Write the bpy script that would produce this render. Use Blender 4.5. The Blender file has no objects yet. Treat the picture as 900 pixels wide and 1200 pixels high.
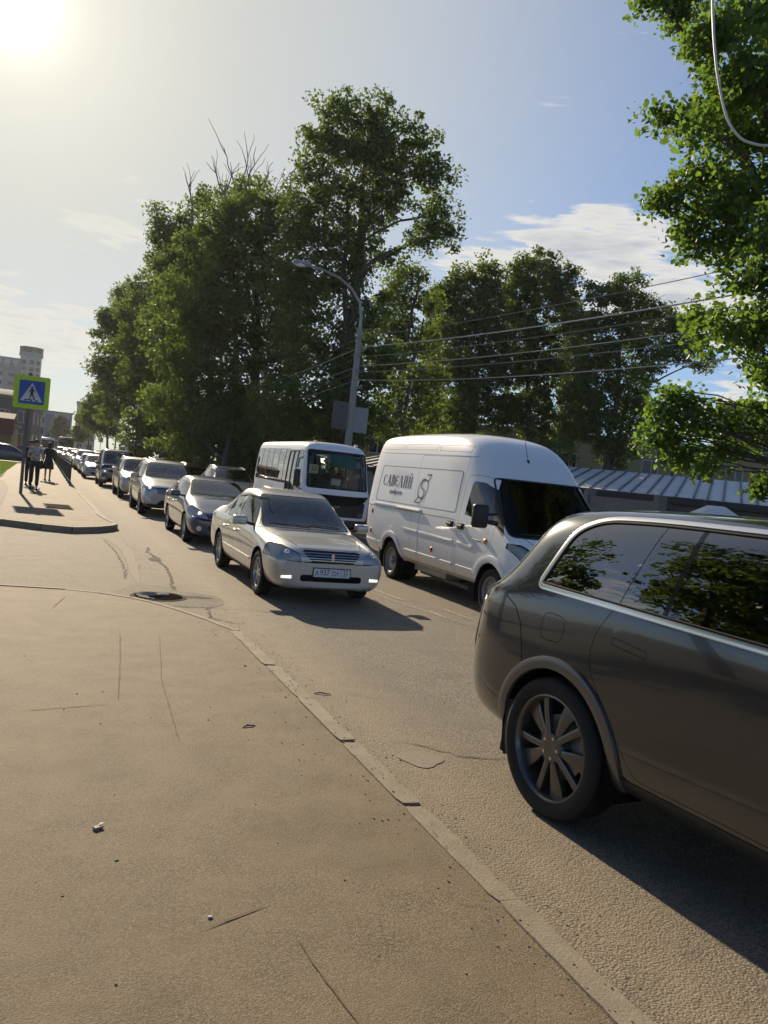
import bpy, bmesh, math, random
import numpy as np
from mathutils import Vector, Matrix
from mathutils.bvhtree import BVHTree
R = math.radians
PI = math.pi
random.seed(7)
rng = np.random.default_rng(7)
scene = bpy.context.scene
col = scene.collection

# ------------------------------------------------------------------ camera
EYE = Vector((0, 0, 1.8))
YAW, PITCH, ROLL = R(23.2048), R(-2.2918), R(6.0)
fw = Vector((math.sin(YAW) * math.cos(PITCH), math.cos(YAW) * math.cos(PITCH), math.sin(PITCH)))
rt = fw.cross(Vector((0, 0, 1))).normalized()
up = rt.cross(fw)
rt, up = rt * math.cos(ROLL) + up * math.sin(ROLL), -rt * math.sin(ROLL) + up * math.cos(ROLL)
cd = bpy.data.cameras.new('camera')
cam = bpy.data.objects.new('camera', cd)
col.objects.link(cam)
M = Matrix((rt, up, -fw)).transposed().to_4x4()
M.translation = EYE
cam.matrix_world = M
cd.sensor_fit = 'VERTICAL'
cd.sensor_height = 32
cd.sensor_width = 24
cd.lens = 936 / 1200 * 32
cd.clip_start = 0.05
cd.clip_end = 5000
scene.camera = cam

# ------------------------------------------------------------------ light
SUN_AZ, SUN_EL = R(-4.2), R(25.5)          # azimuth from +Y towards +X
SUN_DIR = Vector((math.sin(SUN_AZ) * math.cos(SUN_EL), math.cos(SUN_AZ) * math.cos(SUN_EL), math.sin(SUN_EL)))
GLOW_DIR = SUN_DIR
sl = bpy.data.lights.new('sun', 'SUN')
sl.energy = 5.0
sl.angle = R(0.6)
sl.color = (1.0, 0.83, 0.60)
so = bpy.data.objects.new('sun', sl)
so.rotation_euler = (-SUN_DIR).to_track_quat('-Z', 'Y').to_euler()
col.objects.link(so)
scene.view_settings.view_transform = 'Standard'
scene.view_settings.look = 'None'
scene.view_settings.gamma = 1
scene.view_settings.exposure = 0.45

w = bpy.data.worlds.new('World')
scene.world = w
w.use_nodes = True
nt = w.node_tree
N = nt.nodes
L = nt.links
bg = N['Background']
sky = N.new('ShaderNodeTexSky')
sky.sky_type = 'NISHITA'
sky.sun_disc = False
sky.sun_elevation = SUN_EL
sky.sun_rotation = SUN_AZ
sky.altitude = 150
sky.air_density = 1.0
sky.dust_density = 0.7
sky.ozone_density = 2.6


def wmath(op, a, b=None, c=None, clamp=False):
    n = N.new('ShaderNodeMath')
    n.operation = op
    n.use_clamp = clamp
    for i, v in enumerate((a, b, c)):
        if v is None:
            continue
        if isinstance(v, (int, float)):
            n.inputs[i].default_value = v
        else:
            L.new(v, n.inputs[i])
    return n.outputs[0]


def wdot(v, d):
    n = N.new('ShaderNodeVectorMath')
    n.operation = 'DOT_PRODUCT'
    L.new(v, n.inputs[0])
    n.inputs[1].default_value = d
    return n.outputs['Value']


def wmix(f, a, b, mode='MIX'):
    n = N.new('ShaderNodeMix')
    n.data_type = 'RGBA'
    n.blend_type = mode
    n.clamp_factor = True
    for k, v in ((0, f), (6, a), (7, b)):
        if isinstance(v, (int, float)):
            n.inputs[k].default_value = v
        elif isinstance(v, tuple):
            n.inputs[k].default_value = v
        else:
            L.new(v, n.inputs[k])
    return n.outputs[2]


tc = N.new('ShaderNodeTexCoord')
nv = N.new('ShaderNodeVectorMath')
nv.operation = 'NORMALIZE'
L.new(tc.outputs['Generated'], nv.inputs[0])
dv = nv.outputs[0]
sep = N.new('ShaderNodeSeparateXYZ')
L.new(dv, sep.inputs[0])
# cloud layer: projected on a high flat sheet so clouds flatten towards the horizon
zz = wmath('MAXIMUM', sep.outputs[2], 0.03)
zc = wmath('ADD', zz, 0.10)
cx_ = wmath('DIVIDE', sep.outputs[0], zc)
cy_ = wmath('DIVIDE', sep.outputs[1], zc)
cmb = N.new('ShaderNodeCombineXYZ')
L.new(cx_, cmb.inputs[0])
L.new(cy_, cmb.inputs[1])
L.new(wmath('MULTIPLY', sep.outputs[2], 14.0), cmb.inputs[2])
nz = N.new('ShaderNodeTexNoise')
nz.inputs['Scale'].default_value = 5.2
nz.inputs['Detail'].default_value = 9
nz.inputs['Roughness'].default_value = 0.58
nz.inputs['Distortion'].default_value = 0.15
L.new(cmb.outputs[0], nz.inputs['Vector'])


def wdir(az, el):
    return (math.sin(R(az)) * math.cos(R(el)), math.cos(R(az)) * math.cos(R(el)), math.sin(R(el)))


def bump_at(az, el, wid, sharp=1.0, flat=2.2):
    """soft patch of sky round a direction, wider than tall"""
    d = wdir(az, el)
    e = wmath('MULTIPLY', wmath('SUBTRACT', sep.outputs[2], d[2]), flat)
    c2 = wmath('SUBTRACT', 1.0, wdot(dv, d))
    q = wmath('ADD', wmath('MULTIPLY', c2, 2.0), wmath('MULTIPLY', e, e))
    return wmath('MULTIPLY', wmath('SUBTRACT', 1.0, wmath('DIVIDE', q, math.sin(R(wid)) ** 2), clamp=True), sharp)


patches = CLOUD_PATCHES = [(36, 17.0, 8, 1.15), (41, 14.0, 8, 1.1), (29, 15.5, 5, 1.0), (46, 12.5, 7, 1.0), (52, 8, 12, .9),
                           (2, 14.0, 5, .55), (-1, 7.0, 8, .9), (-9, 8.5, 9, .9), (4.5, 17.0, 4, .5), (60, 5, 12, .7), (75, 12, 16, .8), (-40, 15, 20, .8), (150, 20, 30, .8), (-120, 18, 26, .8)]
tot = None
for a, e_, wd, s in patches:
    b = bump_at(a, e_, wd, s)
    tot = b if tot is None else wmath('MAXIMUM', tot, b)
cm = wmath('MULTIPLY_ADD', tot, 0.38, wmath('SUBTRACT', nz.outputs['Fac'], 0.67))
mask = wmath('MULTIPLY', cm, 8.0, clamp=True)
shade = wmath('MULTIPLY', wmath('ADD', cm, -0.08), 3.2, clamp=True)

sund = wmath('MAXIMUM', wdot(dv, GLOW_DIR), 0.0)
g1 = wmath('POWER', sund, 7.0)
g2 = wmath('POWER', sund, 95.0)
g3 = wmath('POWER', sund, 1100.0)
g4 = wmath('POWER', sund, 5000.0)
BG = 0.070
SKY_TINT = (0.76, 1.0, 1.28, 1)
base = wmix(1.0, sky.outputs[0], SKY_TINT, 'MULTIPLY')
hz = wmath('POWER', wmath('SUBTRACT', 1.0, zz, clamp=True), 9.0)
k = 0.74 / BG
g0 = wmath('POWER', sund, 5.5)
base = wmix(wmath('MULTIPLY', hz, 0.55), base, (0.50 * k, 0.56 * k, 0.60 * k, 1))
base = wmix(wmath('MULTIPLY', g0, 0.78), base, (0.47 * k, 0.51 * k, 0.54 * k, 1))
base = wmix(wmath('MULTIPLY', g1, 0.9), base, (0.66 * k, 0.65 * k, 0.58 * k, 1))
ccol = wmix(shade, (0.88 * k, 0.84 * k, 0.76 * k, 1), (0.52 * k, 0.54 * k, 0.58 * k, 1))
ccol = wmix(wmath('MULTIPLY', g1, 0.7), ccol, (0.74 * k, 0.73 * k, 0.66 * k, 1))
base = wmix(wmath('MULTIPLY', mask, 0.88), base, ccol)
base = wmix(g2, base, (0.95 * k, 0.92 * k, 0.80 * k, 1))
base = wmix(wmath('MULTIPLY', g3, 1.0), base, (1.6 * k, 1.5 * k, 1.25 * k, 1))
base = wmix(wmath('MULTIPLY', g4, 1.0), base, (9 * k, 8.5 * k, 7 * k, 1))
L.new(base, bg.inputs[0])
bg.inputs[1].default_value = BG


# ------------------------------------------------------------------ object helpers
def link(name, me, parent=None, mats=None):
    o = bpy.data.objects.new(name, me)
    col.objects.link(o)
    if mats is not None:
        for m in (mats if isinstance(mats, (list, tuple)) else [mats]):
            me.materials.append(m)
    if parent is not None:
        o.parent = parent
    return o


def tag(o, label=None, cat=None, group=None, kind=None):
    for k_, v in (('label', label), ('category', cat), ('group', group), ('kind', kind)):
        if v:
            o[k_] = v
    return o


def empty(name, loc, rz=0, label=None, cat=None, group=None):
    o = bpy.data.objects.new(name, None)
    o.empty_display_size = 0.2
    o.location = loc
    o.rotation_euler = (0, 0, rz)
    col.objects.link(o)
    return tag(o, label, cat, group)


def copy_tree(o, parent=None, matmap=None):
    c = o.copy()
    col.objects.link(c)
    c.parent = parent
    if matmap and o.type == 'MESH':
        for i, s in enumerate(o.material_slots):
            if s.material and s.material.name in matmap:
                c.material_slots[i].link = 'OBJECT'
                c.material_slots[i].material = matmap[s.material.name]
    for ch in o.children:
        copy_tree(ch, c, matmap)
    return c


class MB:
    """collects shapes, then links them as one mesh object"""
    def __init__(s):
        s.v, s.f, s.m, s.cur, s.sm = [], [], [], 0, []
        s.smooth = False

    def add(s, vs, fs, smooth=None):
        b = len(s.v)
        s.v += [tuple(v) for v in vs]
        s.f += [tuple(b + i for i in f) for f in fs]
        s.m += [s.cur] * len(fs)
        s.sm += [s.smooth if smooth is None else smooth] * len(fs)
        return s

    def box(s, x0, x1, y0, y1, z0, z1, rot=None, piv=None):
        vs = [Vector((x, y, z)) for x in (x0, x1) for y in (y0, y1) for z in (z0, z1)]
        if rot is not None:
            p = Vector(piv) if piv is not None else Vector(((x0 + x1) / 2, (y0 + y1) / 2, (z0 + z1) / 2))
            vs = [p + rot @ (v - p) for v in vs]
        return s.add(vs, [(0, 1, 3, 2), (4, 6, 7, 5), (0, 4, 5, 1), (2, 3, 7, 6), (0, 2, 6, 4), (1, 5, 7, 3)])

    def rbox(s, x0, x1, y0, y1, z0, z1, r=.02, seg=2):
        bm = bmesh.new()
        bmesh.ops.create_cube(bm, size=1)
        bmesh.ops.transform(bm, matrix=Matrix.Translation(((x0 + x1) / 2, (y0 + y1) / 2, (z0 + z1) / 2)) @ Matrix.Diagonal((abs(x1 - x0), abs(y1 - y0), abs(z1 - z0), 1)), verts=bm.verts)
        bmesh.ops.bevel(bm, geom=bm.edges[:], offset=r, segments=seg, profile=.5, affect='EDGES', clamp_overlap=True)
        return s.frombm(bm, True)

    def frombm(s, bm, smooth=None):
        bm.verts.index_update()
        s.add([v.co for v in bm.verts], [[v.index for v in f.verts] for f in bm.faces], smooth)
        bm.free()
        return s

    def prism(s, poly, axis, lo, hi):
        n = len(poly)
        def P(a, b, t):
            return {'x': (t, a, b), 'y': (a, t, b), 'z': (a, b, t)}[axis]
        vs = [P(a, b, lo) for a, b in poly] + [P(a, b, hi) for a, b in poly]
        return s.add(vs, [tuple(range(n)), tuple(range(2 * n - 1, n - 1, -1))] + [(i, i + n, (i + 1) % n + n, (i + 1) % n) for i in range(n)])

    def tube(s, pts, r, n=8, caps=True, flat=None):
        pts = [Vector(p) for p in pts]
        if isinstance(r, (int, float)):
            r = [r] * len(pts)
        b = []
        t0 = (pts[1] - pts[0]).normalized()
        a = t0.orthogonal().normalized()
        for i, p in enumerate(pts):
            t = ((pts[min(i + 1, len(pts) - 1)] - pts[max(i - 1, 0)])).normalized()
            a = (a - t * a.dot(t))
            a = a.normalized() if a.length > 1e-6 else t.orthogonal().normalized()
            c = t.cross(a)
            for k_ in range(n):
                an = 2 * PI * k_ / n
                b.append(p + (a * math.cos(an) + c * math.sin(an)) * r[i])
        fs = [(i * n + k_, i * n + (k_ + 1) % n, (i + 1) * n + (k_ + 1) % n, (i + 1) * n + k_) for i in range(len(pts) - 1) for k_ in range(n)]
        if caps:
            fs += [tuple(range(n))[::-1], tuple((len(pts) - 1) * n + k_ for k_ in range(n))]
        return s.add(b, fs, True)

    def lathe(s, prof, axis='z', c=(0, 0, 0), n=32, a0=0, a1=2 * PI):
        """prof: list of (radius, height)"""
        full = abs(a1 - a0 - 2 * PI) < 1e-6
        m = n if full else n + 1
        vs = []
        for i in range(m):
            a = a0 + (a1 - a0) * i / n
            ca, sa = math.cos(a), math.sin(a)
            for r_, h in prof:
                q = {'z': (r_ * ca, r_ * sa, h), 'y': (r_ * ca, h, r_ * sa), 'x': (h, r_ * ca, r_ * sa)}[axis]
                vs.append((q[0] + c[0], q[1] + c[1], q[2] + c[2]))
        k_ = len(prof)
        fs = []
        for i in range(n):
            j = (i + 1) % m
            for t in range(k_ - 1):
                fs.append((i * k_ + t, j * k_ + t, j * k_ + t + 1, i * k_ + t + 1))
        return s.add(vs, fs, True)

    def ball(s, c, r, n=2):
        bm = bmesh.new()
        bmesh.ops.create_icosphere(bm, subdivisions=n, radius=1)
        rr = (r, r, r) if isinstance(r, (int, float)) else r
        bmesh.ops.transform(bm, matrix=Matrix.Translation(c) @ Matrix.Diagonal((*rr, 1)), verts=bm.verts)
        return s.frombm(bm, True)

    def build(s, name, mats, parent=None, fix=True):
        me = bpy.data.meshes.new(name)
        me.from_pydata(s.v, [], s.f)
        me.polygons.foreach_set('material_index', s.m)
        me.polygons.foreach_set('use_smooth', s.sm)
        if fix:
            bm = bmesh.new()
            bm.from_mesh(me)
            bmesh.ops.recalc_face_normals(bm, faces=bm.faces)
            bm.to_mesh(me)
            bm.free()
        me.set_sharp_from_angle(angle=R(38))
        me.update()
        return link(name, me, parent, mats)


# ------------------------------------------------------------------ materials
MT = {}


class NG:
    def __init__(s, name):
        s.m = bpy.data.materials.new(name)
        s.m.use_nodes = True
        s.t = s.m.node_tree
        s.b = s.t.nodes['Principled BSDF']
        s.o = s.t.nodes['Material Output']
        MT[name] = s.m

    def n(s, typ, **kw):
        x = s.t.nodes.new(typ)
        for k_, v in kw.items():
            if k_.startswith('_'):
                setattr(x, k_[1:], v)
            else:
                key = k_.replace('__', ' ')
                if key.isdigit():
                    key = int(key)
                s.set(x.inputs[key], v)
        return x

    def set(s, inp, v):
        if isinstance(v, bpy.types.NodeSocket):
            s.t.links.new(v, inp)
        else:
            if inp.type == 'RGBA' and len(v) == 3:
                v = (*v, 1)
            inp.default_value = v

    def noise(s, scale, detail=4, rough=.5, vec=None, dist=0.0):
        x = s.n('ShaderNodeTexNoise', Scale=scale, Detail=detail, Roughness=rough, Distortion=dist)
        if vec is not None:
            s.set(x.inputs['Vector'], vec)
        return x.outputs['Fac']

    def ramp(s, f, stops):
        x = s.n('ShaderNodeValToRGB')
        e = x.color_ramp.elements
        while len(e) < len(stops):
            e.new(.5)
        for i, (p, c) in enumerate(stops):
            e[i].position = p
            e[i].color = (*c, 1) if len(c) == 3 else c
        s.set(x.inputs[0], f)
        return x.outputs[0]

    def mix(s, f, a, b, mode='MIX'):
        x = s.n('ShaderNodeMix', _data_type='RGBA', _blend_type=mode)
        s.set(x.inputs[0], f)
        s.set(x.inputs[6], a)
        s.set(x.inputs[7], b)
        return x.outputs[2]

    def math(s, op, a, b=0.0, clamp=False):
        x = s.n('ShaderNodeMath', _operation=op, _use_clamp=clamp)
        s.set(x.inputs[0], a)
        s.set(x.inputs[1], b)
        return x.outputs[0]

    def pos(s, kind='obj'):
        if kind == 'world':
            return s.n('ShaderNodeNewGeometry').outputs['Position']
        return s.n('ShaderNodeTexCoord').outputs['Object']

    def P(s, **kw):
        for k_, v in kw.items():
            s.set(s.b.inputs[k_.replace('_', ' ')], v)
        return s

    def bump(s, h, strength=.3, dist=.01):
        x = s.n('ShaderNodeBump', Strength=strength, Distance=dist)
        s.set(x.inputs['Height'], h)
        s.set(s.b.inputs['Normal'], x.outputs[0])
        return s


def simple(name, c, rough=.5, metal=0.0, var=.12, scale=8, coat=0.0, spec=.5, bump=0.0, bscale=60):
    g = NG(name)
    f = g.noise(scale, 5, .6, g.pos())
    a = tuple(x * (1 - var) for x in c)
    b = tuple(min(1, x * (1 + var)) for x in c)
    g.P(Base_Color=g.mix(f, a, b), Roughness=rough, Metallic=metal)
    g.b.inputs['Coat Weight'].default_value = coat
    g.b.inputs['Coat Roughness'].default_value = .04
    g.b.inputs['Specular IOR Level'].default_value = spec
    if bump:
        g.bump(g.noise(bscale, 4, .6, g.pos()), bump, .01)
    return g.m


def paint(name, c, metal=.6, rough=.32, coat=1.0, dirt=.25, dirtc=(.30, .25, .19), ztop=.75):
    """car paint: flakes under a clear coat, road dust low down"""
    g = NG(name)
    p = g.pos()
    fl = g.noise(900, 2, .5, p)
    base = g.mix(fl, tuple(x * .85 for x in c), tuple(min(1, x * 1.12) for x in c))
    sp = g.n('ShaderNodeSeparateXYZ', Vector=p)
    low = g.math('SUBTRACT', 1.0, g.math('DIVIDE', sp.outputs[2], ztop), True)
    n1 = g.noise(5, 6, .65, p)
    d = g.math('MULTIPLY', g.math('MULTIPLY', g.math('ADD', low, .12), g.math('MULTIPLY', n1, 2.2)), dirt, True)
    col_ = g.mix(d, base, dirtc)
    g.P(Base_Color=col_, Metallic=g.math('MULTIPLY', g.math('SUBTRACT', 1.0, d), metal), Roughness=g.math('ADD', g.math('MULTIPLY', d, .4), rough))
    g.b.inputs['Coat Weight'].default_value = coat
    rr = g.math('ADD', .03, g.math('MULTIPLY', d, .9), True)
    g.set(g.b.inputs['Coat Roughness'], rr)
    return g.m


def glassmat(name, tint, gloss=(1, 1, 1), ior=1.5, rough=0.0, extra=0.0):
    g = NG(name)
    tr = g.n('ShaderNodeBsdfTransparent', Color=tint)
    gl = g.n('ShaderNodeBsdfGlossy', Color=gloss, Roughness=rough)
    fr = g.n('ShaderNodeFresnel', IOR=ior)
    f = g.math('ADD', fr.outputs[0], extra, True)
    mx = g.n('ShaderNodeMixShader')
    g.t.links.new(f, mx.inputs[0])
    g.t.links.new(tr.outputs[0], mx.inputs[1])
    g.t.links.new(gl.outputs[0], mx.inputs[2])
    g.t.links.new(mx.outputs[0], g.o.inputs[0])
    return g.m


simple('black_plastic', (.018, .018, .019), .45, spec=.4)
simple('black_rubber', (.022, .021, .02), .75, var=.2, spec=.3)
simple('interior_dark', (.012, .012, .013), .9, spec=.1)
simple('seat_fabric', (.16, .15, .14), .9)
simple('chrome', (.85, .85, .86), .09, 1.0, var=.02)
simple('satin_metal', (.62, .61, .6), .28, 1.0, var=.05)
simple('reflector', (.62, .62, .60), .4, .0, var=.2, scale=25)
simple('alloy', (.42, .42, .43), .3, .9, var=.08, coat=.3)
simple('steel_wheel', (.34, .34, .34), .45, .6, var=.15)
simple('dark_alloy', (.13, .127, .12), .28, .7, var=.2, coat=.3)
glassmat('window_glass', (.62, .68, .66), extra=.07)
glassmat('privacy_glass', (.035, .037, .04), ior=1.55, extra=.14)
glassmat('dark_glass', (.16, .19, .19), ior=1.5, extra=.05)
glassmat('lamp_lens', (.92, .92, .93), ior=1.35)
glassmat('amber_lens', (1.0, .35, .05), ior=1.45)
glassmat('red_lens', (.7, .03, .03), ior=1.45)
simple('plate_white', (.72, .72, .72), .4, var=.03)
simple('ink_black', (.015, .015, .016), .5)
simple('ink_blue', (.03, .05, .11), .45)
simple('lamp_white', (.85, .84, .8), .3, var=.03)
g = NG('lamp_lit')
g.P(Base_Color=(.9, .88, .82), Roughness=.3, Emission_Color=(1, .93, .8))
g.b.inputs['Emission Strength'].default_value = .8
simple('red_plastic', (.45, .03, .02), .3)
simple('orange_plastic', (.75, .22, .04), .3)


def text_mesh(body, size, extrude=.002, spacing=1.0, width=1.0):
    cu = bpy.data.curves.new('txt', 'FONT')
    cu.body = body
    cu.size = size
    cu.extrude = extrude
    cu.align_x = 'CENTER'
    cu.align_y = 'CENTER'
    cu.space_character = spacing
    cu.resolution_u = 3
    o = bpy.data.objects.new('txt', cu)
    col.objects.link(o)
    dg = bpy.context.evaluated_depsgraph_get()
    me = bpy.data.meshes.new_from_object(o.evaluated_get(dg))
    bpy.data.objects.remove(o)
    bpy.data.curves.remove(cu)
    if width != 1.0:
        me.transform(Matrix.Diagonal((width, 1, 1, 1)))
    me.materials.clear()
    return me


def place_text(me, name, mat, parent, origin, right, upv):
    right = Vector(right).normalized()
    upv = Vector(upv).normalized()
    M_ = Matrix((right, upv, right.cross(upv))).transposed().to_4x4()
    M_.translation = Vector(origin)
    me.transform(M_)
    return link(name, me, parent, mat)
# ------------------------------------------------------------------ ground
def asphalt(name, dark, light, dust, bump=.5, agg=150, dustamt=.5, gutter=None):
    g = NG(name)
    p = g.pos('world')
    v1 = g.n('ShaderNodeTexVoronoi', Scale=agg, Vector=p)
    vb = g.n('ShaderNodeTexVoronoi', Scale=agg * 2.3, Vector=p)
    s1 = g.n('ShaderNodeSeparateColor', Color=v1.outputs['Color'])
    s2 = g.n('ShaderNodeSeparateColor', Color=vb.outputs['Color'])
    v2 = g.noise(agg * .5, 3, .7, p)
    v3 = g.noise(agg * 3, 2, .6, p)
    m = g.math('ADD', g.math('ADD', g.math('MULTIPLY', s1.outputs[0], .50), g.math('MULTIPLY', s2.outputs[0], .28)), g.math('MULTIPLY', v2, .30))
    gap = g.ramp(v1.outputs['Distance'], [(.30, (1, 1, 1)), (.62, (.45, .45, .45))])
    c = g.ramp(m, [(.18, dark), (.55, light), (.92, tuple(min(1, x * 1.75) for x in light))])
    c = g.mix(1.0, c, gap, 'MULTIPLY')
    big = g.noise(.55, 7, .62, p, .4)
    mid = g.noise(3.1, 6, .6, p)
    c = g.mix(g.ramp(big, [(.35, (0, 0, 0)), (.68, (.55, .55, .55))]), c, tuple(x * .62 for x in light))
    st1 = g.ramp(g.noise(.9, 8, .68, p, 1.2), [(.50, (0, 0, 0)), (.63, (.55, .55, .55))])
    c = g.mix(st1, c, tuple(x * .45 for x in light))
    dm = g.math('MULTIPLY', g.ramp(mid, [(.30, (0, 0, 0)), (.75, (1, 1, 1))]), dustamt)
    if gutter is not None:
        sp = g.n('ShaderNodeSeparateXYZ', Vector=p)
        gx = g.math('MULTIPLY', g.math('ABSOLUTE', g.math('SUBTRACT', sp.outputs[0], gutter)), 1.5)
        gg = g.math('SUBTRACT', 1.0, gx, True)
        dm = g.math('ADD', dm, g.math('MULTIPLY', gg, g.math('MULTIPLY', g.noise(6, 5, .7, p), 1.1)), True)
    c = g.mix(dm, c, dust)
    # fine cracks
    wv = g.n('ShaderNodeVectorMath', _operation='ADD')
    g.set(wv.inputs[0], p)
    nv_ = g.n('ShaderNodeTexNoise', Scale=1.6, Detail=6, Vector=p)
    g.set(wv.inputs[1], nv_.outputs['Color'])
    vc = g.n('ShaderNodeTexVoronoi', _feature='DISTANCE_TO_EDGE', Scale=.42, Vector=wv.outputs[0])
    crk = g.ramp(vc.outputs['Distance'], [(.0, (1, 1, 1)), (.006, (0, 0, 0))])
    crm = g.math('MULTIPLY', crk, g.ramp(g.noise(.8, 3, .5, p), [(.52, (0, 0, 0)), (.66, (.45, .45, .45))]))
    c = g.mix(crm, c, (.03, .027, .022))
    g.P(Base_Color=c, Roughness=.82)
    g.b.inputs['Specular IOR Level'].default_value = .35
    h = g.math('ADD', g.math('SUBTRACT', g.math('MULTIPLY', v3, .35), g.math('MULTIPLY', v1.outputs['Distance'], .7)), g.math('ADD', g.math('MULTIPLY', s1.outputs[1], .25), g.math('MULTIPLY', big, 1.5)))
    h = g.math('SUBTRACT', h, g.math('MULTIPLY', crm, 1.2))
    g.bump(h, bump, .008)
    return g.m


ROADM = asphalt('road_asphalt', (.036, .032, .026), (.280, .243, .186), (.29, .232, .155), .75, 90, .30, 2.35)
PAVEM = asphalt('pavement_asphalt', (.085, .066, .042), (.228, .178, .112), (.245, .188, .115), .32, 150, .66)
FARM = asphalt('far_pavement_asphalt', (.10, .08, .055), (.22, .175, .12), (.27, .21, .14), .5, 120, .7)


def sheet(name, polys, z, m, thick=None, sub=0):
    b = MB()
    for poly in polys:
        if thick:
            b.prism(poly, 'z', z - thick, z)
        else:
            b.add([(x, y, z) for x, y in poly], [tuple(range(len(poly)))])
    o = b.build(name, m)
    o['kind'] = 'structure'
    return o


g = NG('soil')
p_ = g.pos('world')
g.P(Base_Color=g.mix(g.noise(.7, 8, .7, p_), (.07, .06, .035), (.13, .115, .07)), Roughness=.95)
g.bump(g.noise(12, 6, .7, p_), .6, .03)
g = NG('grass_ground')
p_ = g.pos('world')
g.P(Base_Color=g.mix(g.noise(5, 8, .7, p_), (.05, .08, .015), (.13, .18, .04)), Roughness=.95)
g.bump(g.noise(40, 4, .7, p_), .8, .04)

b = MB()
b.add([(-3000, -600, -.06), (3000, -600, -.06), (3000, 4000, -.06), (-3000, 4000, -.06)], [(0, 1, 2, 3)])
o = b.build('ground', MT['soil'])
o['kind'] = 'structure'
sheet('road', [[(-14, -40), (10.2, -40), (10.2, 260), (-14, 260)]], 0, ROADM)

# near pavement with its rounded corner into the side street
KX = 2.03
corner = [(KX - .02, 8.42), (1.80, 9.0), (1.52, 9.62), (1.30, 10.0), (1.09, 10.25), (.75, 10.52), (.35, 10.68), (-.4, 10.78), (-3, 10.95), (-14, 11.1)]
near = [(KX - .02, -30)] + corner + [(-14, -30)]
sheet('near_pavement', [near], .014, PAVEM)
g = NG('kerb_stone')
p_ = g.pos('world')
c_ = g.mix(g.noise(9, 7, .7, p_), (.21, .172, .120), (.35, .30, .22))
c_ = g.mix(g.ramp(g.noise(3.0, 6, .7, p_), [(.42, (0, 0, 0)), (.72, (.7, .7, .7))]), c_, (.17, .135, .09))
g.P(Base_Color=c_, Roughness=.85)
g.bump(g.noise(70, 5, .7, p_), .5, .01)
b = MB()
y = -6.14
rr = random.Random(3)
while y < 8.4:
    y1 = min(y + .985, 8.42)
    dx = rr.uniform(-.008, .008)
    dz = rr.uniform(-.006, .006)
    nseg = 14
    xs0, xs1 = KX - .068 + dx, KX + .068 + dx
    vs = []
    for i in range(nseg + 1):
        yy = y + (y1 - y) * i / nseg
        e = .012 if i in (0, nseg) else 0
        vs += [(xs0 + rr.uniform(0, .006) + e, yy, -.02), (xs0 + rr.uniform(0, .006) + e, yy, .024 + dz), (xs1 - rr.uniform(0, .016) - e * 1.6, yy, .022 + dz - rr.uniform(0, .003)), (xs1 + .006 - rr.uniform(0, .016) - e, yy, -.02)]
    fs = []
    for i in range(nseg):
        for k_ in range(3):
            fs.append((i * 4 + k_, i * 4 + 4 + k_, i * 4 + 5 + k_, i * 4 + 1 + k_))
    fs += [(0, 1, 2, 3), tuple(nseg * 4 + t for t in (3, 2, 1, 0))]
    b.add(vs, fs)
    y += rr.choice((1.0, 1.0, .998, 1.03))
# kerb round the corner, thin upstand
for i in range(len(corner) - 1):
    (xa, ya), (xb, yb) = corner[i], corner[i + 1]
    n_ = Vector((yb - ya, -(xb - xa), 0)).normalized() * .075
    if n_.y < 0 and n_.x < 0:
        n_ = -n_
    sub = max(1, int(math.hypot(xb - xa, yb - ya) / 1.0))
    for k_ in range(sub):
        p0 = Vector((xa + (xb - xa) * k_ / sub, ya + (yb - ya) * k_ / sub, 0))
        p1 = Vector((xa + (xb - xa) * (k_ + 1) / sub, ya + (yb - ya) * (k_ + 1) / sub, 0))
        z1 = .021 + rr.uniform(-.003, .003)
        vs = [p0, p1, p1 + n_, p0 + n_]
        b.add([(v.x, v.y, -.02) for v in vs] + [(v.x, v.y, z1) for v in vs], [(0, 1, 2, 3), (7, 6, 5, 4), (0, 4, 5, 1), (1, 5, 6, 2), (2, 6, 7, 3), (3, 7, 4, 0)])
o = b.build('kerb', MT['kerb_stone'])
o['kind'] = 'structure'

# raised pavement across the side street
FZ = .12
QF = (1.8 - .12) / (1.8 - .16)
far_edge = [(-14, 17.9), (-.68, 18.25), (.05, 17.75), (.62, 17.55), (1.12, 18.0), (1.42, 18.5), (1.58, 18.95), (1.60, 19.4), (1.48, 20.2), (1.38, 21.6), (1.40, 23.2), (1.34, 26), (1.26, 30), (1.18, 38), (1.12, 60), (.9, 160), (-14, 160)]
far_edge = [(x * QF, y * QF) if 15 < y < 100 and x > -5 else (x, y * QF if y < 50 else y) for x, y in far_edge]
sheet('far_pavement', [far_edge], FZ, FARM, thick=.2)
b = MB()
for i in range(len(far_edge) - 3):
    (xa, ya), (xb, yb) = far_edge[i], far_edge[i + 1]
    t = Vector((xb - xa, yb - ya, 0))
    n_ = Vector((t.y, -t.x, 0)).normalized()
    sub = max(1, int(t.length / 1.0))
    for k_ in range(sub):
        if ya > 70 and k_ % 2:
            pass
        p0 = Vector((xa, ya, 0)) + t * (k_ / sub)
        p1 = Vector((xa, ya, 0)) + t * ((k_ + 1) / sub - .01 / max(t.length, .1))
        z1 = FZ + .012 + rr.uniform(-.006, .006)
        q = [p0 - n_ * .08, p1 - n_ * .08, p1 + n_ * .05, p0 + n_ * .05]
        b.add([(v.x, v.y, -.02) for v in q] + [(v.x, v.y, z1) for v in q], [(0, 1, 2, 3), (7, 6, 5, 4), (0, 4, 5, 1), (1, 5, 6, 2), (2, 6, 7, 3), (3, 7, 4, 0)])
o = b.build('far_kerb', MT['kerb_stone'])
o['kind'] = 'structure'
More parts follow.
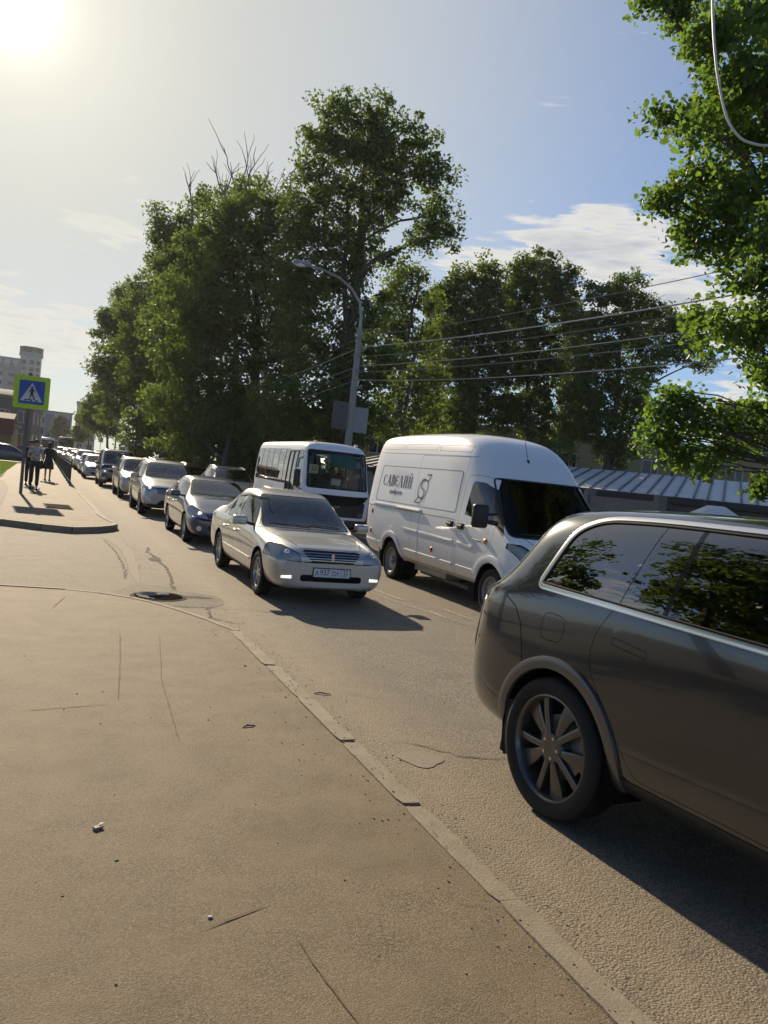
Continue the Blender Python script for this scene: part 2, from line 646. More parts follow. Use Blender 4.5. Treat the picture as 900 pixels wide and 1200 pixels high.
# left of the far pavement: cracked path, lawn, cross road
sheet('lawn', [[(-14, 38), (-1.75, 40), (-1.9, 48), (-2.1, 66), (-14, 68)]], FZ + .02, MT['grass_ground'])
sheet('old_path', [[(-14, 18.3), (-1.0, 18.7), (-.95, 24), (-1.1, 31), (-1.5, 37), (-14, 36)]], FZ + .006, asphalt('old_path_asphalt', (.06, .05, .035), (.14, .115, .08), (.16, .125, .08), .7, 90, .5))
# far side of the road: verge and kerb
sheet('verge', [[(10.35, -40), (40, -40), (40, 260), (10.35, 260)]], .09, MT['soil'])
b = MB()
for i in range(-20, 150):
    b.box(10.2, 10.35, i * 1.5, i * 1.5 + 1.485, -.02, .13)
o = b.build('opposite_kerb', MT['kerb_stone'])
o['kind'] = 'structure'

# repaired smooth patches, joints and cracks
simple('patch_smooth', (.215, .182, .135), .8, var=.15, scale=14, bump=.3)
simple('crack_dark', (.030, .025, .018), .95)
simple('joint_brown', (.145, .112, .070), .95)
simple('tar_dark', (.05, .045, .038), .7, var=.3, scale=20)


def blob_poly(cx, cy, rx, ry, n=26, j=.12, seed=1, rot=0):
    r_ = random.Random(seed)
    ph = [r_.uniform(0, 6.28) for _ in range(4)]
    out = []
    for i in range(n):
        a = 2 * PI * i / n
        k_ = 1 + j * sum(math.sin(a * (q + 2) + ph[q]) / (q + 1) for q in range(4))
        x, y_ = rx * k_ * math.cos(a), ry * k_ * math.sin(a)
        out.append((cx + x * math.cos(rot) - y_ * math.sin(rot), cy + x * math.sin(rot) + y_ * math.cos(rot)))
    return out


sheet('road_patch', [blob_poly(2.42, 4.60, .12, .17, seed=4, j=.22, n=40)], .004, MT['patch_smooth'])


def crack(pts, w=.012, seed=0, z=.018, name='pavement_crack', m='crack_dark', jit=.012, step=.05):
    r_ = random.Random(seed)
    P = []
    for i in range(len(pts) - 1):
        a, b_ = Vector(pts[i]).to_2d(), Vector(pts[i + 1]).to_2d()
        n = max(2, int((b_ - a).length / step))
        for k_ in range(n):
            P.append(a.lerp(b_, k_ / n))
    P.append(Vector(pts[-1]).to_2d())
    vs = []
    for i, p in enumerate(P):
        t = (P[min(i + 1, len(P) - 1)] - P[max(0, i - 1)]).normalized()
        n = Vector((t.y, -t.x))
        e = min(1, i / 3, (len(P) - 1 - i) / 3)
        ww = w * e * r_.uniform(.4, 1.3) / 2
        q = p + n * r_.uniform(-jit, jit)
        vs += [(q.x - n.x * ww, q.y - n.y * ww, z), (q.x + n.x * ww, q.y + n.y * ww, z)]
    return vs, [(2 * i, 2 * i + 1, 2 * i + 3, 2 * i + 2) for i in range(len(P) - 1)]


b = MB()
for i, (pts, w_, ji) in enumerate([([(.65, 2.93), (.86, 3.02), (1.03, 3.09)], .010, .002), ([(1.03, 2.84), (1.05, 2.6), (1.09, 2.33), (1.1, 1.9)], .008, .002),
                               ([(-.05, 5.72), (.4, 5.82), (.62, 5.85)], .008, .004), ([(.62, 5.9), (.72, 7.0), (.82, 8.2)], .008, .004),
                               ([(.92, 5.0), (1.0, 6.5), (1.2, 8.2)], .006, .004), ([(.2, 9.4), (.36, 10.2)], .01, .003)]):
    b.add(*crack(pts, w_, i, jit=ji))
b.build('pavement_joints', MT['joint_brown'])['kind'] = 'structure'
b = MB()
for i, (pts, w_) in enumerate([([(1.9, 14.8), (1.95, 13.2), (1.85, 11.9), (1.75, 11.0)], .035), ([(2.0, 16.2), (1.88, 15.3), (1.96, 14.6)], .04),
                               ([(1.5, 8.9 + 1), (2.3, 9.75), (3.2, 9.55), (4.4, 9.4)], .012), ([(2.35, 4.98), (2.75, 4.62), (3.1, 4.5)], .012),
                               ([(1.22, 17.0), (1.30, 15), (1.28, 13), (1.2, 11.8)], .018), ([(2.0, 9.9), (1.9, 9.2), (2.2, 8.8)], .02), ([(4.9, 9.8), (5.6, 8.6), (6.4, 7.9)], .012)]):
    b.add(*crack(pts, w_, i + 10, z=.0045, jit=.03))
b.build('road_cracks', simple('crack_soft', (.065, .055, .042), .95))['kind'] = 'structure'
simple('paint_worn', (.42, .37, .29), .8, var=.25, scale=30, bump=.3)
b = MB()
for i, (pts, w_) in enumerate([([(5.1, 12.6), (5.12, 11.6), (5.2, 10.9)], .05), ([(5.2, 10.2), (5.22, 9.8)], .06), ([(4.85, 13.0), (4.95, 11.0), (5.3, 9.3)], .03), ([(5.55, 10.4), (5.6, 9.0)], .035)]):
    b.add(*crack(pts, w_, i + 30, z=.0055, jit=.012))
b.build('worn_lane_marking', MT['paint_worn'])['kind'] = 'structure'
# pale concrete gutter remnant across the side street mouth
gpts = []
rg0 = random.Random(8)
cl = [(1.33, 17.45, .17), (1.45, 16.8, .16), (1.50, 16, .14), (1.52, 15.2, .12), (1.48, 14.4, .10), (1.46, 13.6, .10), (1.40, 12.8, .08), (1.36, 12.0, .06), (1.33, 11.4, .01)]
fine = []
for (xa, ya, wa), (xb, yb, wb_) in zip(cl, cl[1:]):
    for k_ in range(8):
        t = k_ / 8
        fine.append((xa + (xb - xa) * t, ya + (yb - ya) * t, wa + (wb_ - wa) * t))
lft = [(x - w_ * rg0.uniform(.65, 1.15), y) for x, y, w_ in fine]
rgt = [(x + w_ * rg0.uniform(.65, 1.15), y) for x, y, w_ in fine]
b = MB()
for i in range(len(fine) - 1):
    b.add([(*lft[i], .0035), (*rgt[i], .0035), (*rgt[i + 1], .0035), (*lft[i + 1], .0035)], [(0, 1, 2, 3)])
simple('gutter_concrete', (.25, .215, .155), .9, var=.3, scale=22, bump=.5)
b.build('gutter_strip', MT['gutter_concrete'])['kind'] = 'structure'
# ------------------------------------------------------------------ vehicles
# local axes: +x forward, +y the vehicle's left, z up, origin under the rear axle
def sec(x, zb, wb, w1, z1, w2, z2, w3, z3, w5, z5, z6, bulge=.02, rr=.84):
    return (x, [(0, zb), (wb * .6, zb), (wb, zb), (w1, z1), (w2, z2), (w3, z3), ((w3 + w5) / 2 + bulge, (z3 + z5) / 2), (w5, z5),
                (w5 * rr, z5 + (z6 - z5) * .72), (w5 * rr * .5, z6 - .004), (0, z6)])


def cage_mesh(st, levels=3, creases=None):
    bm = bmesh.new()
    K = len(st[0][1])
    rings = []
    for x, h in st:
        ring = []
        for i in range(K):
            ring.append(bm.verts.new((x, h[i][0], h[i][1])))
        lf = [None] * K
        for i in range(1, K - 1):
            lf[i] = bm.verts.new((x, -h[i][0], h[i][1]))
        rings.append((ring, lf))
    def g_(r, i, s):
        return r[0][i] if s > 0 or i in (0, K - 1) else r[1][i]
    for a, b_ in zip(rings, rings[1:]):
        for i in range(K - 1):
            for s in (1, -1):
                q = [g_(a, i, s), g_(b_, i, s), g_(b_, i + 1, s), g_(a, i + 1, s)]
                bm.faces.new(q if s > 0 else q[::-1])
    for r, fl in ((rings[0], 1), (rings[-1], -1)):
        for i in range(K - 1):
            q = [g_(r, i, 1), g_(r, i + 1, 1), g_(r, i + 1, -1), g_(r, i, -1)]
            q2 = []
            for v in q:
                if v not in q2:
                    q2.append(v)
            bm.faces.new(q2)
    bmesh.ops.recalc_face_normals(bm, faces=bm.faces)
    if creases:
        lay = bm.edges.layers.float.new('crease_edge')
        for e in bm.edges:
            za = [v for v in e.verts]
            for i, cv in creases.items():
                for r in (0, 1):
                    ids = {rg[r][i] for rg in rings if rg[r][i] is not None}
                    if za[0] in ids and za[1] in ids:
                        e[lay] = cv
    me = bpy.data.meshes.new('cage')
    bm.to_mesh(me)
    bm.free()
    o = bpy.data.objects.new('cage', me)
    col.objects.link(o)
    md = o.modifiers.new('s', 'SUBSURF')
    md.levels = levels
    md.render_levels = levels
    md.use_limit_surface = False
    dg = bpy.context.evaluated_depsgraph_get()
    res = bpy.data.meshes.new_from_object(o.evaluated_get(dg))
    bpy.data.objects.remove(o)
    return res


def circle_poly(cx, cz, r, n=28, a0=0, a1=2 * PI):
    return [(cx + r * math.cos(a0 + (a1 - a0) * i / n), cz + r * math.sin(a0 + (a1 - a0) * i / n)) for i in range(n)]


def ccw(poly):
    a = sum(p[0] * q[1] - q[0] * p[1] for p, q in zip(poly, poly[1:] + poly[:1]))
    return list(poly) if a > 0 else list(poly)[::-1]


def shrink(poly, d):
    poly = ccw(poly)
    n = len(poly)
    out = []
    for i in range(n):
        p0, p1, p2 = (Vector(poly[i - 1]), Vector(poly[i]), Vector(poly[(i + 1) % n]))
        e1, e2 = (p1 - p0).normalized(), (p2 - p1).normalized()
        n1, n2 = Vector((-e1.y, e1.x)), Vector((-e2.y, e2.x))
        k_ = 1 + n1.dot(n2)
        out.append(tuple(p1 + (n1 + n2) * (d / max(k_, .3))))
    return out


def rounded(poly, r, seg=4):
    """round the corners of a convex polygon; r a number or one per corner"""
    n = len(poly)
    out = []
    for i in range(n):
        p0, p1, p2 = Vector(poly[i - 1]), Vector(poly[i]), Vector(poly[(i + 1) % n])
        ri = r if isinstance(r, (int, float)) else r[i]
        if ri <= 0:
            out.append(tuple(p1))
            continue
        d1, d2 = min(ri, (p0 - p1).length * .45), min(ri, (p2 - p1).length * .45)
        a, c = p1 + (p0 - p1).normalized() * d1, p1 + (p2 - p1).normalized() * d2
        for k_ in range(seg + 1):
            t = k_ / seg
            out.append(tuple(a * (1 - t) ** 2 + p1 * 2 * t * (1 - t) + c * t * t))
    return out


AX = {'x': (1, 2, 0), 'y': (0, 2, 1), 'z': (0, 1, 2)}


class Shell:
    def __init__(s, mesh):
        s.bm = bmesh.new()
        s.bm.from_mesh(mesh)
        bpy.data.meshes.remove(mesh)
        bmesh.ops.recalc_face_normals(s.bm, faces=s.bm.faces)
        s.orig = s.bm.copy()
        s.orig.normal_update()
        s.orig.faces.ensure_lookup_table()
        s.orig.verts.ensure_lookup_table()
        s.bvh = BVHTree.FromBMesh(s.orig)
        s.reg = s.bm.faces.layers.int.new('region')
        s.names = ['body']
        s.keep = {0}

    def nrm(s, co):
        loc, no, fi, d = s.bvh.find_nearest(co)
        if fi is None:
            return Vector((0, 0, 1))
        f = s.orig.faces[fi]
        acc = Vector()
        for v in f.verts:
            acc += v.normal / max((v.co - loc).length, 1e-4) ** 1.5
        return acc.normalized()

    def cut(s, poly, axis, name, cond, allowed=(0,)):
        """move the faces inside a convex outline into a region of their own"""
        poly = ccw(poly)
        if name not in s.names:
            s.names.append(name)
        rid = s.names.index(name)
        al = {s.names.index(a) if isinstance(a, str) else a for a in allowed}
        ia, ib, ic = AX[axis]
        x0, x1 = min(p[0] for p in poly) - .001, max(p[0] for p in poly) + .001
        y0, y1 = min(p[1] for p in poly) - .001, max(p[1] for p in poly) + .001
        def near(f):
            if f[s.reg] not in al:
                return False
            a = [v.co[ia] for v in f.verts]
            b_ = [v.co[ib] for v in f.verts]
            if max(a) < x0 or min(a) > x1 or max(b_) < y0 or min(b_) > y1:
                return False
            return cond(f.calc_center_median(), f.normal)
        n = len(poly)
        s.bm.normal_update()
        planes = []
        for i in range(n):
            p, q = poly[i], poly[(i + 1) % n]
            if math.hypot(q[0] - p[0], q[1] - p[1]) < 1e-6:
                continue
            co = [0, 0, 0]
            co[ia], co[ib] = p
            no = [0, 0, 0]
            no[ia], no[ib] = (q[1] - p[1]), -(q[0] - p[0])
            planes.append((Vector(co), Vector(no).normalized()))
        cand = {f for f in s.bm.faces if near(f)}
        for co, no in planes:
            if not cand:
                return s
            inside = []
            for f in cand:
                dd = [(v.co - co).dot(no) for v in f.verts]
                if min(dd) < -1e-6 and max(dd) > 1e-6:
                    inside.append(f)
            if inside:
                geom = set(inside)
                for f in inside:
                    geom.update(f.edges)
                    geom.update(f.verts)
                res = bmesh.ops.bisect_plane(s.bm, geom=list(geom), plane_co=co, plane_no=no, dist=1e-5)
                cand = {f for f in cand if f.is_valid} | {f for f in res['geom'] if isinstance(f, bmesh.types.BMFace)}
            cand = {f for f in cand if (f.calc_center_median() - co).dot(no) < 1e-6}
        for f in cand:
            f.normal_update()
            c = f.calc_center_median()
            if f[s.reg] in al and x0 <= c[ia] <= x1 and y0 <= c[ib] <= y1 and cond(c, f.normal):
                f[s.reg] = rid
        s.ncache = {}
        return s

    def side(s, sgn, ymin=.3, ny=.15):
        return lambda c, n: c.y * sgn > ymin and n.y * sgn > ny

    def front(s, xmin, nx=-1):
        return lambda c, n: c.x > xmin and n.x > nx

    def rear(s, xmax, nx=1):
        return lambda c, n: c.x < xmax and n.x < nx

    ncache = {}

    def partlr(s, region, name, mats, parent, off=0.0):
        return [s.part(region, name, mats, parent, off, True, sg) for sg in (-1, 1)]

    def part(s, region, name, mats, parent, off=0.0, smooth=True, sgn=0):
        if isinstance(region, str):
            region = [region]
        ids = {s.names.index(r) for r in region if r in s.names}
        fs = [f for f in s.bm.faces if f[s.reg] in ids and (not sgn or f.calc_center_median().y * sgn > 0)]
        vm, vs, ns, ff = {}, [], [], []
        for f in fs:
            q = []
            for v in f.verts:
                if v not in vm:
                    vm[v] = len(vs)
                    n = s.ncache.get(v)
                    if n is None:
                        n = s.ncache[v] = s.nrm(v.co)
                    ns.append(n)
                    vs.append(v.co + n * off)
                q.append(vm[v])
            ff.append(q)
        me = bpy.data.meshes.new(name)
        me.from_pydata([tuple(v) for v in vs], [], ff)
        me.polygons.foreach_set('use_smooth', [smooth] * len(ff))
        me.update()
        if smooth and vs:
            me.normals_split_custom_set_from_vertices([tuple(n) for n in ns])
        return link(name, me, parent, mats)

    def ray(s, a, b_, axis='y', sgn=1):
        """surface point for a point of the side / front / top view"""
        ia, ib, ic = AX[axis]
        o = [0, 0, 0]
        o[ia], o[ib] = a, b_
        o[ic] = 9 * sgn
        d = [0, 0, 0]
        d[ic] = -sgn
        loc, no, fi, dist = s.bvh.ray_cast(Vector(o), Vector(d))
        if loc is None:
            loc, no, fi, dist = s.bvh.find_nearest(Vector([o[0] if ic != 0 else 0, o[1] if ic != 1 else 0, o[2] if ic != 2 else 0]))
        return loc, s.nrm(loc)

    def trace(s, pts, axis='y', sgn=1, off=.003, closed=False, step=.05):
        P = []
        src = list(pts) + ([pts[0]] if closed else [])
        for p, q in zip(src, src[1:]):
            n = max(1, int(math.hypot(q[0] - p[0], q[1] - p[1]) / step))
            for k_ in range(n):
                t = k_ / n
                P.append((p[0] + (q[0] - p[0]) * t, p[1] + (q[1] - p[1]) * t))
        if not closed:
            P.append(src[-1])
        out = []
        for a, b_ in P:
            loc, no = s.ray(a, b_, axis, sgn)
            out.append((loc + no * off, no))
        return out

    def strip(s, mb, pts, w=.012, h=.006, axis='y', sgn=1, closed=False, step=.05, off=0.0):
        """raised band following the surface"""
        T = s.trace(pts, axis, sgn, off, closed, step)
        n = len(T)
        vs = []
        for i, (p, no) in enumerate(T):
            a = T[i - 1][0] if (i or closed) else T[0][0]
            c = T[(i + 1) % n][0] if (i < n - 1 or closed) else T[-1][0]
            t = (c - a).normalized()
            sd = no.cross(t).normalized() * (w / 2)
            for e, hh in ((-1, -.004), (-.92, h * .8), (-.4, h), (.4, h), (.92, h * .8), (1, -.004)):
                vs.append(p + sd * e + no * hh)
        fs = []
        m = n if closed else n - 1
        for i in range(m):
            j = (i + 1) % n
            for k_ in range(5):
                fs.append((i * 6 + k_, j * 6 + k_, j * 6 + k_ + 1, i * 6 + k_ + 1))
        if not closed:
            fs += [tuple(range(6)), tuple((n - 1) * 6 + k_ for k_ in range(6))[::-1]]
        mb.add(vs, fs, True)
        return mb


def arch_cut(S, ax_, az, r, sgns=(1, -1), name='arch'):
    for sg in sgns:
        S.cut(circle_poly(ax_, az, r, 30), 'y', name, lambda c, n, sg=sg: c.y * sg > .35)


def wheel_well(mb, x, z, r, w, sg, depth=.34):
    a0, a1 = R(-25), R(205)
    n = 18
    vs = []
    for i in range(n + 1):
        a = a0 + (a1 - a0) * i / n
        vs += [(x + r * math.cos(a), sg * (w + .0), z + r * math.sin(a)), (x + r * math.cos(a), sg * (w - depth), z + r * math.sin(a))]
    mb.add(vs, [(2 * i, 2 * i + 2, 2 * i + 3, 2 * i + 1) for i in range(n)], True)
    mb.add([(x, sg * (w - depth), z)] + [vs[2 * i + 1] for i in range(n + 1)], [(0, i + 1, i + 2) for i in range(n)])


def tyre_mb(r, rr, wd, n=48, groove=True):
    """tyre centred on its axle (y axis)"""
    h = wd / 2
    prof = [(rr, -h * .80), (rr + (r - rr) * .25, -h * .97), (rr + (r - rr) * .6, -h * 1.0), (r - .022, -h * .93), (r - .006, -h * .82), (r, -h * .70)]
    if groove:
        for q in (-.45, -.15, .15, .45):
            prof += [(r, h * (q - .07)), (r - .008, h * (q - .05)), (r - .008, h * (q + .05)), (r, h * (q + .07))]
    prof += [(r, h * .70), (r - .006, h * .82), (r - .022, h * .93), (rr + (r - rr) * .6, h * 1.0), (rr + (r - rr) * .25, h * .97), (rr, h * .80)]
    b_ = MB()
    b_.lathe(prof, 'y', (0, 0, 0), n)
    return b_


def rim_mb(r, wd, spokes=5, style='alloy', sg=-1, n=40):
    """rim; outer face towards sg*y"""
    h = wd / 2 * .8
    o = sg * h
    b_ = MB()
    # barrel and lip
    b_.lathe([(r * 1.0, o * .98), (r * 1.02, o * 1.04), (r * .985, o * 1.06), (r * .955, o * .98), (r * .93, o * .7), (r * .88, -o * .8), (r * 1.0, -o)], 'y', (0, 0, 0), n)
    f0 = o * .86
    th = .018
    def plate(poly2, y0, y1, top=None):
        vs = [(x, y0, z) for x, z in poly2] + [(x, y1, z) for x, z in (top or poly2)]
        m = len(poly2)
        b_.add(vs, [tuple(range(m)), tuple(range(2 * m - 1, m - 1, -1))] + [(i, i + m, (i + 1) % m + m, (i + 1) % m) for i in range(m)])
    if style == 'steel':
        b_.lathe([(r * .93, o * .35), (r * .86, o * .30), (r * .74, o * .62), (r * .55, o * .50), (r * .40, o * .25), (r * .26, o * .28), (r * .24, o * .75), (r * .16, o * .95), (.001, o * .98)], 'y', (0, 0, 0), n)
        for k_ in range(10):
            a = 2 * PI * k_ / 10
            b_.cur = 1
            b_.lathe([(.001, o * .60), (r * .055, o * .60)], 'y', (r * .66 * math.cos(a), sg * .012, r * .66 * math.sin(a)), 10)
            b_.cur = 0
        for k_ in range(6):
            a = 2 * PI * k_ / 6
            b_.lathe([(.001, o * .55), (.012, o * .53), (.013, o * .25)], 'y', (r * .33 * math.cos(a), 0, r * .33 * math.sin(a)), 8)
        return b_
    b_.lathe([(r * .30, f0 * .80), (r * .27, f0 * 1.0), (r * .17, f0 * 1.06), (r * .10, f0 * 1.02), (.001, f0 * 1.03)], 'y', (0, 0, 0), 24)
    b_.lathe([(r * .30, f0 * .8), (r * .30, -o * .1)], 'y', (0, 0, 0), 20)
    for k_ in range(5):
        a = 2 * PI * (k_ + .5) / 5
        b_.cur = 1
        b_.lathe([(.001, f0 * 1.08), (.010, f0 * 1.08), (.011, f0 * .9)], 'y', (r * .20 * math.cos(a), 0, r * .20 * math.sin(a)), 8)
        b_.cur = 0
    def spoke(a, w0, w1, dy0=0.0, dy1=0.0, skew=0.0, bend=0.0, r0=.16, r1=.955):
        m = 6
        top, bot = [], []
        vs = []
        for i in range(m + 1):
            t = i / m
            rad = r * (r0 + (r1 - r0) * t)
            ww = (w0 + (w1 - w0) * t) / 2 * r
            aa = a + skew * t + bend * math.sin(t * PI)
            cx, cz = math.cos(aa), math.sin(aa)
            yy = f0 * (1.02 - .10 * t * t) + sg * (dy0 + (dy1 - dy0) * t)
            for e, hy in ((-1, -.030), (-.95, -.004), (-.55, .0), (.55, .0), (.95, -.004), (1, -.030)):
                vs.append((cx * rad - cz * ww * e, yy + sg * hy, cz * rad + cx * ww * e))
        fs = []
        for i in range(m):
            for q in range(5):
                fs.append((i * 6 + q, i * 6 + 6 + q, i * 6 + 7 + q, i * 6 + 1 + q))
        b_.add(vs, fs, False)
    if style == 'petal':
        for k_ in range(5):
            a = 2 * PI * k_ / 5 + .35
            spoke(a - .23, .13, .15, 0, 0, -.06, 0, .12)
            spoke(a + .17, .10, .40, -.006, -.020, .05, .05, .18, .955)
    elif style == 'double':
        for k_ in range(spokes):
            a = 2 * PI * k_ / spokes + .2
            spoke(a - .13, .11, .10)
            spoke(a + .13, .11, .10)
    else:
        for k_ in range(spokes):
            a = 2 * PI * k_ / spokes + .2
            spoke(a, .20, .17)
    return b_


def add_wheels(root, xs, y, r, rimr, wd, style, rimmat, spokes=5, steer=0.0, n=40, extra_dual=None, disc=True):
    made = {}
    for xi, x in enumerate(xs):
        for sg in (-1, 1):
            key = sg
            if key not in made:
                t = tyre_mb(r, rimr, wd, n).build('wheel', MT['black_rubber'], root)
                rm = rim_mb(rimr, wd, spokes, style, sg, n).build('rim', [rimmat, MT['black_plastic'] if style == 'steel' else MT['satin_metal']], t)
                if disc:
                    d_ = MB()
                    h = wd / 2 * .8
                    d_.lathe([(.001, sg * h * .1), (rimr * .62, sg * h * .1), (rimr * .62, -sg * h * .02), (.001, -sg * h * .02)], 'y', (0, 0, 0), 28)
                    d_.build('brake_disc', MT['steel_wheel'], t)
                    d_ = MB()
                    d_.lathe([(rimr * .97, -sg * h * .6), (.001, -sg * h * .6)], 'y', (0, 0, 0), 20)
                    d_.build('wheel_back', MT['interior_dark'], t)
                made[key] = t
            else:
                t = copy_tree(made[key], root)
            t.location = (x, sg * y, r)
            t.rotation_euler = (0, rr.uniform(0, 1.2), steer if xi == len(xs) - 1 else 0)
    return made


def mirror(root, S, x, z, y, sg, matbody, size=(.11, .235, .155), name='wing_mirror', armz=-.05):
    b_ = MB()
    dx, dy, dz = size
    yc = y + dy / 2 + .07
    bm = bmesh.new()
    bmesh.ops.create_cube(bm, size=1)
    bmesh.ops.transform(bm, matrix=Matrix.Diagonal((dx, dy, dz, 1)), verts=bm.verts)
    for v in bm.verts:
        if v.co.x > 0:
            v.co.y *= .8
            v.co.z *= .75
    bmesh.ops.bevel(bm, geom=bm.edges[:], offset=min(size) * .28, segments=3, profile=.5, affect='EDGES')
    bmesh.ops.transform(bm, matrix=Matrix.Translation((x, sg * yc, z)), verts=bm.verts)
    b_.frombm(bm, True)
    o_ = b_.build(name, matbody, root)
    a = MB()
    a.tube([(x + .04, sg * (y - .03), z + armz), (x + .02, sg * (y + .05), z + armz * .8), (x, sg * (y + .12), z + armz * .4)], .022, 8)
    a.build('mirror_arm', MT['black_plastic'], o_)
    gl = MB()
    gl.box(x - dx / 2 - .002, x - dx / 2 + .002, sg * (yc - dy * .38), sg * (yc + dy * .38), z - dz * .34, z + dz * .34)
    gl.build('mirror_glass', MT['chrome'], o_)
    return o_


def plate(root, x, z, text=None, region=None, w=.52, h=.112, tilt=0.0, sgn=1):
    b_ = MB()
    b_.box(x, x + .012 * sgn, -w / 2 - .012, w / 2 + .012, z - h / 2 - .012, z + h / 2 + .012)
    fr = b_.build('plate_holder', MT['black_plastic'], root)
    b_ = MB()
    b_.box(x + .013 * sgn, x + .016 * sgn, -w / 2, w / 2, z - h / 2, z + h / 2)
    pl = b_.build('licence_plate', MT['plate_white'], root)
    if text:
        xx = x + .0175 * sgn
        # seen from the front, the reader's right is the vehicle's -y ... its left hand side
        rg = (0, 1 * sgn, 0)
        for t_, sz, off, dz in text:
            place_text(text_mesh(t_, sz, .001, width=.80), 'plate_characters', MT['ink_black'], pl, (xx, off * sgn, z + dz), rg, (0, 0, 1))
        b_ = MB()
        b_.box(xx - .001, xx + .001, .128 * sgn, .131 * sgn, z - h / 2, z + h / 2)
        b_.build('plate_divider', MT['ink_black'], pl)
    return pl


def seat(mb, x, y, z=.45, w=.46):
    mb.rbox(x - .25, x + .25, y - w / 2, y + w / 2, z - .12, z + .05, .05)
    m_ = Matrix.Rotation(R(-16), 3, 'Y')
    bm = bmesh.new()
    bmesh.ops.create_cube(bm, size=1)
    bmesh.ops.transform(bm, matrix=Matrix.Diagonal((.13, w, .58, 1)), verts=bm.verts)
    bmesh.ops.bevel(bm, geom=bm.edges[:], offset=.05, segments=2, affect='EDGES')
    bmesh.ops.transform(bm, matrix=Matrix.Translation((x - .29, y, z + .28)) @ m_.to_4x4(), verts=bm.verts)
    mb.frombm(bm, True)
    mb.rbox(x - .43, x - .33, y - .13, y + .13, z + .60, z + .78, .04)
    mb.tube([(x - .37, y - .05, z + .5), (x - .38, y - .05, z + .65)], .008, 6)
    mb.tube([(x - .37, y + .05, z + .5), (x - .38, y + .05, z + .65)], .008, 6)


def steering(mb, x, y, z, r=.18):
    m_ = Matrix.Translation((x, y, z)) @ Matrix.Rotation(R(-62), 4, 'Y')
    bm = bmesh.new()
    pts = [m_ @ Vector((r * math.cos(a), r * math.sin(a), 0)) for a in [2 * PI * i / 20 for i in range(21)]]
    bm.free()
    mb.tube(pts, .014, 6, False)
    mb.tube([m_ @ Vector((-r, 0, 0)), m_ @ Vector((r, 0, 0))], .015, 6)
    mb.tube([m_ @ Vector((0, 0, 0)), m_ @ Vector((0, r * .9, 0))], .015, 6)
    mb.tube([m_ @ Vector((0, 0, 0)), m_ @ Vector((0, 0, -.3))], .04, 8)


def wiper(mb, S, p0, p1, off=.012):
    T = S.trace([p0, p1], 'x', 1, off, step=.06)
    mb.tube([t[0] for t in T], .006, 6)


def param_sections(P):
    """car profile from a few measures"""
    w, wr, H, zs, zB = P['w'], P['wr'], P['H'], P['zs'], P['belt']
    ro, fo, wb = P['ro'], P['fo'], P['wb']
    zC, xC, zH = P['cowl'], P['xC'], P['nose']
    xRF, xRR, xD, zD = P['xRF'], P['xRR'], P['xD'], P['zD']
    tail = P.get('tail', zD)
    st = []
    fr = .75 if P['type'] != 'sedan' else .7
    wbm = w * .83
    zr = H - .06
    zu = .62 * P.get('ks', 1)
    x = -ro
    def S_(x, k=1.0, zt=None, w5=None, z5=None, z6=None, zb=None, w3=None, z3=None):
        zb = zs if zb is None else zb
        return sec(x, zb, wbm * k, w * .975 * k, zb + .1, w * k, zu, (w3 or w * .975) * k, z3 if z3 is not None else zB, w5, z5, z6)
    st.append(S_(x, .80, w5=.50 * w, z5=tail - .03, z6=tail - .01, zb=zs + .1, z3=min(zB, tail - .1)))
    st.append(S_(x + .05, .91, w5=.66 * w, z5=tail + .01, z6=tail + .03, zb=zs + .06, z3=min(zB, tail - .05)))
    st.append(S_(x + .2, .985, w5=.74 * w, z5=tail + .035, z6=tail + .055, zb=zs + .02, z3=min(zB, tail)))
    if P['type'] == 'sedan':
        st.append(S_(x + .42, 1, w5=.80 * w, z5=zD - .005, z6=zD + .02))
        st.append(S_(xD, 1, w5=.80 * w, z5=zD, z6=zD + .05))
    else:
        st.append(S_(xD, 1, w5=.80 * w, z5=max(zD + .02, tail + .09), z6=max(zD + .06, tail + .12)))
    st.append(S_(xRR, 1, w5=wr - .02, z5=zr - .05, z6=H - .05))
    if xRR + .3 < xRF - .6:
        st.append(S_(xRR + .3, 1, w5=wr, z5=zr - .005, z6=H - .005))
    st.append(S_((xRR + xRF) / 2 + .1, 1, w5=wr, z5=zr, z6=H + .006))
    st.append(S_(xRF - .35, 1, w5=wr, z5=zr - .01, z6=H - .005))
    st.append(S_(xRF, 1, w5=wr - .03, z5=zr - .07, z6=H - .06))
    st.append(S_(xC, 1, w5=w * .84, z5=zC - .01, z6=zC + .04, w3=w * .965, z3=zB - .03))
    st.append(S_(xC + .22, 1, w5=w * .80, z5=zC - .04, z6=zC + .0, w3=w * .955, z3=zB - .06))
    xe = wb + fo
    xm = (xC + .22 + xe - .32) / 2
    st.append(S_(xm, 1, w5=w * .78, z5=(zC + zH) / 2, z6=(zC + zH) / 2 + .035, w3=w * .95, z3=(zB + zH) / 2 - .08))
    st.append(S_(xe - .32, .985, w5=w * .74, z5=zH, z6=zH + .03, w3=w * .93, z3=zH - .09))
    st.append(S_(xe - .12, .95, w5=w * .70, z5=zH - .05, z6=zH - .03, w3=w * .93, z3=zH - .13, zb=zs + .01))
    st.append(S_(xe - .03, .88, w5=w * .66, z5=zH - .12, z6=zH - .10, w3=w * .92, z3=zH - .18, zb=zs + .03))
    st.append(S_(xe, .78, w5=w * .58, z5=zH - .17, z6=zH - .155, w3=w * .84, z3=zH - .21, zb=zs + .06))
    return st


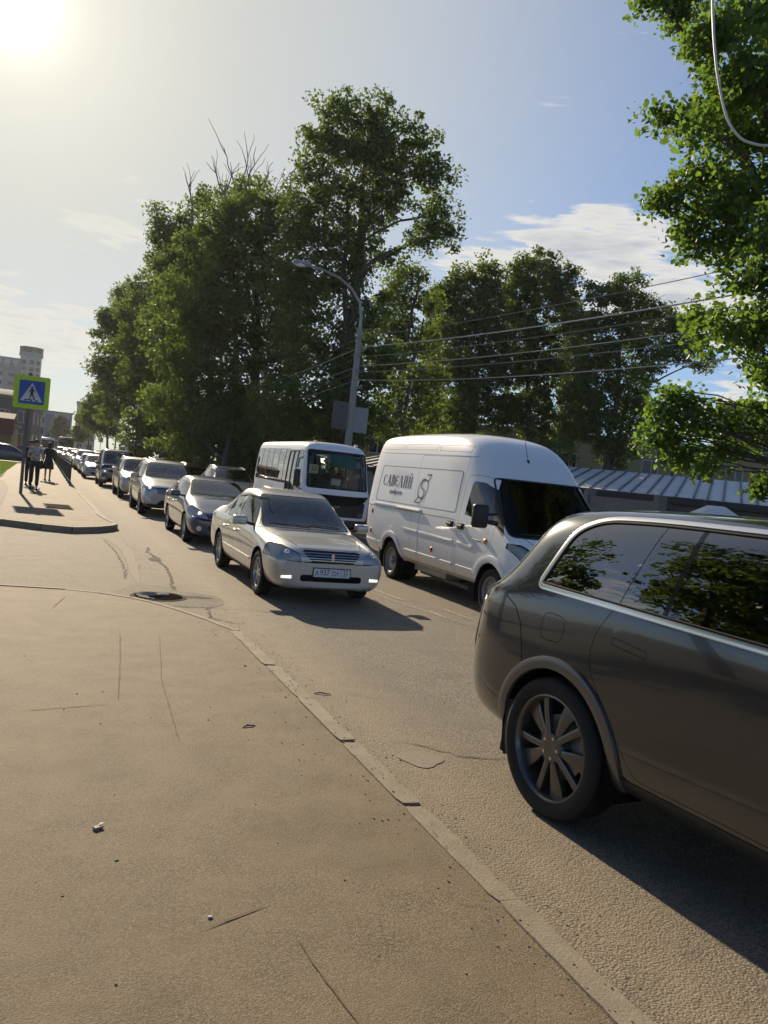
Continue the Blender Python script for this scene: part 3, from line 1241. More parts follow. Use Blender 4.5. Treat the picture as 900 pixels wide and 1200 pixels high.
def mid_car(name, P, body_mat, label, cat, group=None, detail=1):
    """a whole car in moderate detail"""
    root = empty(name, (0, 0, 0), 0, label, cat, group)
    S = Shell(cage_mesh(param_sections(P), P.get('lv', 3 if detail > 1 else 2), {5: .25}))
    w, wr, H, zB, wb = P['w'], P['wr'], P['H'], P['belt'], P['wb']
    xe = wb + P['fo']
    ar = P['wrad'] + .055
    arch_cut(S, 0, P['wrad'], ar)
    arch_cut(S, wb, P['wrad'], ar)
    xC, xRF, xRR, xD = P['xC'], P['xRF'], P['xRR'], P['xD']
    zr = H - .13
    wl = zB + .035
    # side glass
    xq = P.get('xq', xD + .1)
    xb = (xRF + xRR) / 2 + P.get('bshift', .08)
    zrr = zr - P.get('rdrop', .02)
    for sg in (-1, 1):
        f1 = rounded([(xb + .05, wl), (xC - .10, wl), (xRF + .05, zr - .035), (xb + .06, zr)], [.03, .03, .12, .03])
        f2 = rounded([(xq + P.get('rq', .55), wl), (xb - .05, wl), (xb - .06, zr), (xq + P.get('rq', .55) - .02, zrr)], .03)
        S.cut(f1, 'y', 'win', S.side(sg))
        S.cut(f2, 'y', 'win', S.side(sg))
        q = P.get('quarter')
        if q:
            S.cut(rounded(q, .04), 'y', 'win', S.side(sg))
    S.cut(rounded([(-w * .80, P['cowl'] + .02), (w * .80, P['cowl'] + .02), (wr - .06, H - .09), (-wr + .06, H - .09)], .05), 'x', 'wsc', S.front((xRF + xRR) / 2 + .3, .15))
    S.cut(rounded([(-w * .72, P['zD'] + .06), (w * .72, P['zD'] + .06), (wr - .1, H - .12), (-wr + .1, H - .12)], .06), 'x', 'rearwin', S.rear((xRF + xRR) / 2 - .3, -.15))
    # lamps, grille
    for sg in (-1, 1):
        S.cut([(sg * a, b_) for a, b_ in P['lamp']], 'x', 'lamp', S.front(xe - P.get('lampdeep', .45)))
        S.cut([(sg * a, b_) for a, b_ in P.get('tlamp', [(w * .62, P['tail'] - .22), (w * 1.02, P['tail'] - .22), (w * 1.02, P['tail'] - .05), (w * .62, P['tail'] - .05)])], 'x', 'tail', S.rear(-P['ro'] + .22))
        if 'fog' in P:
            S.cut([(sg * a, b_) for a, b_ in P['fog']], 'x', 'fog', S.front(xe - .35))
    S.cut(P['grille'], 'x', 'grille', S.front(xe - .3))
    if 'intake' in P:
        S.cut(P['intake'], 'x', 'intake', S.front(xe - .3))
    if P.get('cladding'):
        for sg in (-1, 1):
            S.cut([(-.9, P['zs'] - .05), (wb + .9, P['zs'] - .05), (wb + .9, P['zs'] + .13), (-.9, P['zs'] + .13)], 'y', 'clad', S.side(sg, .3, -1))
    if detail > 1:
        for sg in (-1, 1):
            zd = P['zs'] + .09
            for nm, po in (('doorf', [(xb + .015, zd), (wb - ar - .07, zd), (xC + .0, zB - .12), (xC - .0, zB + .01), (xRF + .02, zr + .03), (xb + .0, zr + .045)]),
                           ('doorr', [(ar - .02, zd), (xb - .0, zd), (xb - .015, zr + .045), (xq + P.get('rq', .55) - .07, zrr + .035), (xq + P.get('rq', .55) - .10, zB), (ar * .8, zB - .25)])):
                S.cut(po, 'y', 'gap', S.side(sg, .3, .05), (0,))
                S.cut(shrink(po, .005), 'y', nm + str(sg), S.side(sg, .3, .05), ('gap',))
    glass = MT['window_glass'] if detail > 1 else MT['dark_glass']
    bodyparts = ['body']
    S.part('body', 'body', body_mat, root)
    if detail > 1:
        for sg in (-1, 1):
            for nm in ('doorf', 'doorr'):
                d_ = S.part(nm + str(sg), 'door', body_mat, root)
                hx = xb - .12 if nm == 'doorr' else xC - .95 + .0
                hx = {'doorf': xb + .2, 'doorr': xq + P.get('rq', .55) + .12}[nm]
                hb = MB()
                loc, no = S.ray(hx, zB - .12, 'y', sg)
                hb.tube([loc + Vector((-.09, sg * .002, 0)), loc + Vector((-.07, sg * .035, 0)), loc + Vector((.07, sg * .035, 0)), loc + Vector((.09, sg * .002, 0))], .013, 8)
                hb.build('handle', P.get('handlemat', body_mat), d_)
    # dark inner shell closes the gaps between panels
    S.part([n_ for n_ in S.names if n_ not in ('arch', 'win', 'wsc', 'rearwin', 'lamp', 'tail', 'fog')], 'inner_panels', MT['interior_dark'], root, -.014)
    if detail > 1:
        S.partlr('win', 'side_glass', glass, root)
        S.part('wsc', 'windscreen', glass, root)
        S.part('rearwin', 'rear_window', glass, root)
    else:
        S.partlr('win', 'side_glass', glass, root)
        S.part('wsc', 'windscreen', glass, root)
        S.part('rearwin', 'rear_window', glass, root)
    for sg in (-1, 1):
        for x in (0, wb):
            b_ = MB()
            wheel_well(b_, x, P['wrad'], ar, w - .02, sg)
            b_.build('wheel_arch_liner', MT['interior_dark'], root)
    # lamps
    S.partlr('lamp', 'headlight', MT['lamp_lens'], root)
    S.partlr('lamp', 'headlight_reflector', MT['reflector'], root, -.015)
    S.partlr('tail', 'tail_lamp', MT['red_plastic'], root)
    if 'fog' in P:
        S.partlr('fog', 'fog_lamp', MT['lamp_lit'] if P.get('foglit') else MT['reflector'], root)
    S.part('grille', 'grille', MT['black_plastic'], root, -.012)
    if 'intake' in P:
        S.part('intake', 'bumper_intake', MT['black_plastic'], root, -.02)
    if P.get('cladding'):
        S.partlr('clad', 'sill_cladding', MT['black_plastic'], root, .004)
    if 'lampbulb' in P:
        yb, zb_ = P['lampbulb']
        for sg in (-1, 1):
            loc, no = S.ray(sg * yb, zb_, 'x', 1)
            b_ = MB()
            b_.ball(loc - Vector((.03, 0, 0)), .045)
            b_.build('bulb', MT[P.get('bulbmat', 'chrome')], root)
    # seals round glass
    b_ = MB()
    S.strip(b_, rounded([(-w * .80, P['cowl'] + .02), (w * .80, P['cowl'] + .02), (wr - .06, H - .09), (-wr + .06, H - .09)], .05), .022, .003, 'x', 1, True, .12)
    wz = P['cowl'] + .05
    b_.build('windscreen_seal', MT['black_rubber'], root)
    for pa, pb in (((.05, wz), (-w * .68, wz + .02)), ((w * .62, wz), (.02, wz + .02))):
        b_ = MB()
        wiper(b_, S, pa, pb)
        b_.build('wiper', MT['black_plastic'], root)
    # mirrors
    zm = zB + .09
    xm = xC - .18
    mirror(root, S, xm, zm, w * .93, -1, P.get('mirmat', body_mat))
    mirror(root, S, xm, zm, w * .93, 1, P.get('mirmat', body_mat))
    plate(root, S.ray(0, P['pz'], 'x', 1)[0].x, P['pz'], P.get('plate'))
    plate(root, S.ray(0, .75, 'x', -1)[0].x - .0, .75, None, sgn=-1)
    if 'rails' in P:
        for sg in (-1, 1):
            b_ = MB()
            S.strip(b_, [(xRR + .15, sg * (wr - .06)), (xRF - .2, sg * (wr - .06))], .04, .05, 'z', 1, False, .2)
            b_.build('roof_rail', MT[P['rails']], root)
    # cabin
    b_ = MB()
    b_.box(-.5, xC + .1, -w + .12, w - .12, P['zs'] + .02, P['zs'] + .08)
    b_.box(xC - .02, xC + .05, -w + .1, w - .1, P['zs'], P['cowl'] - .06)
    b_.box(-.62, -.56, -w + .12, w - .12, P['zs'], zB - .05)
    b_.build('cabin_floor', MT['interior_dark'], root)
    sz = P.get('seatz', .52)
    for y in (-.36, .36):
        b_ = MB()
        seat(b_, xb + .30, y, sz)
        b_.build('seat', MT['seat_fabric'], root)
    if detail > 1:
        b_ = MB()
        for y in (-.38, 0, .38):
            seat(b_, xb - .55, y, sz, .38)
        b_.build('rear_bench', MT['seat_fabric'], root)
    b_ = MB()
    b_.rbox(xC - .42, xC - .0, -w + .14, w - .14, zB - .20, zB - .03, .05)
    steering(b_, xC - .55, .36, zB - .06)
    b_.box(xRF - .12, xRF - .10, -.12, .12, H - .24, H - .18)
    b_.build('dashboard', MT['black_plastic'], root)
    add_wheels(root, (0, wb), w - .115, P['wrad'], P['rimr'], P.get('tw', .2), P.get('style', 'alloy'), MT[P.get('rimmat', 'alloy')], P.get('spokes', 5), P.get('steer', 0), 40 if detail > 1 else 24, disc=detail > 1)
    S.bm.free()
    return root, S
g = NG('black_gloss')
g.P(Base_Color=(.012, .014, .016), Roughness=.06)
def face_camera(o, x, y_rear, yaw=0.0):
    """park with the rear axle at (x, y_rear), nose towards -Y; yaw in degrees swings the nose towards +X"""
    o.location = (x, y_rear, 0)
    o.rotation_euler = (0, 0, R(-90 + yaw))


# ---- silver sedan, nearest of the oncoming row
pm_sedan = paint('paint_champagne', (.52, .515, .485), .55, .34, .9, .06, (.36, .31, .24))
sed = dict(type='sedan', w=.842, wr=.615, H=1.475, zs=.20, belt=.90, ro=1.02, fo=.88, wb=2.74, cowl=.925, xC=2.30, nose=.80,
           xRF=1.66, xRR=.42, xD=-.28, zD=1.05, tail=1.0, wrad=.315, rimr=.20, tw=.195, spokes=7, style='alloy', rimmat='alloy',
           lamp=[(.44, .585), (.84, .615), (.88, .70), (.84, .80), (.64, .785), (.47, .70)], lampdeep=.62, lampbulb=(.62, .70),
           grille=[(-.30, .60), (.30, .60), (.42, .735), (.38, .75), (-.38, .75), (-.42, .735)],
           intake=rounded([(-.44, .335), (.44, .335), (.44, .425), (-.44, .425)], .05),
           fog=[(.56, .365), (.70, .365), (.70, .40), (.56, .41)], foglit=True, pz=.462, seatz=.50, rq=.60, rdrop=.075,
           quarter=[(.12, .955), (.27, .955), (.28, 1.22), (.20, 1.16)],
           plate=[('937', .118, -.105, .004), ('А', .088, -.215, -.008), ('СН', .088, .045, -.008), ('22', .088, .195, .014), ('RUS', .03, .185, -.038)])
sedan, S1 = mid_car('sedan', sed, pm_sedan, 'champagne four-door saloon with fog lamps lit, driving left of the white lettered van', 'car', 'cars queuing on the road', 2)


def front_bars(root, S, rows, name='grille_bar', mat='satin_metal', w=.013, h=.004, off=-.004):
    b = MB()
    for z, hw in rows:
        S.strip(b, [(-hw, z), (hw, z)], w, h, 'x', 1, False, .08, off)
    return b.build(name, MT[mat], root)


def front_badge(root, S, z, w=.05, h=.06, y=0.0, shape='shield', mat='chrome', x=1):
    loc, no = S.ray(y, z, 'x', x)
    b = MB()
    if shape == 'oval':
        b.lathe([(w * .78, 0), (w, .006), (w, .012), (w * .84, .012), (w * .8, 0)], 'x', (loc.x, y, z), 24)
        b.tube([(loc.x + .008, y - w * .5, z - w * .4), (loc.x + .008, y, z + w * .5), (loc.x + .008, y + w * .5, z - w * .4)], .006, 6)
    else:
        b.prism([(y - w * .45, z + h * .5), (y + w * .45, z + h * .5), (y + w * .35, z - h * .5), (y - w * .35, z - h * .5)], 'x', loc.x - .01, loc.x + .014)
    return b.build('emblem', MT[mat], root)


front_bars(sedan, S1, [(.622, .325), (.655, .365), (.688, .395), (.720, .415)])
front_bars(sedan, S1, [(.592, .31), (.756, .40)], 'grille_frame', 'chrome', .014, .008, .0)
front_badge(sedan, S1, .675, .05, .085)
for sg in (-1, 1):
    b = MB()
    S1.strip(b, [(.42, .47), (2.30, .455)], .032, .012, 'y', sg)
    b.build('side_moulding', pm_sedan, sedan)
    b = MB()
    S1.strip(b, [(.08, .932), (2.30, .928)], .014, .005, 'y', sg)
    b.build('window_trim', MT['chrome'], sedan)
b = MB()
for sg in (-1, 1):
    S1.strip(b, [(sg * .66, 2.28), (sg * .60, 2.7), (sg * .47, 3.42)] and [(2.42, sg * .66), (2.9, sg * .61), (3.42, sg * .46)], .010, .0015, 'z', 1)
S1.strip(b, [(3.47, -.44), (3.49, 0), (3.47, .44)], .010, .0015, 'z', 1)
b.build('bonnet_gap', MT['interior_dark'], sedan)
# weather shields over the side glass
b = MB()
for sg in (-1,):
    S1.strip(b, [(.62, 1.30), (1.2, 1.345), (1.72, 1.325), (2.05, 1.13)], .045, .012, 'y', sg)
b.build('rain_guard', MT['dark_glass'], sedan)
face_camera(sedan, 3.69, 13.80, 0)


# ---- dark grey large SUV filling the right edge
pm_suv = paint('paint_graphite', (.078, .084, .096), .8, .16, 1.0, .045, (.16, .135, .10), .9)
root = empty('sport_utility_vehicle', (0, 0, 0), 0, 'large dark grey metallic five-door SUV with bright window trim, cut off at the right edge', 'car', 'cars queuing on the road')
st = [sec(-1.03, .44, .50, .66, .52, .70, .80, .60, 1.02, .42, 1.08, 1.10),
      sec(-.985, .38, .66, .83, .47, .87, .80, .78, 1.10, .60, 1.15, 1.17),
      sec(-.86, .33, .76, .92, .43, .955, .80, .90, 1.16, .72, 1.24, 1.26),
      sec(-.72, .31, .78, .95, .42, .98, .80, .935, 1.19, .76, 1.31, 1.35),
      sec(-.60, .30, .80, .965, .41, .99, .80, .945, 1.205, .755, 1.48, 1.54),
      sec(-.46, .30, .80, .97, .40, .995, .80, .95, 1.215, .745, 1.66, 1.73),
      sec(-.28, .30, .80, .97, .40, 1.0, .80, .955, 1.22, .755, 1.705, 1.775),
      sec(.10, .29, .80, .96, .40, 1.0, .80, .96, 1.22, .77, 1.73, 1.80),
      sec(.6, .27, .80, .945, .38, .985, .80, .965, 1.21, .775, 1.745, 1.815),
      sec(1.4, .27, .80, .94, .38, .98, .78, .965, 1.20, .775, 1.75, 1.825),
      sec(2.05, .27, .80, .94, .38, .98, .78, .965, 1.18, .765, 1.73, 1.80),
      sec(2.35, .27, .80, .945, .38, .985, .78, .96, 1.16, .74, 1.67, 1.74),
      sec(3.12, .27, .80, .96, .38, .99, .78, .95, 1.10, .82, 1.14, 1.18),
      sec(3.35, .27, .80, .96, .38, .99, .78, .945, 1.07, .78, 1.12, 1.15),
      sec(3.72, .27, .80, .95, .38, .98, .76, .93, .99, .74, 1.04, 1.07),
      sec(3.92, .28, .74, .90, .40, .93, .74, .86, .94, .68, .98, 1.0),
      sec(4.0, .32, .62, .76, .44, .78, .72, .72, .86, .56, .90, .92)]
S = Shell(cage_mesh(st, 3, {5: .35}))
AR = .44
arch_cut(S, 0, .40, AR)
arch_cut(S, 3.0, .40, AR)
gl_rear = rounded([(-.25, 1.295), (.375, 1.285), (.49, 1.715), (.03, 1.695), (-.13, 1.60)], [.05, 0, 0, .12, .06])
gl_qtr = [(.375, 1.285), (.665, 1.278), (.715, 1.718), (.49, 1.715)]
gl_mid = [(.69, 1.277), (1.74, 1.245), (1.76, 1.725), (.74, 1.718)]
gl_frt = rounded([(1.80, 1.243), (2.98, 1.205), (2.30, 1.665), (1.82, 1.723)], [0, .03, .1, 0])
for sg in (-1, 1):
    S.cut(rounded([(-.25, 1.295), (2.98, 1.205), (2.30, 1.668), (1.8, 1.727), (.49, 1.722), (.03, 1.697), (-.13, 1.60)], [.05, .02, .1, .1, .1, .12, .06]), 'y', 'pillars' + str(sg), S.side(sg))
    for nm, po in (('glassa', gl_rear), ('glassb', gl_qtr), ('glassc', gl_mid), ('glassd', gl_frt)):
        S.cut(shrink(po, .004), 'y', nm + str(sg), S.side(sg), ('pillars' + str(sg),))
    # doors
    d1 = rounded([(.60, .43), (1.775, .43), (1.775, 1.235), (.37, 1.28), (.245, 1.10), (.235, .93), (.33, .80)], [.04, 0, 0, .03, .10, .06, .06])
    S.cut(d1, 'y', 'gap', S.side(sg, .3, .05))
    S.cut(shrink(d1, .0035), 'y', 'doora' + str(sg), S.side(sg, .3, .05), ('gap',))
    d2 = [(1.783, .43), (2.48, .43), (2.98, 1.19), (1.783, 1.235)]
    S.cut(d2, 'y', 'gap', S.side(sg, .3, .05))
    S.cut(shrink(d2, .0035), 'y', 'doorb' + str(sg), S.side(sg, .3, .05), ('gap',))
    fu = rounded([(-.185, .985), (.005, .985), (.015, 1.135), (-.17, 1.145)], .055, 5)
    S.cut(fu, 'y', 'gap', S.side(sg))
    S.cut(shrink(fu, .0035), 'y', 'fuel' + str(sg), S.side(sg), ('gap',))
    ha = rounded([(.375, 1.072), (.615, 1.05), (.618, 1.088), (.378, 1.112)], .012, 3)
    S.cut(ha, 'y', 'gap', S.side(sg), ('doora' + str(sg),))
    S.cut(shrink(ha, .003), 'y', 'hand' + str(sg), S.side(sg), ('gap',))
    S.cut(rounded([(-1.2, 1.125), (-.66, 1.125), (-.585, 1.175), (-.66, 1.225), (-1.2, 1.225)], .02), 'y', 'tail' + str(sg), lambda c, n, sg=sg: c.y * sg > .12)
    S.cut([(-.5, .2), (2.8, .2), (2.8, .40), (-.5, .41)], 'y', 'sill', S.side(sg, .3, -1))
    # tailgate / bumper seam
S.cut([(-.74, 1.30), (.74, 1.30), (.64, 1.66), (-.64, 1.66)], 'x', 'rearwin', S.rear(-.3, -.1))
S.cut([(-.84, 1.16), (.84, 1.16), (.66, 1.66), (-.66, 1.66)], 'x', 'wsc', S.front(2.2, .1))
S.part('body', 'body', pm_suv, root)
for sg in (-1, 1):
    d_ = S.part('doora' + str(sg), 'door', pm_suv, root)
    S.part('hand' + str(sg), 'handle', pm_suv, d_)
    S.part('doorb' + str(sg), 'door', pm_suv, root)
    if sg < 0:
        S.part('fuel-1', 'fuel_flap', pm_suv, root)
    else:
        S.part('fuel1', 'charging_flap', pm_suv, root)
    for q_ in 'abcd':
        S.part('glass' + q_ + str(sg), 'side_glass', MT['privacy_glass'], root)
    S.part('pillars' + str(sg), 'pillar_trim', MT['black_gloss'], root)
    S.part('tail' + str(sg), 'tail_lamp', MT['tail_smoke'] if 'tail_smoke' in MT else glassmat('tail_smoke', (.55, .42, .40), extra=.1), root)
    S.part('tail' + str(sg), 'tail_reflector', MT['reflector'], root, -.03)
S.part('sill', 'sill_cladding', MT['black_plastic'] if False else simple('dark_trim', (.045, .044, .042), .45, .2, var=.15), root, .003)
S.part('rearwin', 'rear_window', MT['privacy_glass'], root)
S.part('wsc', 'windscreen', MT['window_glass'], root)
S.part([n for n in S.names if not n.startswith(('glass', 'arch', 'rearwin', 'wsc', 'tail'))], 'inner_panels', MT['interior_dark'], root, -.016)
for sg in (-1, 1):
    for x in (0, 3.0):
        b = MB()
        wheel_well(b, x, .40, AR, .97, sg, .36)
        b.build('wheel_arch_liner', MT['interior_dark'], root)
    # bright trim round the glass
    b = MB()
    ol = rounded([(-.285, 1.275), (2.0, 1.225), (3.02, 1.185), (2.36, 1.70), (1.8, 1.745), (.45, 1.738), (.02, 1.715), (-.16, 1.625)], [.05, .2, .02, .1, .3, .3, .14, .08], 6)
    S.strip(b, ol, .034, .008, 'y', sg, True, .04)
    b.build('window_trim', MT['satin_bright'] if 'satin_bright' in MT else simple('satin_bright', (.80, .79, .77), .22, 1.0, var=.03), root)
    b = MB()
    S.strip(b, shrink(ol, .023), .012, .009, 'y', sg, True, .04)
    b.build('glass_seal', MT['black_rubber'], root)
    # wheel arch lips
    for x, a_lo, a_hi in ((0, -8, 190), (3.0, -8, 190)):
        b = MB()
        pts = [(x + (AR + .030) * math.cos(R(a)), .40 + (AR + .030) * math.sin(R(a))) for a in range(a_lo, a_hi, 6)]
        S.strip(b, pts, .072, .020, 'y', sg, False, .2)
        b.build('wheel_arch_lip', MT['arch_trim'] if 'arch_trim' in MT else simple('arch_trim', (.16, .155, .15), .33, .6, var=.1, coat=.2), root)
    b = MB()
    b.prism([(-.33, .56), (-.41, .56), (-.445, .23), (-.36, .22)], 'y', sg * .80, sg * .965)
    b.build('mud_flap', MT['black_rubber'], root)
    # bumper seam running up from the arch
    b = MB()
    S.strip(b, [(-.30, .79), (-.325, .90), (-.37, 1.03), (-.45, 1.12), (-.56, 1.165)], .007, .0012, 'y', sg, False, .03)
    b.build('bumper_seam', MT['interior_dark'], root)
    mirror(root, S, 2.72, 1.22, .93, sg, pm_suv)
b = MB()
b.box(-.8, 3.0, -.8, .8, .36, .42)
b.build('cabin_floor', MT['interior_dark'], root)
for x in (.55, 1.55):
    for y in (-.42, .42):
        b = MB()
        seat(b, x + .2, y, .72, .5)
        b.build('seat', MT['seat_fabric'], root)
add_wheels(root, (0, 3.0), .87, .392, .292, .265, 'petal', MT['dark_alloy'], 5, 0, 72)
S.bm.free()
root.location = (2.72 + .99 * math.cos(R(5.5)) + .0, 3.51 + .17 + .99 * math.sin(R(5.5)), 0)
root.rotation_euler = (0, 0, R(-90 + 5.5))


# ---- white high-roof cargo van
pm_white = paint('paint_white', (.84, .85, .86), .0, .42, .6, .07, (.42, .38, .31), .8)
simple('white_plastic', (.72, .72, .71), .4, var=.05)
van = empty('cargo_van', (0, 0, 0), 0, 'white high-roof panel van with dark lettering and a ribbon emblem on its side', 'van', 'cars queuing on the road')
st = [sec(-1.33, .42, .70, .90, .52, .93, .90, .93, 1.33, .74, 2.48, 2.56, rr=.8),
      sec(-1.30, .38, .78, .98, .50, 1.01, .90, 1.005, 1.34, .82, 2.52, 2.63, rr=.8),
      sec(-1.20, .36, .80, 1.00, .48, 1.03, .90, 1.03, 1.35, .87, 2.56, 2.70, rr=.8),
      sec(-.7, .35, .80, 1.01, .47, 1.04, .90, 1.035, 1.35, .885, 2.58, 2.74, rr=.8),
      sec(.6, .35, .80, 1.01, .47, 1.04, .90, 1.035, 1.35, .885, 2.585, 2.755, rr=.8),
      sec(1.9, .35, .80, 1.01, .47, 1.04, .90, 1.035, 1.35, .885, 2.56, 2.74, rr=.8),
      sec(2.35, .35, .80, 1.01, .47, 1.04, .90, 1.03, 1.34, .87, 2.48, 2.67, rr=.8),
      sec(2.78, .35, .80, 1.01, .46, 1.04, .90, 1.025, 1.33, .84, 2.25, 2.44, rr=.8),
      sec(3.10, .35, .80, 1.01, .46, 1.04, .90, 1.02, 1.31, .80, 1.97, 2.10, rr=.8),
      sec(3.90, .35, .80, 1.00, .46, 1.04, .85, .985, 1.18, .84, 1.24, 1.31, rr=.8),
      sec(4.08, .35, .80, 1.00, .46, 1.03, .82, .965, 1.11, .78, 1.17, 1.21, rr=.8),
      sec(4.32, .36, .78, .96, .46, .99, .76, .92, 1.00, .70, 1.05, 1.08, rr=.8),
      sec(4.46, .38, .70, .86, .48, .88, .70, .80, .88, .62, .93, .95, rr=.8),
      sec(4.52, .42, .58, .70, .50, .72, .66, .66, .80, .50, .84, .86, rr=.8)]
S = Shell(cage_mesh(st, 3, {5: .3}))
arch_cut(S, 0, .34, .43)
arch_cut(S, 3.62, .34, .43)
wpoly = rounded([(2.70, 1.40), (3.50, 1.33), (3.20, 1.84), (2.98, 1.92), (2.72, 1.93)], [.04, .02, .03, .05, .05])
for sg in (-1, 1):
    S.cut(wpoly, 'y', 'win', S.side(sg))
    S.cut([(3.50, 1.33), (3.84, 1.16), (3.80, 1.22), (3.25, 1.83), (3.20, 1.84)], 'y', 'tri', S.side(sg))
    do = rounded([(2.52, .44), (3.16, .44), (3.52, .95), (3.60, 1.26), (3.16, 1.98), (2.95, 2.02), (2.56, 2.02)], [.03, .03, .2, .1, .02, .1, .08])
    S.cut(do, 'y', 'gap', S.side(sg, .3, .05))
    S.cut(shrink(do, .005), 'y', 'door' + str(sg), S.side(sg, .3, .05), ('gap',))
slide = rounded([(.84, .44), (2.46, .44), (2.46, 2.30), (.84, 2.30)], .05)
S.cut(slide, 'y', 'gap', S.side(-1, .3, .05))
S.cut(shrink(slide, .005), 'y', 'slide', S.side(-1, .3, .05), ('gap',))
wsp = rounded([(-.93, 1.19), (.93, 1.19), (.78, 2.0), (-.78, 2.0)], .06)
S.cut(wsp, 'x', 'wsc', S.front(2.9, .12))
for sg in (-1, 1):
    S.cut([(sg * .62, .80), (sg * .93, .84), (sg * 1.03, 1.10), (sg * .88, 1.10), (sg * .66, .93)], 'x', 'lamp', S.front(3.95, -.5))
    S.cut([(sg * .90, .65), (sg * 1.05, .65), (sg * 1.05, 1.3), (sg * .90, 1.3)], 'x', 'tail', S.rear(-1.22))
    S.cut([(-1.5, .72), (-1.255, .72), (-1.255, 1.46), (-1.5, 1.46)], 'y', 'tail', lambda c, n, sg=sg: c.y * sg > .80)
S.cut([(-.45, .62), (.45, .62), (.55, .86), (-.55, .86)], 'x', 'grille', S.front(4.2))
S.cut([(3.6, .2), (4.8, .2), (4.8, .60), (4.3, .68), (3.9, .60)], 'y', 'bump', lambda c, n: c.x > 3.6)
S.part('body', 'body', pm_white, van)
for sg in (-1, 1):
    d_ = S.part('door' + str(sg), 'door', pm_white, van)
    hb = MB()
    loc, no = S.ray(2.64, 1.215, 'y', sg)
    hb.rbox(loc.x - .10, loc.x + .10, loc.y - .012, loc.y + .012, 1.16, 1.26, .01)
    hb.tube([loc + Vector((-.08, sg * .03, 0)), loc + Vector((.08, sg * .03, 0))], .02, 8)
    hb.build('handle', MT['black_plastic'], d_)
d_ = S.part('slide', 'sliding_door', pm_white, van)
hb = MB()
loc, no = S.ray(2.30, 1.225, 'y', -1)
hb.rbox(loc.x - .10, loc.x + .10, loc.y - .012, loc.y + .012, 1.17, 1.27, .01)
hb.tube([loc + Vector((-.08, -.03, 0)), loc + Vector((.08, -.03, 0))], .02, 8)
hb.build('handle', MT['black_plastic'], d_)
S.part([n for n in S.names if n not in ('win', 'arch', 'wsc', 'lamp', 'tail')], 'inner_panels', MT['interior_dark'], van, -.02)
S.partlr('win', 'side_glass', MT['dark_glass'], van)
S.partlr('tri', 'mirror_triangle', MT['black_plastic'], van)
S.part('wsc', 'windscreen', glassmat('screen_glass_dark', (.06, .07, .07), gloss=(.45, .45, .45), extra=.0), van)
S.partlr('lamp', 'headlight', MT['lamp_lens'], van)
S.partlr('lamp', 'headlight_reflector', MT['reflector'], van, -.03)
S.partlr('tail', 'tail_lamp', MT['red_plastic'], van)
S.part('grille', 'grille', MT['black_plastic'], van)
S.part('bump', 'bumper', MT['dark_trim'], van, .004)
for sg in (-1, 1):
    for x, rr_ in ((0, .43), (3.62, .43)):
        b = MB()
        wheel_well(b, x, .34, rr_, 1.0, sg, .42)
        b.build('wheel_arch_liner', MT['interior_dark'], van)
        b = MB()
        pts = [(x + (rr_ + .055) * math.cos(R(a)), .34 + (rr_ + .055) * math.sin(R(a))) for a in range(8, 174, 6)]
        S.strip(b, pts, .11, .022, 'y', sg, False, .2)
        b.build('wheel_arch_flare', pm_white, van)
# pressed swages of the cargo side
simple('groove_grey', (.22, .22, .22), .6)
for sg in (-1, 1):
    for pts, w_, h_ in (([(.50, .60), (1.12, .595)], .07, .014), ([(1.18, .595), (2.42, .585)], .07, .014), ([(.56, .98), (1.12, .97)], .05, .010), ([(1.18, .97), (2.42, .955)], .05, .010),
                        ([(2.58, .58), (3.10, .575)], .07, .012), ([(2.58, .955), (3.02, .93), (3.12, 1.0)], .05, .010), ([(-1.22, .62), (-.52, .61)], .06, .012)):
        b = MB()
        S.strip(b, pts, w_, h_, 'y', sg)
        b.build('swage', pm_white, van)
    for pts in (rounded([(-.88, 1.41), (2.40, 1.41), (2.38, 2.07), (-.80, 2.08)], .06),):
        b = MB()
        S.strip(b, pts, .013, .003, 'y', sg, True)
        b.build('panel_groove', MT['groove_grey'], van)
b = MB()
for sg in (-1, 1):
    S.strip(b, [(-1.1, 2.33), (2.62, 2.31)], .010, .002, 'y', sg)
    S.strip(b, [(-1.25, 1.30), (2.42, 1.30)], .012, .002, 'y', sg)
    S.strip(b, [(1.16, .50), (1.16, 1.28)], .008, .002, 'y', sg)
    S.strip(b, rounded([(-1.0, 2.40), (-.1, 2.40), (-.1, 2.50), (-1.0, 2.50)], .02), .006, .002, 'y', sg, True)
    S.strip(b, rounded([(0, 2.40), (1.3, 2.40), (1.3, 2.50), (0, 2.50)], .02), .006, .002, 'y', sg, True)
    S.strip(b, rounded([(1.4, 2.39), (2.4, 2.38), (2.4, 2.48), (1.4, 2.49)], .02), .006, .002, 'y', sg, True)
b.build('panel_seams', MT['groove_grey'], van)
b = MB()
S.strip(b, [(-.9, 1.345), (1.12, 1.345)], .05, .018, 'y', -1)
b.build('door_rail', pm_white, van)
b = MB()
S.strip(b, [(.22, 1.33), (1.20, 1.33)], .055, .035, 'y', -1)
b.build('rail_cover', MT['satin_metal'], van)
for x, z, m_ in ((-.98, .80, 'red_plastic'), (1.72, .74, 'red_plastic'), (3.42, 1.06, 'amber')):
    if 'amber' not in MT:
        simple('amber', (.65, .30, .12), .3)
    loc, no = S.ray(x, z, 'y', -1)
    b = MB()
    b.ball(loc, (.045, .02, .045) if m_ != 'amber' else (.06, .03, .045))
    b.build('marker_lamp', MT[m_], van)
loc, no = S.ray(-.95, 1.18, 'y', -1)
b = MB()
b.ball(loc, (.02, .02, .05))
b.build('hinge', MT['black_plastic'], van)
b = MB()
S.strip(b, [(3.02, 1.06), (3.30, 1.05)], .022, .004, 'y', -1)
b.build('badge', MT['satin_metal'], van)
b = MB()
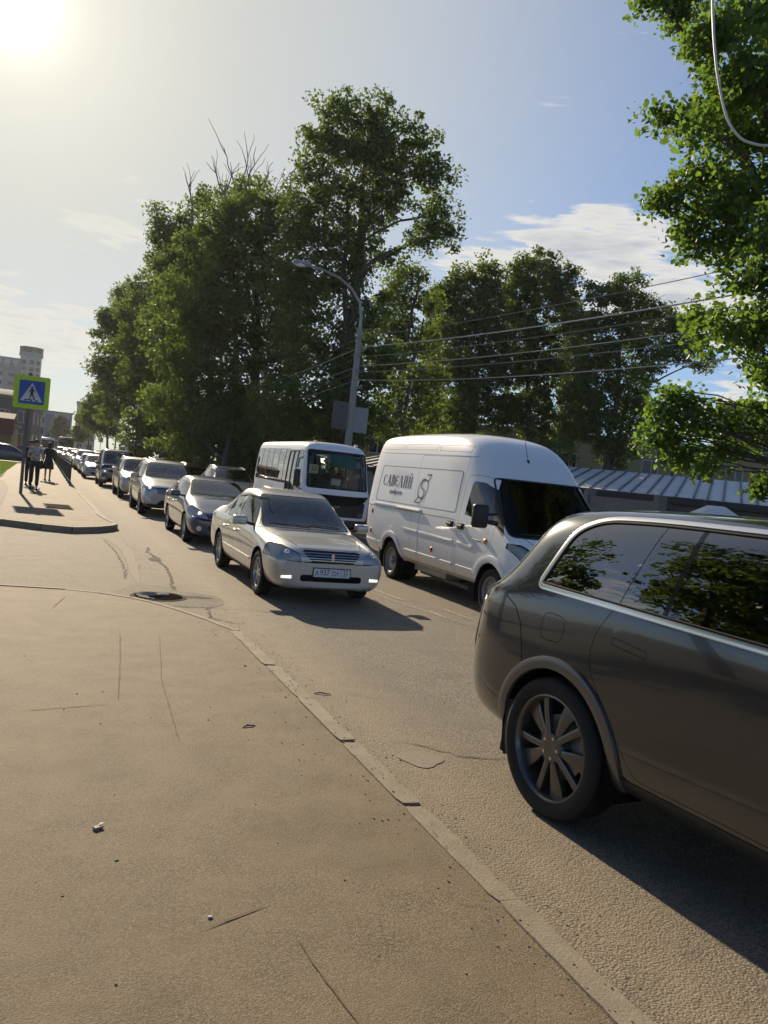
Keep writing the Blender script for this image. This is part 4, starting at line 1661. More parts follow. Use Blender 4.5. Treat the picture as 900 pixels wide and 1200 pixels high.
S.strip(b, wsp, .03, .004, 'x', 1, True, .1)
b.build('windscreen_seal', MT['black_rubber'], van)
b = MB()
wiper(b, S, (-.80, 1.23), (.0, 1.25))
wiper(b, S, (.05, 1.23), (.85, 1.25))
b.build('wipers', MT['black_plastic'], van)
b = MB()
for sg in (-1, 1):
    S.strip(b, [(3.98, sg * .80), (4.40, sg * .64)], .010, .0015, 'z', 1)
b.build('bonnet_gap', MT['interior_dark'], van)
for sg in (-1, 1):
    b = MB()
    b.rbox(3.50, 3.62, sg * 1.12, sg * 1.36, 1.26, 1.60, .045, 3)
    o = b.build('wing_mirror', MT['black_plastic'], van)
    b = MB()
    b.tube([(3.60, sg * .96, 1.34), (3.58, sg * 1.14, 1.36)], .035, 8)
    b.tube([(3.56, sg * .96, 1.48), (3.57, sg * 1.14, 1.46)], .022, 8)
    b.build('mirror_arm', MT['black_plastic'], o)
loc, no = S.ray(2.9, -.1, 'z', 1)
b = MB()
b.tube([loc + Vector((0, 0, -.02)), loc + Vector((-.02, 0, .03))], .022, 8)
b.tube([loc + Vector((-.02, 0, .03)), loc + Vector((-.16, 0, .32))], .0045, 5)
b.build('aerial', MT['black_plastic'], van)
for sg in (-1, 1):
    b = MB()
    b.box(-.56, -.50, sg * .62, sg * .98, .16, .52)
    b.build('mud_flap', MT['black_rubber'], van)
b = MB()
b.box(-1.2, 4.2, -.45, .45, .36, .44)
b.box(.7, 1.9, -.80, -.35, .28, .42)
b.box(.55, 2.3, .3, .42, .18, .24)
b.tube([(.5, -.55, .22), (2.2, -.55, .20)], .035, 8)
b.build('chassis', MT['steel_wheel'], van)
b = MB()
b.rbox(3.3, 3.75, -.95, .95, 1.0, 1.22, .06)
steering(b, 3.2, .45, 1.25, .2)
b.build('dashboard', MT['black_plastic'], van)
for y in (-.5, .5):
    b = MB()
    seat(b, 2.85, y, .95, .5)
    b.build('seat', MT['seat_fabric'], van)
plate(van, 4.50, .50)


# lettering: strokes laid on the side panel (letter height 1, x advance)
def letter_strokes(ch):
    T, t = .20, .05
    D = {
        'С': [('arc', (.36, .5), .30, .46, 40, 320)],
        'А': [('l', (.02, 0), (.34, 1), t * 1.3), ('l', (.34, 1), (.62, 0), T), ('l', (.14, .34), (.50, .34), t), ('l', (-.06, .0), (.12, 0), t), ('l', (.48, .0), (.76, 0), t)],
        'В': [('l', (.10, 0), (.10, 1), T), ('arc', (.22, .75), .22, .24, -90, 90), ('arc', (.24, .27), .26, .26, -90, 90)],
        'Є': [('arc', (.36, .5), .30, .46, 40, 320), ('l', (.10, .5), (.48, .56), t * 1.2)],
        'Л': [('l', (.02, 0), (.34, 1), t * 1.3), ('l', (.34, 1), (.62, 0), T), ('l', (-.06, .0), (.12, 0), t), ('l', (.48, .0), (.76, 0), t)],
        'И': [('l', (.10, 0), (.10, 1), T * .9), ('l', (.52, 0), (.52, 1), T * .9), ('l', (.10, .42), (.52, .62), t), ('l', (0, 0), (.22, 0), t), ('l', (0, 1), (.22, 1), t), ('l', (.42, 0), (.64, 0), t), ('l', (.42, 1), (.64, 1), t)],
        'Й': [('l', (.10, 0), (.10, 1), T * .9), ('l', (.52, 0), (.52, 1), T * .9), ('l', (.10, .42), (.52, .62), t), ('l', (0, 0), (.22, 0), t), ('l', (.42, 0), (.64, 0), t), ('l', (.18, 1.12), (.44, 1.20), .09)],
    }
    return D[ch]


def side_strokes(S, strokes, ox, oz, sx, sz, name, parent, mat, sgn=-1, closed_ok=True):
    b = MB()
    k_ = 0
    for st_ in strokes:
        k_ += 1
        def put(quad):
            vs = []
            for (x, z) in quad:
                loc, no = S.ray(ox + x * sx, oz + z * sz, 'y', sgn)
                vs.append(loc + no * (.0030 + .0002 * k_))
            b.add(vs, [(0, 1, 2, 3)])
        if st_[0] == 'l':
            (x0, z0), (x1, z1), w_ = st_[1], st_[2], st_[3]
            dx, dz = x1 - x0, z1 - z0
            ln = math.hypot(dx, dz) or 1
            nx, nz_ = -dz / ln * w_ / 2, dx / ln * w_ / 2
            put([(x0 + nx, z0 + nz_), (x1 + nx, z1 + nz_), (x1 - nx, z1 - nz_), (x0 - nx, z0 - nz_)])
        else:
            (cx, cz), rx, rz, a0, a1 = st_[1:6]
            thick = st_[6] if len(st_) > 6 else None
            n = 16
            for i in range(n):
                q_ = []
                for a, o_ in ((a0 + (a1 - a0) * i / n, 1), (a0 + (a1 - a0) * (i + 1) / n, 1), (a0 + (a1 - a0) * (i + 1) / n, -1), (a0 + (a1 - a0) * i / n, -1)):
                    th = thick if thick else (.05 + .15 * abs(math.cos(R(a))))
                    q_.append((cx + (rx + o_ * th / 2) * math.cos(R(a)), cz + (rz + o_ * (thick or .05) / 2) * math.sin(R(a))))
                put(q_)
    return b.build(name, mat, parent, fix=False)


xx = -.66
for ch in 'САВЄЛИЙ':
    side_strokes(S, letter_strokes(ch), xx, 1.70, .225, .215, 'letter', van, MT['ink_blue'])
    xx += {'С': .165, 'А': .175, 'В': .135, 'Є': .155, 'Л': .185, 'И': .170, 'Й': .17}[ch] * 1.16
me = text_mesh('saveliy.com', .125, .001, .98, 1.0)
loc, no = S.ray(0.0, 1.605, 'y', -1)
place_text(me, 'web_address', MT['ink_blue'], van, loc + no * .006, (1, 0, 0), (0, no.z * 0 + .14, 1) if False else (0, no.z / max(abs(no.y), .1) * 1.0, 1))
em = []
em += [('l', p, q, .022) for p, q in zip([(1.19, 1.96), (1.35, 1.97), (1.28, 1.86)], [(1.35, 1.97), (1.28, 1.86), (1.05, 1.88)])]
em += [('l', p, q, .022) for p, q in zip([(1.17, 1.88), (1.25, 1.85), (1.29, 1.79), (1.28, 1.7), (1.24, 1.62), (1.18, 1.56), (1.1, 1.55), (1.02, 1.56), (0.96, 1.6), (0.935, 1.68), (0.96, 1.78), (1.03, 1.85), (1.1, 1.885)], [(1.25, 1.85), (1.29, 1.79), (1.28, 1.7), (1.24, 1.62), (1.18, 1.56), (1.1, 1.55), (1.02, 1.56), (0.96, 1.6), (0.935, 1.68), (0.96, 1.78), (1.03, 1.85), (1.1, 1.885), (1.17, 1.88)])]
em += [('l', p, q, .022) for p, q in zip([(1.12, 1.88), (1.05, 1.83), (1.025, 1.78), (1.05, 1.735), (1.13, 1.71), (1.18, 1.68), (1.19, 1.63), (1.16, 1.58)], [(1.05, 1.83), (1.025, 1.78), (1.05, 1.735), (1.13, 1.71), (1.18, 1.68), (1.19, 1.63), (1.16, 1.58), (1.12, 1.555)])]
em += [('l', p, q, .022) for p, q in zip([(1.0, 1.57), (0.89, 1.47), (1.1, 1.47)], [(0.89, 1.47), (1.1, 1.47), (1.2, 1.575)])]
side_strokes(S, em, 0, 0, 1, 1, 'ribbon_emblem', van, MT['ink_blue'])
made = add_wheels(van, (0, 3.62), .89, .345, .225, .20, 'steel', MT['steel_wheel'], 5, 0, 44, disc=False)
for sg in (-1, 1):
    t = tyre_mb(.345, .225, .2, 32).build('inner_wheel', MT['black_rubber'], van)
    t.location = (0, sg * .62, .345)
b = MB()
b.tube([(0, -.7, .345), (0, .7, .345)], .06, 10)
b.build('rear_axle', MT['steel_wheel'], van)
S.bm.free()
face_camera(van, 6.0 + .99, 13.5, 0)

# ---- white route minibus
simple('dark_glass_lamp', (.10, .10, .10), .15)
bus = empty('minibus', (0, 0, 0), 0, 'white route minibus with number 33 in its windscreen, between the saloon and the van', 'minibus', 'cars queuing on the road')
BL_ = 4.05
def bsec(x, k=1.0, z6=2.72, z5=2.56, w5=.93, zb=.34):
    return sec(x, zb, .80 * k, .99 * k, zb + .12, 1.04 * k, .85, 1.04 * k, 1.32, w5 * k, z5, z6, .025, .86)
st = [bsec(-1.32, .90, 2.62, 2.46), bsec(-1.28, .97, 2.68, 2.54), bsec(-1.1), bsec(0), bsec(1.6), bsec(3.0), bsec(3.75, 1, 2.71, 2.55),
      bsec(4.00, .985, 2.66, 2.50), bsec(4.16, .97, 2.50, 2.36), bsec(4.42, .95, 1.42, 1.36, .90), bsec(4.50, .93, 1.15, 1.08, .86), bsec(4.54, .88, .98, .92, .78, .38)]
S = Shell(cage_mesh(st, 3, {5: .2}))
arch_cut(S, 0, .36, .43)
arch_cut(S, 3.25, .36, .43)
for sg in (-1, 1):
    S.cut(rounded([(-1.10, 1.44), (2.62, 1.40), (2.62, 2.44), (-1.08, 2.44)], [.05, .01, .01, .1]), 'y', 'band', S.side(sg))
    S.cut(rounded([(3.62, 1.36), (4.13, 1.36), (4.0, 2.40), (3.62, 2.44)], [.0, .1, .08, .0]), 'y', 'cabglass', S.side(sg))
S.cut([(2.66, .45), (3.58, .45), (3.58, 2.40), (2.66, 2.40)], 'y', 'buddoor', S.side(-1))
S.cut([(2.66, 1.40), (3.58, 1.36), (3.58, 2.40), (2.66, 2.40)], 'y', 'band', S.side(1))
wsp = rounded([(-.90, 1.40), (.90, 1.40), (.86, 2.44), (-.86, 2.44)], .07)
S.cut(wsp, 'x', 'wsc', S.front(3.9, .3))
S.cut(rounded([(-.80, .62), (.80, .62), (.84, 1.06), (-.84, 1.06)], .05), 'x', 'nose', S.front(4.2, .3))
S.cut([(-1.2, .2), (1.2, .2), (1.2, .55), (-1.2, .55)], 'x', 'bump', S.front(4.1, 0))
S.cut(rounded([(-.8, 1.45), (.8, 1.45), (.75, 2.35), (-.75, 2.35)], .07), 'x', 'rearwin', S.rear(-1.1, -.3))
S.part('body', 'body', pm_white, bus)
S.part([n for n in S.names if n not in ('band', 'cabglass', 'wsc', 'arch', 'rearwin', 'buddoor')], 'inner_panels', MT['interior_dark'], bus, -.02)
bg_ = glassmat('bus_glass', (.50, .56, .52), extra=.14)
wg_ = glassmat('bus_screen', (.66, .72, .68), extra=.0)
S.partlr('band', 'window_band', bg_, bus)
S.partlr('cabglass', 'side_glass', bg_, bus)
S.part('wsc', 'windscreen', wg_, bus)
S.part('rearwin', 'rear_window', bg_, bus)
S.part('nose', 'grille', MT['black_plastic'], bus)
S.part('bump', 'bumper', MT['dark_trim'], bus, .003)
d_ = S.part('buddoor', 'folding_door', bg_, bus)
b = MB()
for x in (2.69, 3.12, 3.55):
    S.strip(b, [(x, .5), (x, 2.38)], .07, .02, 'y', -1)
S.strip(b, [(2.66, .95), (3.58, .95)], .06, .018, 'y', -1)
S.strip(b, [(2.66, 2.38), (3.58, 2.38)], .06, .018, 'y', -1)
S.strip(b, [(2.66, .5), (3.58, .5)], .08, .018, 'y', -1)
b.build('door_frame', MT['black_plastic'], d_)
simple('curtain_green', (.20, .32, .26), .8)
simple('curtain_teal', (.02, .22, .17), .8)
for sg in (-1, 1):
    b = MB()
    for x in (-.45, .22, .90, 1.58, 2.25):
        S.strip(b, [(x, 1.42), (x, 2.43)], .045, .003, 'y', sg)
    b.build('window_posts', MT['black_plastic'], bus)
    for x in (.30, 1.66):
        b = MB()
        S.strip(b, rounded([(x, 1.98), (x + .5, 1.98), (x + .5, 2.36), (x, 2.36)], .03), .03, .008, 'y', sg, True)
        S.strip(b, [(x + .25, 1.98), (x + .25, 2.36)], .02, .008, 'y', sg)
        b.build('sliding_vent', MT['satin_metal'], bus)
    for x0, x1 in ((-1.05, -.62), (.32, .78)):
        b = MB()
        y_ = sg * .93
        n = 9
        vs = []
        for i in range(n):
            xx_ = x0 + (x1 - x0) * i / (n - 1)
            yy_ = sg * (.90 + (.012 if i % 2 else -.012))
            vs += [(xx_, yy_, 1.42), (xx_, yy_ - sg * .06, 2.36 if x0 < 0 else 1.95)]
        b.add(vs, [(2 * i, 2 * i + 2, 2 * i + 3, 2 * i + 1) for i in range(n - 1)])
        b.build('curtain', MT['curtain_green'], bus)
b = MB()
loc0, no = S.ray(.95, 1.1, 'y', -1)
for (xa, za), (xb_, zb_) in (((.95, 1.34), (1.10, 1.02)), ((1.30, 1.36), (1.10, 1.02))):
    S.strip(b, [(xa, za), (xb_, zb_)], .06, .002, 'y', -1)
b.build('orange_mark', MT['orange_plastic'], bus)
b = MB()
S.strip(b, wsp, .045, .005, 'x', 1, True, .1)
b.build('windscreen_seal', MT['black_rubber'], bus)
b = MB()
wiper(b, S, (-.75, 1.44), (-.05, 1.47))
wiper(b, S, (.05, 1.44), (.75, 1.47))
b.build('wipers', MT['black_plastic'], bus)
# number board, papers and sun blind behind the screen
simple('card_cream', (.85, .80, .58), .7)
b = MB()
lx = S.ray(-.70, 1.92, 'x', 1)[0].x - .05
b.box(lx, lx + .012, -.83, -.56, 1.78, 2.03)
nb = b.build('route_board', MT['card_cream'], bus)
place_text(text_mesh('33', .20, .001, 1.05, .95), 'route_digits', MT['ink_black'], nb, (lx + .016, -.695, 1.905), (0, 1, 0), (0, 0, 1))
b = MB()
b.box(4.18, 4.19, -.12, .16, 1.50, 1.68)
b.build('paper_sheet', MT['plate_white'], bus)
b = MB()
bx = 3.98
vs = []
for i in range(19):
    y_ = -.14 + .80 * i / 18
    vs += [(bx - .0 + (.012 if i % 2 else -.012), y_, 2.38), (bx + .06 + (.012 if i % 2 else -.012), y_, 2.02)]
b.add(vs, [(2 * i, 2 * i + 2, 2 * i + 3, 2 * i + 1) for i in range(18)])
b.build('sun_curtain', MT['curtain_teal'], bus)
front_badge(bus, S, .94, .075, .1, 0, 'oval')
b = MB()
b.box(-1.15, 4.1, -.9, .9, .50, .56)
b.build('cabin_floor', MT['interior_dark'], bus)
b = MB()
b.rbox(3.75, 4.22, -.92, .92, 1.10, 1.38, .06)
steering(b, 3.72, .45, 1.42, .22)
b.build('dashboard', MT['black_plastic'], bus)
for x, ys in ((3.1, (.45,)), (1.9, (-.55, .55)), (1.1, (-.55, .55)), (.3, (-.55, .55)), (-.5, (-.55, .55))):
    for y in ys:
        b = MB()
        seat(b, x, y, 1.0, .5)
        b.build('seat', MT['seat_fabric'], bus)
for sg in (-1, 1):
    for x in (0, 3.25):
        b = MB()
        wheel_well(b, x, .36, .43, 1.0, sg, .42)
        b.build('wheel_arch_liner', MT['interior_dark'], bus)
    for z in (.70,):
        loc, no = S.ray(sg * .72, z, 'x', 1)
        b = MB()
        b.lathe([(.001, .02), (.07, .012), (.08, -.02)], 'x', (loc.x, sg * .72, z), 20)
        b.build('headlight', MT['dark_glass_lamp'], bus)
b = MB()
b.rbox(4.28, 4.40, -1.28, -1.10, 1.38, 1.86, .04)
o = b.build('wing_mirror', MT['black_plastic'], bus)
b = MB()
b.tube([(4.10, -.98, 2.2), (4.3, -1.15, 2.15), (4.34, -1.19, 1.9)], .018, 6)
b.tube([(4.2, -.98, 1.3), (4.34, -1.19, 1.36)], .018, 6)
b.build('mirror_arm', MT['black_plastic'], o)
b = MB()
b.rbox(4.28, 4.40, 1.10, 1.28, 1.38, 1.80, .04)
o = b.build('wing_mirror', MT['black_plastic'], bus)
b = MB()
b.tube([(4.10, .98, 2.2), (4.3, 1.15, 2.15), (4.34, 1.19, 1.8)], .018, 6)
b.build('mirror_arm', MT['black_plastic'], o)
for y in (-.62, .62):
    b = MB()
    b.rbox(3.86, 3.96, y - .05, y + .05, 2.66, 2.72, .02)
    b.build('roof_marker', MT['lamp_white'], bus)
plate(bus, 4.53, .48)
add_wheels(bus, (0, 3.25), .89, .36, .225, .20, 'steel', MT['steel_wheel'], 5, 0, 32, disc=False)
S.bm.free()
face_camera(bus, 7.62, 25.7, 0)


# ---- the rest of the queue
QUEUE = 'cars queuing on the road'
fordp = dict(type='hatch', w=.85, wr=.60, H=1.44, zs=.19, belt=.93, ro=.84, fo=.86, wb=2.62, cowl=.99, xC=2.24, nose=.74, lv=2,
             xRF=1.55, xRR=.10, xD=-.62, zD=1.02, tail=1.0, wrad=.31, rimr=.20, tw=.195, spokes=6, style='alloy', rimmat='alloy',
             lamp=[(.46, .58), (.80, .62), (.88, .70), (.84, .80), (.72, .83), (.50, .68)], lampdeep=.65, lampbulb=(.62, .68), bulbmat='lamp_lit',
             grille=rounded([(-.36, .63), (.36, .63), (.30, .70), (-.30, .70)], .03),
             intake=rounded([(-.40, .30), (.40, .30), (.46, .42), (-.46, .42)], .04),
             fog=circle_poly(.64, .37, .055, 12), pz=.50, seatz=.50, rq=.62, rdrop=.07)
pm_blue = paint('paint_blue', (.020, .038, .105), .40, .30, 1.0, .06, (.30, .27, .22))
c_, S = mid_car('hatchback', fordp, pm_blue, 'dark blue hatchback with rounded headlamps, directly behind the champagne saloon', 'car', QUEUE, 2)
front_badge(c_, S, .735, .075, .04, 0, 'oval')
loc, no = S.ray(1.0, .0, 'z', 1)
b = MB()
b.tube([loc, loc + Vector((-.12, 0, .22))], .005, 5)
b.build('aerial', MT['black_plastic'], c_)
S.bm.free()
face_camera(c_, 2.90 + .83, 20.45, 0)

gee = dict(type='suv', w=.92, wr=.66, H=1.68, zs=.24, belt=1.06, ro=.86, fo=.84, wb=2.62, cowl=1.12, xC=2.20, nose=.94, lv=2,
           xRF=1.50, xRR=-.18, xD=-.70, zD=1.16, tail=1.10, wrad=.355, rimr=.24, tw=.225, spokes=5, style='double', rimmat='alloy', rails='satin_metal',
           lamp=[(.50, .76), (.92, .82), (.93, .92), (.80, .90), (.50, .84)], lampdeep=.55, lampbulb=(.70, .84), bulbmat='lamp_lit',
           grille=[(-.44, .68), (.44, .68), (.54, .84), (.46, .86), (-.46, .86), (-.54, .84)],
           intake=[(-.50, .36), (.50, .36), (.36, .50), (-.36, .50)], fog=[(.62, .42), (.82, .46), (.84, .60), (.70, .56)], cladding=True, pz=.55, seatz=.66, rq=.50)
pm_silver = paint('paint_silver', (.42, .42, .41), .75, .30, 1.0, .28, (.36, .31, .24))
c_, S = mid_car('crossover', gee, pm_silver, 'silver crossover with sharp bright headlamps and black lower bumper, behind the blue hatchback', 'car', QUEUE, 2)
front_bars(c_, S, [(.71, .44), (.75, .46), (.79, .49), (.83, .51)])
front_badge(c_, S, .77, .06, .07)
S.bm.free()
face_camera(c_, 2.72 + .90, 27.9, 0)

bei = dict(type='suv', w=.90, wr=.66, H=1.66, zs=.26, belt=1.03, ro=.95, fo=.88, wb=2.62, cowl=1.08, xC=2.22, nose=.92, lv=2,
           xRF=1.56, xRR=-.40, xD=-.82, zD=1.14, tail=1.10, wrad=.345, rimr=.22, tw=.215, spokes=5, rails='satin_metal',
           lamp=[(.50, .70), (.90, .72), (.90, .86), (.60, .86)], lampdeep=.5, lampbulb=(.68, .78),
           grille=[(-.42, .70), (.42, .70), (.46, .86), (-.46, .86)], intake=[(-.50, .38), (.50, .38), (.46, .52), (-.46, .52)], pz=.58, seatz=.62, rq=.5)
pm_beige = paint('paint_beige', (.46, .43, .37), .6, .34, .9, .3, (.36, .31, .24))
c_, S = mid_car('estate_car', bei, pm_beige, 'pale beige four-by-four with roof rails, between the silver crossover and the dark minivan', 'car', QUEUE, 1)
S.bm.free()
face_camera(c_, 2.78 + .85, 35.9, 0)

miv = dict(type='van', w=.92, wr=.74, H=1.92, zs=.24, belt=1.08, ro=.75, fo=.72, wb=2.90, cowl=1.14, xC=2.98, nose=.94, lv=2,
           xRF=2.25, xRR=-.52, xD=-.68, zD=1.2, tail=1.14, wrad=.33, rimr=.20, tw=.2, spokes=6,
           lamp=[(.52, .70), (.92, .72), (.92, .86), (.70, .90), (.56, .84)], lampdeep=.5, lampbulb=(.70, .79), bulbmat='lamp_lit',
           grille=[(-.40, .74), (.40, .74), (.46, .84), (-.46, .84)], intake=[(-.60, .32), (.60, .32), (.52, .48), (-.52, .48)], fog=[(.66, .40), (.82, .40), (.82, .50), (.66, .50)], pz=.52, seatz=.72, rq=.25, bshift=.5, rdrop=0)
pm_black = paint('paint_black', (.016, .017, .019), .3, .25, 1.0, .25, (.30, .26, .20))
c_, S = mid_car('minivan', miv, pm_black, 'black minivan with bright headlamps, taller than the cars queuing behind it', 'minivan', QUEUE, 1)
S.bm.free()
face_camera(c_, 2.58 + .86, 45.2, 0)

# smaller ones farther back: prototypes, then copies with their own paint
hat = dict(fordp, H=1.50, wb=2.50, nose=.80, ro=.70, fo=.80, xC=2.05, xRF=1.35, xRR=-.1, xD=-.5, rq=.42)
hat.pop('fog')
hat['bulbmat'] = 'lamp_white'
small, S = mid_car('small_car', hat, paint('paint_pale_blue', (.30, .38, .44), .5, .34, .9, .2), 'pale blue small hatchback just behind the black minivan', 'car', QUEUE, 1)
S.bm.free()
face_camera(small, 2.22 + .78, 54.2, 0)
sd2 = dict(sed, lv=2)
for k_ in ('fog', 'plate', 'quarter', 'foglit'):
    sd2.pop(k_)
pm_w2 = paint('paint_white_far', (.70, .70, .69), .0, .35, .9, .2)
far_sedan, S = mid_car('white_sedan', sd2, pm_w2, 'white saloon queuing behind the pale blue hatchback', 'car', QUEUE, 1)
far_sedan.name = 'sedan'
S.bm.free()
face_camera(far_sedan, 2.24 + .80, 63.0, 0)
far_suv, S = mid_car('far_crossover', dict(gee, lv=2, bulbmat='lamp_white'), pm_w2, 'white crossover in the far queue, third behind the black minivan', 'car', QUEUE, 1)
far_suv.name = 'crossover'
S.bm.free()
face_camera(far_suv, 3.1, 72.0, 0)
pm_g2 = paint('paint_grey_far', (.16, .165, .17), .5, .33, .9, .2)
pm_d2 = paint('paint_dark_far', (.03, .032, .05), .4, .3, .9, .2)
pm_s2 = paint('paint_silver_far', (.48, .48, .47), .6, .33, .9, .2)


def far_copy(src, x, y, m, label, yaw=0):
    mm = {}
    for ch in src.children:
        if ch.name.startswith('body'):
            mm = {ch.material_slots[0].material.name: m}
    o = copy_tree(src, None, mm)
    o.name = src.name.split('.')[0]
    o['label'] = label
    face_camera(o, x, y, yaw)
    return o


ORD = {0: (3.0, 80, far_sedan, pm_s2, 'silver saloon in the far queue, fourth behind the black minivan'),
       1: (2.95, 88.5, small, pm_w2, 'white hatchback in the far queue, fifth behind the black minivan'),
       2: (2.9, 97, far_suv, pm_g2, 'grey crossover in the far queue, sixth behind the black minivan'),
       3: (2.8, 106, far_sedan, pm_w2, 'white saloon in the far queue, seventh behind the black minivan'),
       4: (2.6, 115, small, pm_s2, 'silver hatchback in the far queue, eighth behind the black minivan'),
       5: (2.4, 124, far_sedan, pm_w2, 'white saloon in the far queue, ninth behind the black minivan'),
       6: (2.2, 133, far_suv, pm_s2, 'silver crossover at the end of the queue in front of the dark coach'),
       7: (7.4, 44.8, far_sedan, pm_d2, 'dark saloon in the second lane under the trees, level with the black minivan'),
       8: (6.9, 33.6, far_suv, pm_s2, 'silver crossover half hidden between the blue hatchback and the route minibus'),
       9: (6.4, 97, far_sedan, pm_w2, 'white saloon in the second lane far behind the green-topped bus'),
       10: (6.2, 112, small, pm_s2, 'silver hatchback in the second lane, farthest but one'),
       11: (6.0, 128, far_suv, pm_w2, 'white crossover in the second lane, farthest of that lane'),
       12: (7.2, 58, far_suv, pm_w2, 'white crossover in the second lane, roof just seen behind the beige four-by-four')}
for k_, (x, y, src, m, lb) in ORD.items():
    far_copy(src, x, y, m, lb)
o = far_copy(small, -4.6, 72, pm_d2, 'dark car parked across the lawn left of the crossing sign', 0)
o.rotation_euler = (0, 0, R(4))
o['group'] = ''
del o['group']
o.location = (-3.9, 71, .02)
o = far_copy(far_sedan, -1.2, 138, pm_w2, 'white car beyond the walking woman, left of the dark coach', 0)
o.location.z = FZ
o2 = far_copy(far_suv, .7, 118, pm_w2, 'white crossover beyond the woman, nearer than the dark coach', 0)
o2.location.z = .0
o2.location.x = 1.25 + .9


def far_bus(name, label, x, y, H_, W_, Ln, colr, roofc, dark_front=True):
    r_ = empty(name, (0, 0, 0), 0, label, 'bus', QUEUE)
    b = MB()
    bm = bmesh.new()
    bmesh.ops.create_cube(bm, size=1)
    bmesh.ops.transform(bm, matrix=Matrix.Translation((Ln / 2, 0, .35 + (H_ - .35) / 2)) @ Matrix.Diagonal((Ln, W_, H_ - .35, 1)), verts=bm.verts)
    bmesh.ops.bevel(bm, geom=bm.edges[:], offset=.14, segments=3, affect='EDGES')
    b.frombm(bm, True)
    b.build('body', colr, r_)
    b = MB()
    b.rbox(.1, Ln - .1, -W_ / 2 + .08, W_ / 2 - .08, H_ - .02, H_ + .14, .06)
    b.build('roof_pod', roofc, r_)
    b = MB()
    b.rbox(Ln - .05, Ln + .015, -W_ / 2 + .12, W_ / 2 - .12, 1.25, H_ - .25, .02)
    b.build('windscreen', MT['black_gloss'], r_)
    for sg in (-1, 1):
        for i in range(int(Ln / 1.3) - 1):
            b = MB()
            x0 = .4 + i * 1.3
            b.box(x0, x0 + 1.2, sg * (W_ / 2 - .01), sg * (W_ / 2 + .012), 1.35, H_ - .35)
            b.build('window', MT['black_gloss'], r_)
        b = MB()
        b.rbox(Ln - .02, Ln + .03, sg * (W_ / 2 - .45), sg * (W_ / 2 - .2), .62, .78, .01)
        b.build('headlight', MT['lamp_white'], r_)
        for xx_ in (1.6, Ln - 1.7):
            t = tyre_mb(.45, .28, .28, 20).build('wheel', MT['black_rubber'], r_)
            t.location = (xx_, sg * (W_ / 2 - .12), .45)
            rm = rim_mb(.28, .28, 5, 'steel', sg, 16).build('rim', [MT['steel_wheel'], MT['black_plastic']], t)
    b = MB()
    b.box(Ln - .02, Ln + .02, -W_ / 2 + .2, W_ / 2 - .2, .40, .58)
    b.build('bumper', MT['black_plastic'], r_)
    face_camera(r_, x, y, 0)
    return r_


simple('bus_green', (.09, .14, .11), .5)
simple('bus_grey', (.10, .10, .10), .5)
far_bus('bus', 'bus with a dark green roof behind the queue, under the trees in the second lane', 7.7, 84, 2.75, 2.2, 9, pm_w2, MT['bus_green'])
far_bus('coach', 'tall dark coach closing the far end of the queue', 3.1, 160, 3.25, 2.55, 10, MT['bus_grey'], MT['bus_grey'])
far_bus('bus', 'tall white bus far down the road left of the dark coach', .2, 168, 2.9, 2.4, 9, pm_w2, pm_w2)
# ------------------------------------------------------------------ buildings
def wallmat(name, c, var=.12, scale=.6, brick=False):
    g = NG(name)
    p = g.pos()
    f = g.noise(scale, 7, .65, p)
    c1 = g.mix(f, tuple(x * (1 - var) for x in c), tuple(x * (1 + var) for x in c))
    sp = g.n('ShaderNodeMapping', Vector=p)
    sp.inputs['Scale'].default_value = (3.0, 3.0, .25)
    st_ = g.ramp(g.noise(1.2, 6, .7, sp.outputs[0]), [(.5, (0, 0, 0)), (.8, (.5, .5, .5))])
    c1 = g.mix(st_, c1, tuple(x * .55 for x in c))
    g.P(Base_Color=c1, Roughness=.88)
    g.bump(g.noise(18, 5, .7, p), .25, .02)
    return g.m


wallmat('wall_grey', (.30, .30, .30))
wallmat('wall_pale', (.46, .44, .40))
wallmat('wall_brown', (.15, .125, .11))
wallmat('wall_ochre', (.30, .25, .13))
wallmat('wall_concrete', (.20, .19, .175))
wallmat('wall_blue', (.12, .16, .23))
wallmat('wall_bluelight', (.30, .34, .38))
simple('pane_glass', (.02, .025, .03), .08, var=.3, scale=.4)
simple('frame_white', (.45, .45, .44), .5)
simple('curtain_white', (.50, .50, .48), .9)


